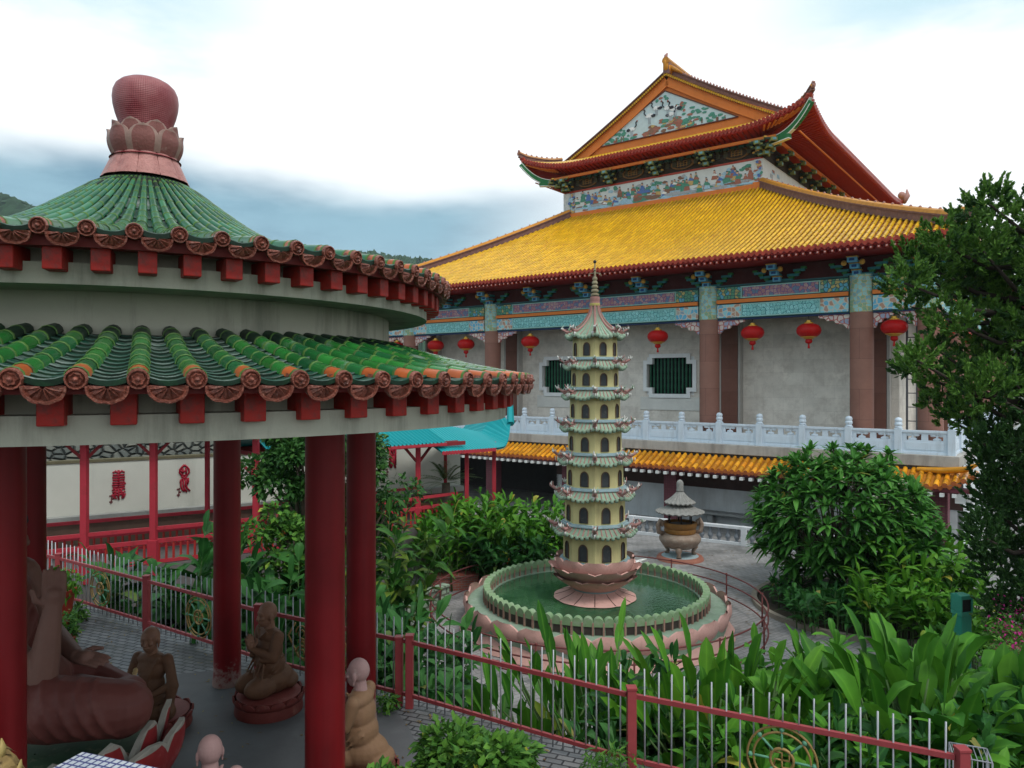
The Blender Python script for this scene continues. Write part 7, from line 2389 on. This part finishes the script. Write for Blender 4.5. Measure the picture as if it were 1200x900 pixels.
# yellow-green ginger below the frangipani
stalk_clump('yellow green ginger clump below the frangipani tree', 'ginger_plant', 'plant', 10.4, 20.2, .05, 34, 1.7, 1.1, lf_gin, .75, .09, 8, droop=.5)
stalk_clump('ginger clump between frangipani and conifer, half in shade', 'ginger_plant', 'plant', 12.1, 21.6, .05, 38, 2.5, 1.3, lf_gin, .85, .10, 8, droop=.5)
stalk_clump('low ginger clump beside the curved bed kerb', 'ginger_plant', 'plant', 9.0, 20.9, .05, 26, 1.0, 1.0, lf_dark, .6, .07, 7, droop=.5)
stalk_clump('dark ground cover clump inside the bed kerb, left of the frangipani stem', 'ginger_plant', 'plant', 9.0, 23.0, .05, 24, .9, .9, lf_dark, .5, .06, 7, droop=.5)
stalk_clump('dark ground cover clump inside the bed kerb under the front of the frangipani', 'ginger_plant', 'plant', 10.2, 22.0, .05, 26, .9, 1.0, lf_dark, .5, .06, 7, droop=.5)
stalk_clump('ginger clump at the foot of the conifer', 'ginger_plant', 'plant', 11.2, 18.3, .05, 30, 1.5, .9, lf_gin, .7, .09, 8, droop=.5)
# ---- frangipani: rounded crown of leaf rosettes on forked branches
fr = thing('frangipani_tree', 'rounded frangipani tree with dark glossy leaf rosettes and white flowers', 'tree', (10.7, 24.0, 0))
lv, wd = Leaves(), MB()
cx_, cz_ = 0, 2.55
tips = []
for i in range(640):
    th = random.uniform(0, 2 * PI); ph = math.acos(random.uniform(-.85, 1))
    rr_ = random.uniform(.74, 1.03) + .10 * math.sin(3 * th + 1) * math.sin(2 * ph) + .05 * math.sin(5 * th)
    d_ = Vector((math.sin(ph) * cos(th), math.sin(ph) * sin(th), math.cos(ph)))
    p = Vector((d_.x * 2.65 * rr_, d_.y * 2.65 * rr_, cz_ + d_.z * 2.15 * rr_))
    if p.z < .35: continue
    tips.append((p, d_))
for p, d_ in tips:
    n_ = random.randint(9, 13)
    az = np.arange(n_) * 2.4 + random.random() * 6; el = np.linspace(.05, 1.1, n_) + rng.normal(0, .12, n_)
    upv = (Vector((0, 0, 1)) * .8 + d_ * .5).normalized()
    a_ = upv.orthogonal().normalized(); b_ = upv.cross(a_)
    A_, B_, U_ = np.array(a_), np.array(b_), np.array(upv)
    D_ = (np.cos(az) * np.cos(el))[:, None] * A_ + (np.sin(az) * np.cos(el))[:, None] * B_ + np.sin(el)[:, None] * U_
    lv.add(np.repeat(np.array(p)[None], n_, 0), D_, rng.uniform(.36, .60, n_), rng.uniform(.058, .085, n_), rng.uniform(.1, .5, n_), .2, None, 'lance')
fork = [Vector((.35 * cos(k * 1.05), .35 * sin(k * 1.05), 1.0)) for k in range(6)]
wd.tube([(0, 0, -.1), (.05, 0, .35), (0, .05, .7)], [.17, .14, .12], 9)
for i, f_ in enumerate(fork): wd.tube([(0, .05, .6), f_], [.10, .07], 7)
for i, (p, d_) in enumerate(tips):
    if i % 6 == 0:
        f_ = min(fork, key=lambda g_: (g_ - p).length); mid = f_.lerp(p, .5) + Vector((0, 0, -.15))
        wd.tube([f_, mid, p], [.05, .03, .016], 5)
lv.build('crown', lf_fra, fr); wd.build('trunk', bark, fr, True)
lv = Leaves()
for p, d_ in [t_ for t_ in tips if t_[0].z > 2.2 and t_[0].y < .6][::7]:
    for k in range(5):
        c0 = np.array(p + d_ * .12) + rng.normal(0, .07, 3); n_ = 5; az = np.arange(n_) * 1.2566
        D_ = np.stack([np.cos(az) * .9, np.sin(az) * .9, np.full(n_, .4)], 1); lv.add(np.repeat(c0[None], n_, 0), D_, .06, .025, .2, .1, None, 'short')
lv.build('blossoms', lf_wh, fr)
# kerbed bed round it
q = MB(); q.lathe([(3.35, 0), (3.35, .14), (3.18, .14), (3.18, .04)], 72); q.lathe([(3.18, .06), (.01, .10)], 48, mi=1)
o = q.build('bed_kerb', [M('stained stone kerb', (.24, .21, .17), rough=.85, var=.4, vs=3), soil], None, True, ang=30, loc=(10.9, 22.9, 0)); tag(o, 'low curved stone kerb round the frangipani bed', 'kerb')
# ---- conifer at the right edge
ju = thing('conifer_tree', 'dark feathery conifer at the right edge with twisted branches', 'tree', (11.0, 15.0, -.05))
clumps = [(1160,240,24),(1130,264,22),(1187,262,26),(1105,287,26),(1150,292,32),(1197,302,32),(1073,303,24),(1060,332,22),(1096,332,28),(1136,337,30),(1182,347,34),(1068,360,15),(1112,376,24),(1152,387,30),(1198,397,34),(1140,422,24),(1098,410,14),(1074,422,22),(1064,437,14),(1112,447,26),(1152,457,30),(1192,452,32),(1092,472,15),(1132,487,24),(1172,502,30),(1112,492,12),(1202,522,32),(1167,547,28),(1192,572,32),(1162,592,28),(1198,622,34),(1157,632,24),(1172,662,28),(1198,692,32),(1178,712,20),(1152,520,18),
          (1235,300,44),(1240,380,50),(1245,460,50),(1245,540,50),(1250,620,50),(1290,340,60),(1300,450,70),(1300,560,70),(1225,245,34),(1265,270,40),(1290,640,60),(1240,690,40),
          (1150,340,30),(1175,420,34),(1180,300,28),(1120,320,24),(1185,540,30),(1185,600,30),(1185,650,30),(1140,300,24)]
lv = Leaves(); wd = MB()
trunk_pts = [(0, 0, 0), (.1, .05, 1.6), (-.05, 0, 3.0), (.1, -.05, 5.0), (-.1, 0, 7.2), (-.25, 0, 9.4)]
wd.tube(trunk_pts, [.26, .22, .19, .15, .10, .04], 10)
random.seed(31)
base = Vector((11.0, 15.0, -.05))
for ci, (px_, py_, r_) in enumerate(clumps):
    Y = 15.0 + random.uniform(-1.0, 1.0) if ci < 48 else 15.0 + random.uniform(.6, 1.6)
    c0 = at(px_, py_, Y) - base; rad = r_ * Y / 870
    zt = max(.5, c0.z - random.uniform(.3, 1.1)); k = min(4, int(zt / 9.4 * 5)); tp = Vector((0, 0, zt))
    mid = tp.lerp(c0, .55) + Vector((0, random.uniform(-.2, .2), -.25))
    wd.tube([tp, mid, c0], [.075, .045, .02], 6)
    ns = int(48 * (r_ / 24) ** 1.5)
    for s_ in range(ns):
        dd = rdir(1)[0]; rr_ = rad * random.random() ** .42
        p = np.array(c0) + dd * rr_ * np.array([1, 1, .85])
        ax = dd * .75 + np.array([0, 0, .75]) + rng.normal(0, .25, 3); ax /= np.linalg.norm(ax)
        L_ = random.uniform(.18, .36); n_ = 34
        v = rng.uniform(0, 1, n_); o_ = p + ax * (v * L_)[:, None]
        sd_ = rng.normal(0, 1, (n_, 3)); D_ = ax * (.9 + .6 * v)[:, None] + sd_ * .55
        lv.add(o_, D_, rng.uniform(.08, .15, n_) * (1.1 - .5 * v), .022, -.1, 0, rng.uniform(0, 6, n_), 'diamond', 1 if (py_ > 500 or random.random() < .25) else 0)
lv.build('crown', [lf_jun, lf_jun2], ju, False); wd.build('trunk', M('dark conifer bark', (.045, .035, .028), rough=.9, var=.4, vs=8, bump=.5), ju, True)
# ---- small-leaved tree behind the columns
def small_tree(label, name, x, y, z, h, rx, rz_, n, mat, leaf=.12, cat='tree', trunk=True, seed=1, W=.045):
    random.seed(seed)
    t = thing(name, label, cat, (x, y, z)); lv, wd = Leaves(), MB()
    cl_ = []
    for i in range(26):
        d_ = rdir(1)[0]; s_ = random.uniform(.45, .95); cl_.append((np.array([d_[0] * rx * s_, d_[1] * rx * s_, h - rz_ + d_[2] * rz_ * s_]), random.uniform(.22, .42) * rx))
    for c0, r_ in cl_:
        k = int(n / 26); dd = rdir(k, -.6, 1); P = c0 + dd * (r_ * rng.uniform(.5, 1, k) ** .5)[:, None] * np.array([1, 1, .7])
        D_ = dd * .8 + rng.normal(0, .6, (k, 3)) + np.array([0, 0, -.1]); lv.add(P, D_, rng.uniform(.7, 1.3, k) * leaf, rng.uniform(.8, 1.2, k) * W, .2, .15, rng.normal(0, .5, k), 'short')
        if trunk: wd.tube([(0, 0, h * .25), tuple(c0 * .5 + np.array([0, 0, h * .22])), tuple(c0)], [.05, .035, .015], 6)
    if trunk: wd.tube([(0, 0, 0), (.05, 0, h * .15), (0, 0, h * .4)], [.12, .10, .07], 8)
    lv.build('crown' if trunk else 'foliage', mat, t)
    if trunk: wd.build('trunk', bark, t, True)
    return t
small_tree('dense dark tree behind the red columns, in front of the white wall', 'garden_tree', -5.05, 18.4, 0, 7.0, 1.55, 2.3, 12000, lf_tree, .16, seed=4, W=.05)
small_tree('second dense tree close behind the thickest red column', 'garden_tree', -3.9, 19.0, 0, 5.6, 1.3, 1.9, 4500, lf_tree, .16, seed=6, W=.05)
small_tree('tree with light green leaves low behind the inner columns', 'garden_tree', -4.9, 16.6, 0, 4.3, 1.1, 1.2, 3000, lf_bush, .14, seed=8, W=.05)
# bush at the bottom edge
bx_ = small_tree('leafy green bush at the bottom edge below the picket fence', 'leafy_bush', -.48, 6.95, TZ, 1.0, .82, .62, 7000, lf_bush, .12, 'bush', False, 12, .036)
bx2 = small_tree('smaller green bush beside the rose planter at the bottom edge', 'leafy_bush', -.86, 6.35, TZ, .55, .36, .34, 2200, lf_bush, .11, 'bush', False, 13, .034)
small_tree('little weed tuft at the foot of the pickets by the gate', 'weed_tuft', -1.62, 9.75, TZ, .22, .16, .14, 160, lf_bush, .09, 'plant', False, 14, .02)
small_tree('wispy weeds at the foot of the middle fence post', 'weed_tuft', 1.05, 7.95, TZ, .45, .3, .3, 420, lf_bush, .11, 'plant', False, 15, .012)
# ---- pots and planters on the terrace
ptred = M('terracotta red planter', (.30, .07, .045), rough=.7, var=.3, vs=5)
t = thing('rectangular_planter', 'long terracotta planter with shrubs standing on the brick paving', 'planter', (-7.45, 11.75, TZ), R(28))
q = MB(); q.box2((-.45, -.16, 0), (.45, .16, .24)); q.box2((-.48, -.19, .20), (.48, .19, .27)); q.build('trough', ptred, t, bevel=.012)
lv = Leaves(); k = 900; P = np.stack([rng.uniform(-.5, .5, k), rng.uniform(-.22, .22, k), .25 + .38 * rng.random(k) ** 1.5], 1); lv.add(P, rng.normal(0, .6, (k, 3)) + np.array([0, 0, .4]), rng.uniform(.07, .14, k), .022, .3, .15, rng.normal(0, .5, k), 'short'); lv.build('foliage', lf_bush, t)
small_tree('low trailing shrub at the foot of the fence behind the planter', 'trailing_shrub', -8.1, 13.3, TZ, .42, .42, .3, 1200, lf_bush, .11, 'shrub', False, 17, .03)
t = thing('flower_pot', 'tall red pot of trailing yellow green leaves by the fence end', 'plant pot', (-8.05, 13.1, TZ), 0)
q = MB(); q.lathe([(.01, 0), (.2, 0), (.25, .25), (.29, .55), (.33, .60), (.33, .66), (.27, .66), (.25, .58), (.01, .56)], 24); q.build('pot', M('red glazed pot', (.38, .045, .03), rough=.45, var=.3), t, True, ang=40)
lv = Leaves(); k = 700; a_ = rng.uniform(0, 6.28, k); r_ = rng.uniform(0, .42, k); P = np.stack([r_ * np.cos(a_), r_ * np.sin(a_), .72 + .35 * rng.random(k) - r_ * .5], 1); lv.add(P, rng.normal(0, .7, (k, 3)), rng.uniform(.07, .13, k), .022, .5, .15, rng.normal(0, .5, k), 'short'); lv.build('foliage', lf_gin, t)
# rose coloured planter with pale coping next to the thick column
t = thing('round_planter', 'rose planter with pale coping beside the tan kneeling statue', 'planter', (-1.15, 6.35, TZ), 0)
q = MB(); q.lathe([(.01, .0), (.62, 0), (.62, .12), (.68, .16), (.68, .24), (.55, .24), (.55, .18), (.01, .18)], 40); q.build('bowl', [M('pale stone coping', (.34, .33, .30), var=.4, vs=5)], t, True, ang=35)
for k in range(12):
    q = MB(); petal(q, 2 * PI * k / 12, .60, .0, .70, .17, .18, .03, .04, pointed=.2); q.build('lotus_petal', M('red planter petal', (.30, .06, .055), var=.3), t, True, ang=45)
# ---- right side: path, bin, pots of flowers, wire rack
q = MB(); P = [[(x + .25 * math.sin(y * .8), y, .012 + .0005 * math.sin(x * 9)) for x in (9.5, 10.2, 11.0, 11.8, 12.6)] for y in range(9, 19)]
q.grid(P); o = q.build('gravel_path', M('stony path', (.15, .135, .125), rough=.95, var=.6, vs=7, stain=(.07, .08, .05), sa=.7, ss=4, bump=.8, bs=25)); o['kind'] = 'structure'
bn = thing('litter_bin', 'teal green litter bin with open swing top among the plants', 'litter bin', (9.45, 15.6, 0), R(15)); bn.scale = (.56, .56, 1)
bm = M('teal plastic', (.018, .20, .135), rough=.4, var=.15)
BH = (at(0, 694, 15.6).z)
q = MB(); q.prismz([(-.24, -.22), (.24, -.22), (.24, .22), (-.24, .22)], BH - 1.6, BH - .45); q.build('bin_body', bm, bn, bevel=.03)
q = MB(); q.box2((-.27, -.25, BH - .46), (.27, .25, BH - .38)); q.box2((-.27, -.25, BH - .38), (-.21, .25, BH - .1)); q.box2((.21, -.25, BH - .38), (.27, .25, BH - .1)); q.box2((-.27, .19, BH - .38), (.27, .25, BH - .1)); q.tube([(-.24, -.2, BH - .1), (-.24, 0, BH - .02), (-.24, .2, BH - .1)], .03, 6); q.box2((-.27, -.25, BH - .12), (.27, .25, BH - .04)); q.build('hood', M('faded green hood', (.035, .23, .16), rough=.5, var=.2), bn, bevel=.02)
q = MB(); q.box2((-.21, -.2, BH - .38), (.21, .19, BH - .12)); q.build('opening', M('black opening', (.01, .01, .01)), bn)
q = MB(); q.tube([(0, 0, 0), (0, 0, BH - 1.55)], .05, 8); q.build('stand', MATS['black iron'], bn)
for i, (px_, py_, Y, fl_) in enumerate(((1178, 758, 14.0, 1), (1192, 735, 14.6, 1), (1170, 790, 13.2, 0), (1192, 795, 12.9, 1))):
    c0 = at(px_, py_, Y); lab = ('pot of magenta flowers by the path, nearest the conifer foot', 'pot of magenta flowers at the right edge, just beyond the first', 'leafy pot without blossoms beside the path', 'pot with few magenta blooms nearest the wire rack')[i]
    t = thing('flower_pot', lab, 'plant pot', (c0.x, c0.y, .02), 0, 'flower pots along the path'); hh = max(.45, c0.z - .02)
    q = MB(); q.lathe([(.01, hh - .42), (.17, hh - .42), (.22, hh - .05), (.25, hh), (.2, hh), (.01, hh - .04)], 20); q.lathe([(.26, 0), (.26, hh - .42), (.01, hh - .41)], 16, mi=1); q.build('pot', [M('brown clay pot', (.20, .10, .06), var=.3), slab_g], t, True, ang=40)
    lv = Leaves(); k = 420; P = rng.normal(0, .16, (k, 3)) + np.array([0, 0, hh + .22]); lv.add(P, rng.normal(0, .6, (k, 3)) + np.array([0, 0, .3]), rng.uniform(.07, .13, k), .022, .3, .15, rng.normal(0, .5, k), 'short')
    if fl_:
        k = 90; P = rng.normal(0, .15, (k, 3)) + np.array([-.05, -.1, hh + .34]); lv.add(P, rng.normal(0, .6, (k, 3)), rng.uniform(.04, .07, k), .028, .2, .15, rng.normal(0, .8, k), 'short', 1)
    lv.build('foliage', [lf_bush, lf_mag], t)
rk_ = thing('wire_rack', 'silver wire rack standing at the end of the picket fence', 'rack', (4.25, 7.15, TZ), R(-24))
q = MB()
for k in range(7):
    x = .02 + .045 * k; q.tube([(x, 0, .15), (x, 0, .72)], .005, 5); q.tube([(x, 0, .72), (x, .3, .72)], .005, 5)
for z in (.15, .5, .72): q.tube([(0, 0, z), (.32, 0, z)], .007, 6)
for x in (0, .32):
    for y in (0, .3): q.tube([(x, y, 0), (x, y, .72)], .009, 6)
    q.tube([(x, 0, .72), (x, .3, .72)], .008, 6)
q.tube([(0, .3, .72), (.32, .3, .72)], .008, 6); q.build('frame', M('dull grey wire', (.22, .23, .25), rough=.5), rk_, True)
# palm by the walkway end, brick planter, low patterned wall
t = thing('cycad_palm', 'small palm with arching feather fronds beside the white wall', 'palm', (-2.6, 29.2, E - 6.0))
lv, wd = Leaves(), MB(); wd.tube([(0, 0, -1), (0, 0, 2.0)], [.2, .16], 9)
for k in range(26):
    a = k * 2.4; el = random.uniform(.2, 1.3); d_ = np.array([cos(a) * cos(el), sin(a) * cos(el), sin(el)]); L_ = random.uniform(1.1, 1.7)
    for v in np.linspace(.15, 1, 16):
        p = np.array([0, 0, 2.0]) + d_ * L_ * v - np.array([0, 0, .6 * v * v * L_ * .6]); sd_ = np.cross(d_, [0, 0, 1.0]); sd_ /= np.linalg.norm(sd_)
        for sg in (-1, 1): lv.add(p, sd_ * sg + d_ * .8, .34 * (1.1 - .6 * v), .022, .2, .1, None, 'short')
lv.build('crown', lf_palm, t); wd.build('trunk', bark, t, True)
q = MB(); q.box2((-.75, -.2, 0), (.75, .25, .45)); q.box2((-.8, -.25, .45), (.8, .3, .52))
brickm = Mbrick('red brick planter', (.24, .07, .05), (.30, .10, .07), (.20, .17, .15), .22, .08, .01, axes='XZY', var=.3)
tag(q.build('brick_planter', brickm, None, loc=(-1.95, 25.0, 0), rz=R(15)), 'low red brick planter wall at the courtyard edge', 'planter')
q = MB(); q.box2((-1.5, -.1, 0), (1.5, .1, .62)); q.box2((-1.5, -.14, .60), (1.5, .14, .68))
tag(q.build('low_garden_wall', Mbrick('pale green patterned blocks', (.26, .36, .25), (.34, .38, .32), (.12, .13, .10), .25, .2, .03, axes='XZY', var=.3), None, loc=(-2.9, 22.0, 0), rz=R(55)), 'low garden wall of pale green patterned blocks at the left courtyard edge', 'wall')
# fallen leaves on the paving
lv = Leaves()
k = 420; a_ = rng.uniform(0, 1, k); x_ = -8 + 8.5 * rng.random(k); y_ = 12.3 - .62 * (x_ + 8) + 1.6 - 5.5 * rng.random(k) ** 1.8
lv.add(np.stack([x_, y_, np.full(k, TZ + .014)], 1), np.stack([np.cos(a_ * 6.28), np.sin(a_ * 6.28), np.full(k, .05)], 1), rng.uniform(.03, .08, k), rng.uniform(.008, .018, k), .0, .2, None, 'short')
k = 500; a_ = rng.uniform(0, 1, k); x_ = rng.uniform(-1.5, 9.5, k); y_ = rng.uniform(14, 31, k); ok = np.hypot(x_ - QX, y_ - QY) > 4.1
x_, y_, a_ = x_[ok], y_[ok], a_[ok]; k = len(x_)
lv.add(np.stack([x_, y_, np.full(k, .008)], 1), np.stack([np.cos(a_ * 6.28), np.sin(a_ * 6.28), np.full(k, .05)], 1), rng.uniform(.06, .14, k), rng.uniform(.015, .03, k), .0, .2, None, 'short')
o = lv.build('fallen_leaves', leafmat('dry fallen leaf', (.10, .06, .03), (.17, .12, .04), (.25, .2, .05))); o['kind'] = 'stuff'
# ================================================================== HILLS AND HAZE
hill_m = M('forest canopy', (.028, .065, .030), rough=.95, var=.7, vs=.05, bump=0)
def ridge(pts, Y, depth, name):
    q = MB(); P = []
    xs_ = np.linspace(pts[0][0], pts[-1][0], 520)
    zs_ = np.interp(xs_, [p[0] for p in pts], [p[1] for p in pts])
    for j in range(14):
        v = j / 13; row = []
        for x, z in zip(xs_, zs_):
            zz = z * math.sin(v * PI / 2) ** .8
            row.append((x + random.uniform(-1, 1), Y + depth * v + random.uniform(-5, 5), zz + (random.uniform(-2.5, 3.5) if j else -5)))
        P.append(row)
    q.grid(P)
    o = q.build(name, hill_m, None); o['kind'] = 'structure'
def hx(px_, y_, Y): p = at(px_, y_, Y); return (p.x, p.z)
random.seed(41)
ridge([hx(-700, 140, 620), hx(-250, 170, 620), hx(-60, 205, 620), hx(0, 228, 620), hx(35, 240, 620), hx(80, 262, 620), hx(200, 300, 620), hx(300, 330, 620)], 520, 100, 'hills')
ridge([hx(250, 320, 760), hx(380, 296, 760), hx(440, 297, 760), hx(470, 303, 760), hx(510, 306, 760), hx(600, 330, 760), hx(900, 350, 760), hx(1300, 330, 760)], 640, 120, 'hills')

def haze():
    q = MB(); q.box2((-1400, -60, -7), (1400, 820, 330))
    m = bpy.data.materials.new('thin damp air'); m.use_nodes = True; t = m.node_tree; t.nodes.clear()
    o_ = N(t, 'ShaderNodeOutputMaterial'); v = N(t, 'ShaderNodeVolumePrincipled')
    v.inputs['Color'].default_value = (.72, .86, .95, 1); v.inputs['Density'].default_value = .00015
    t.links.new(v.outputs[0], o_.inputs['Volume'])
    o = q.build('haze', m); o['kind'] = 'stuff'
haze()
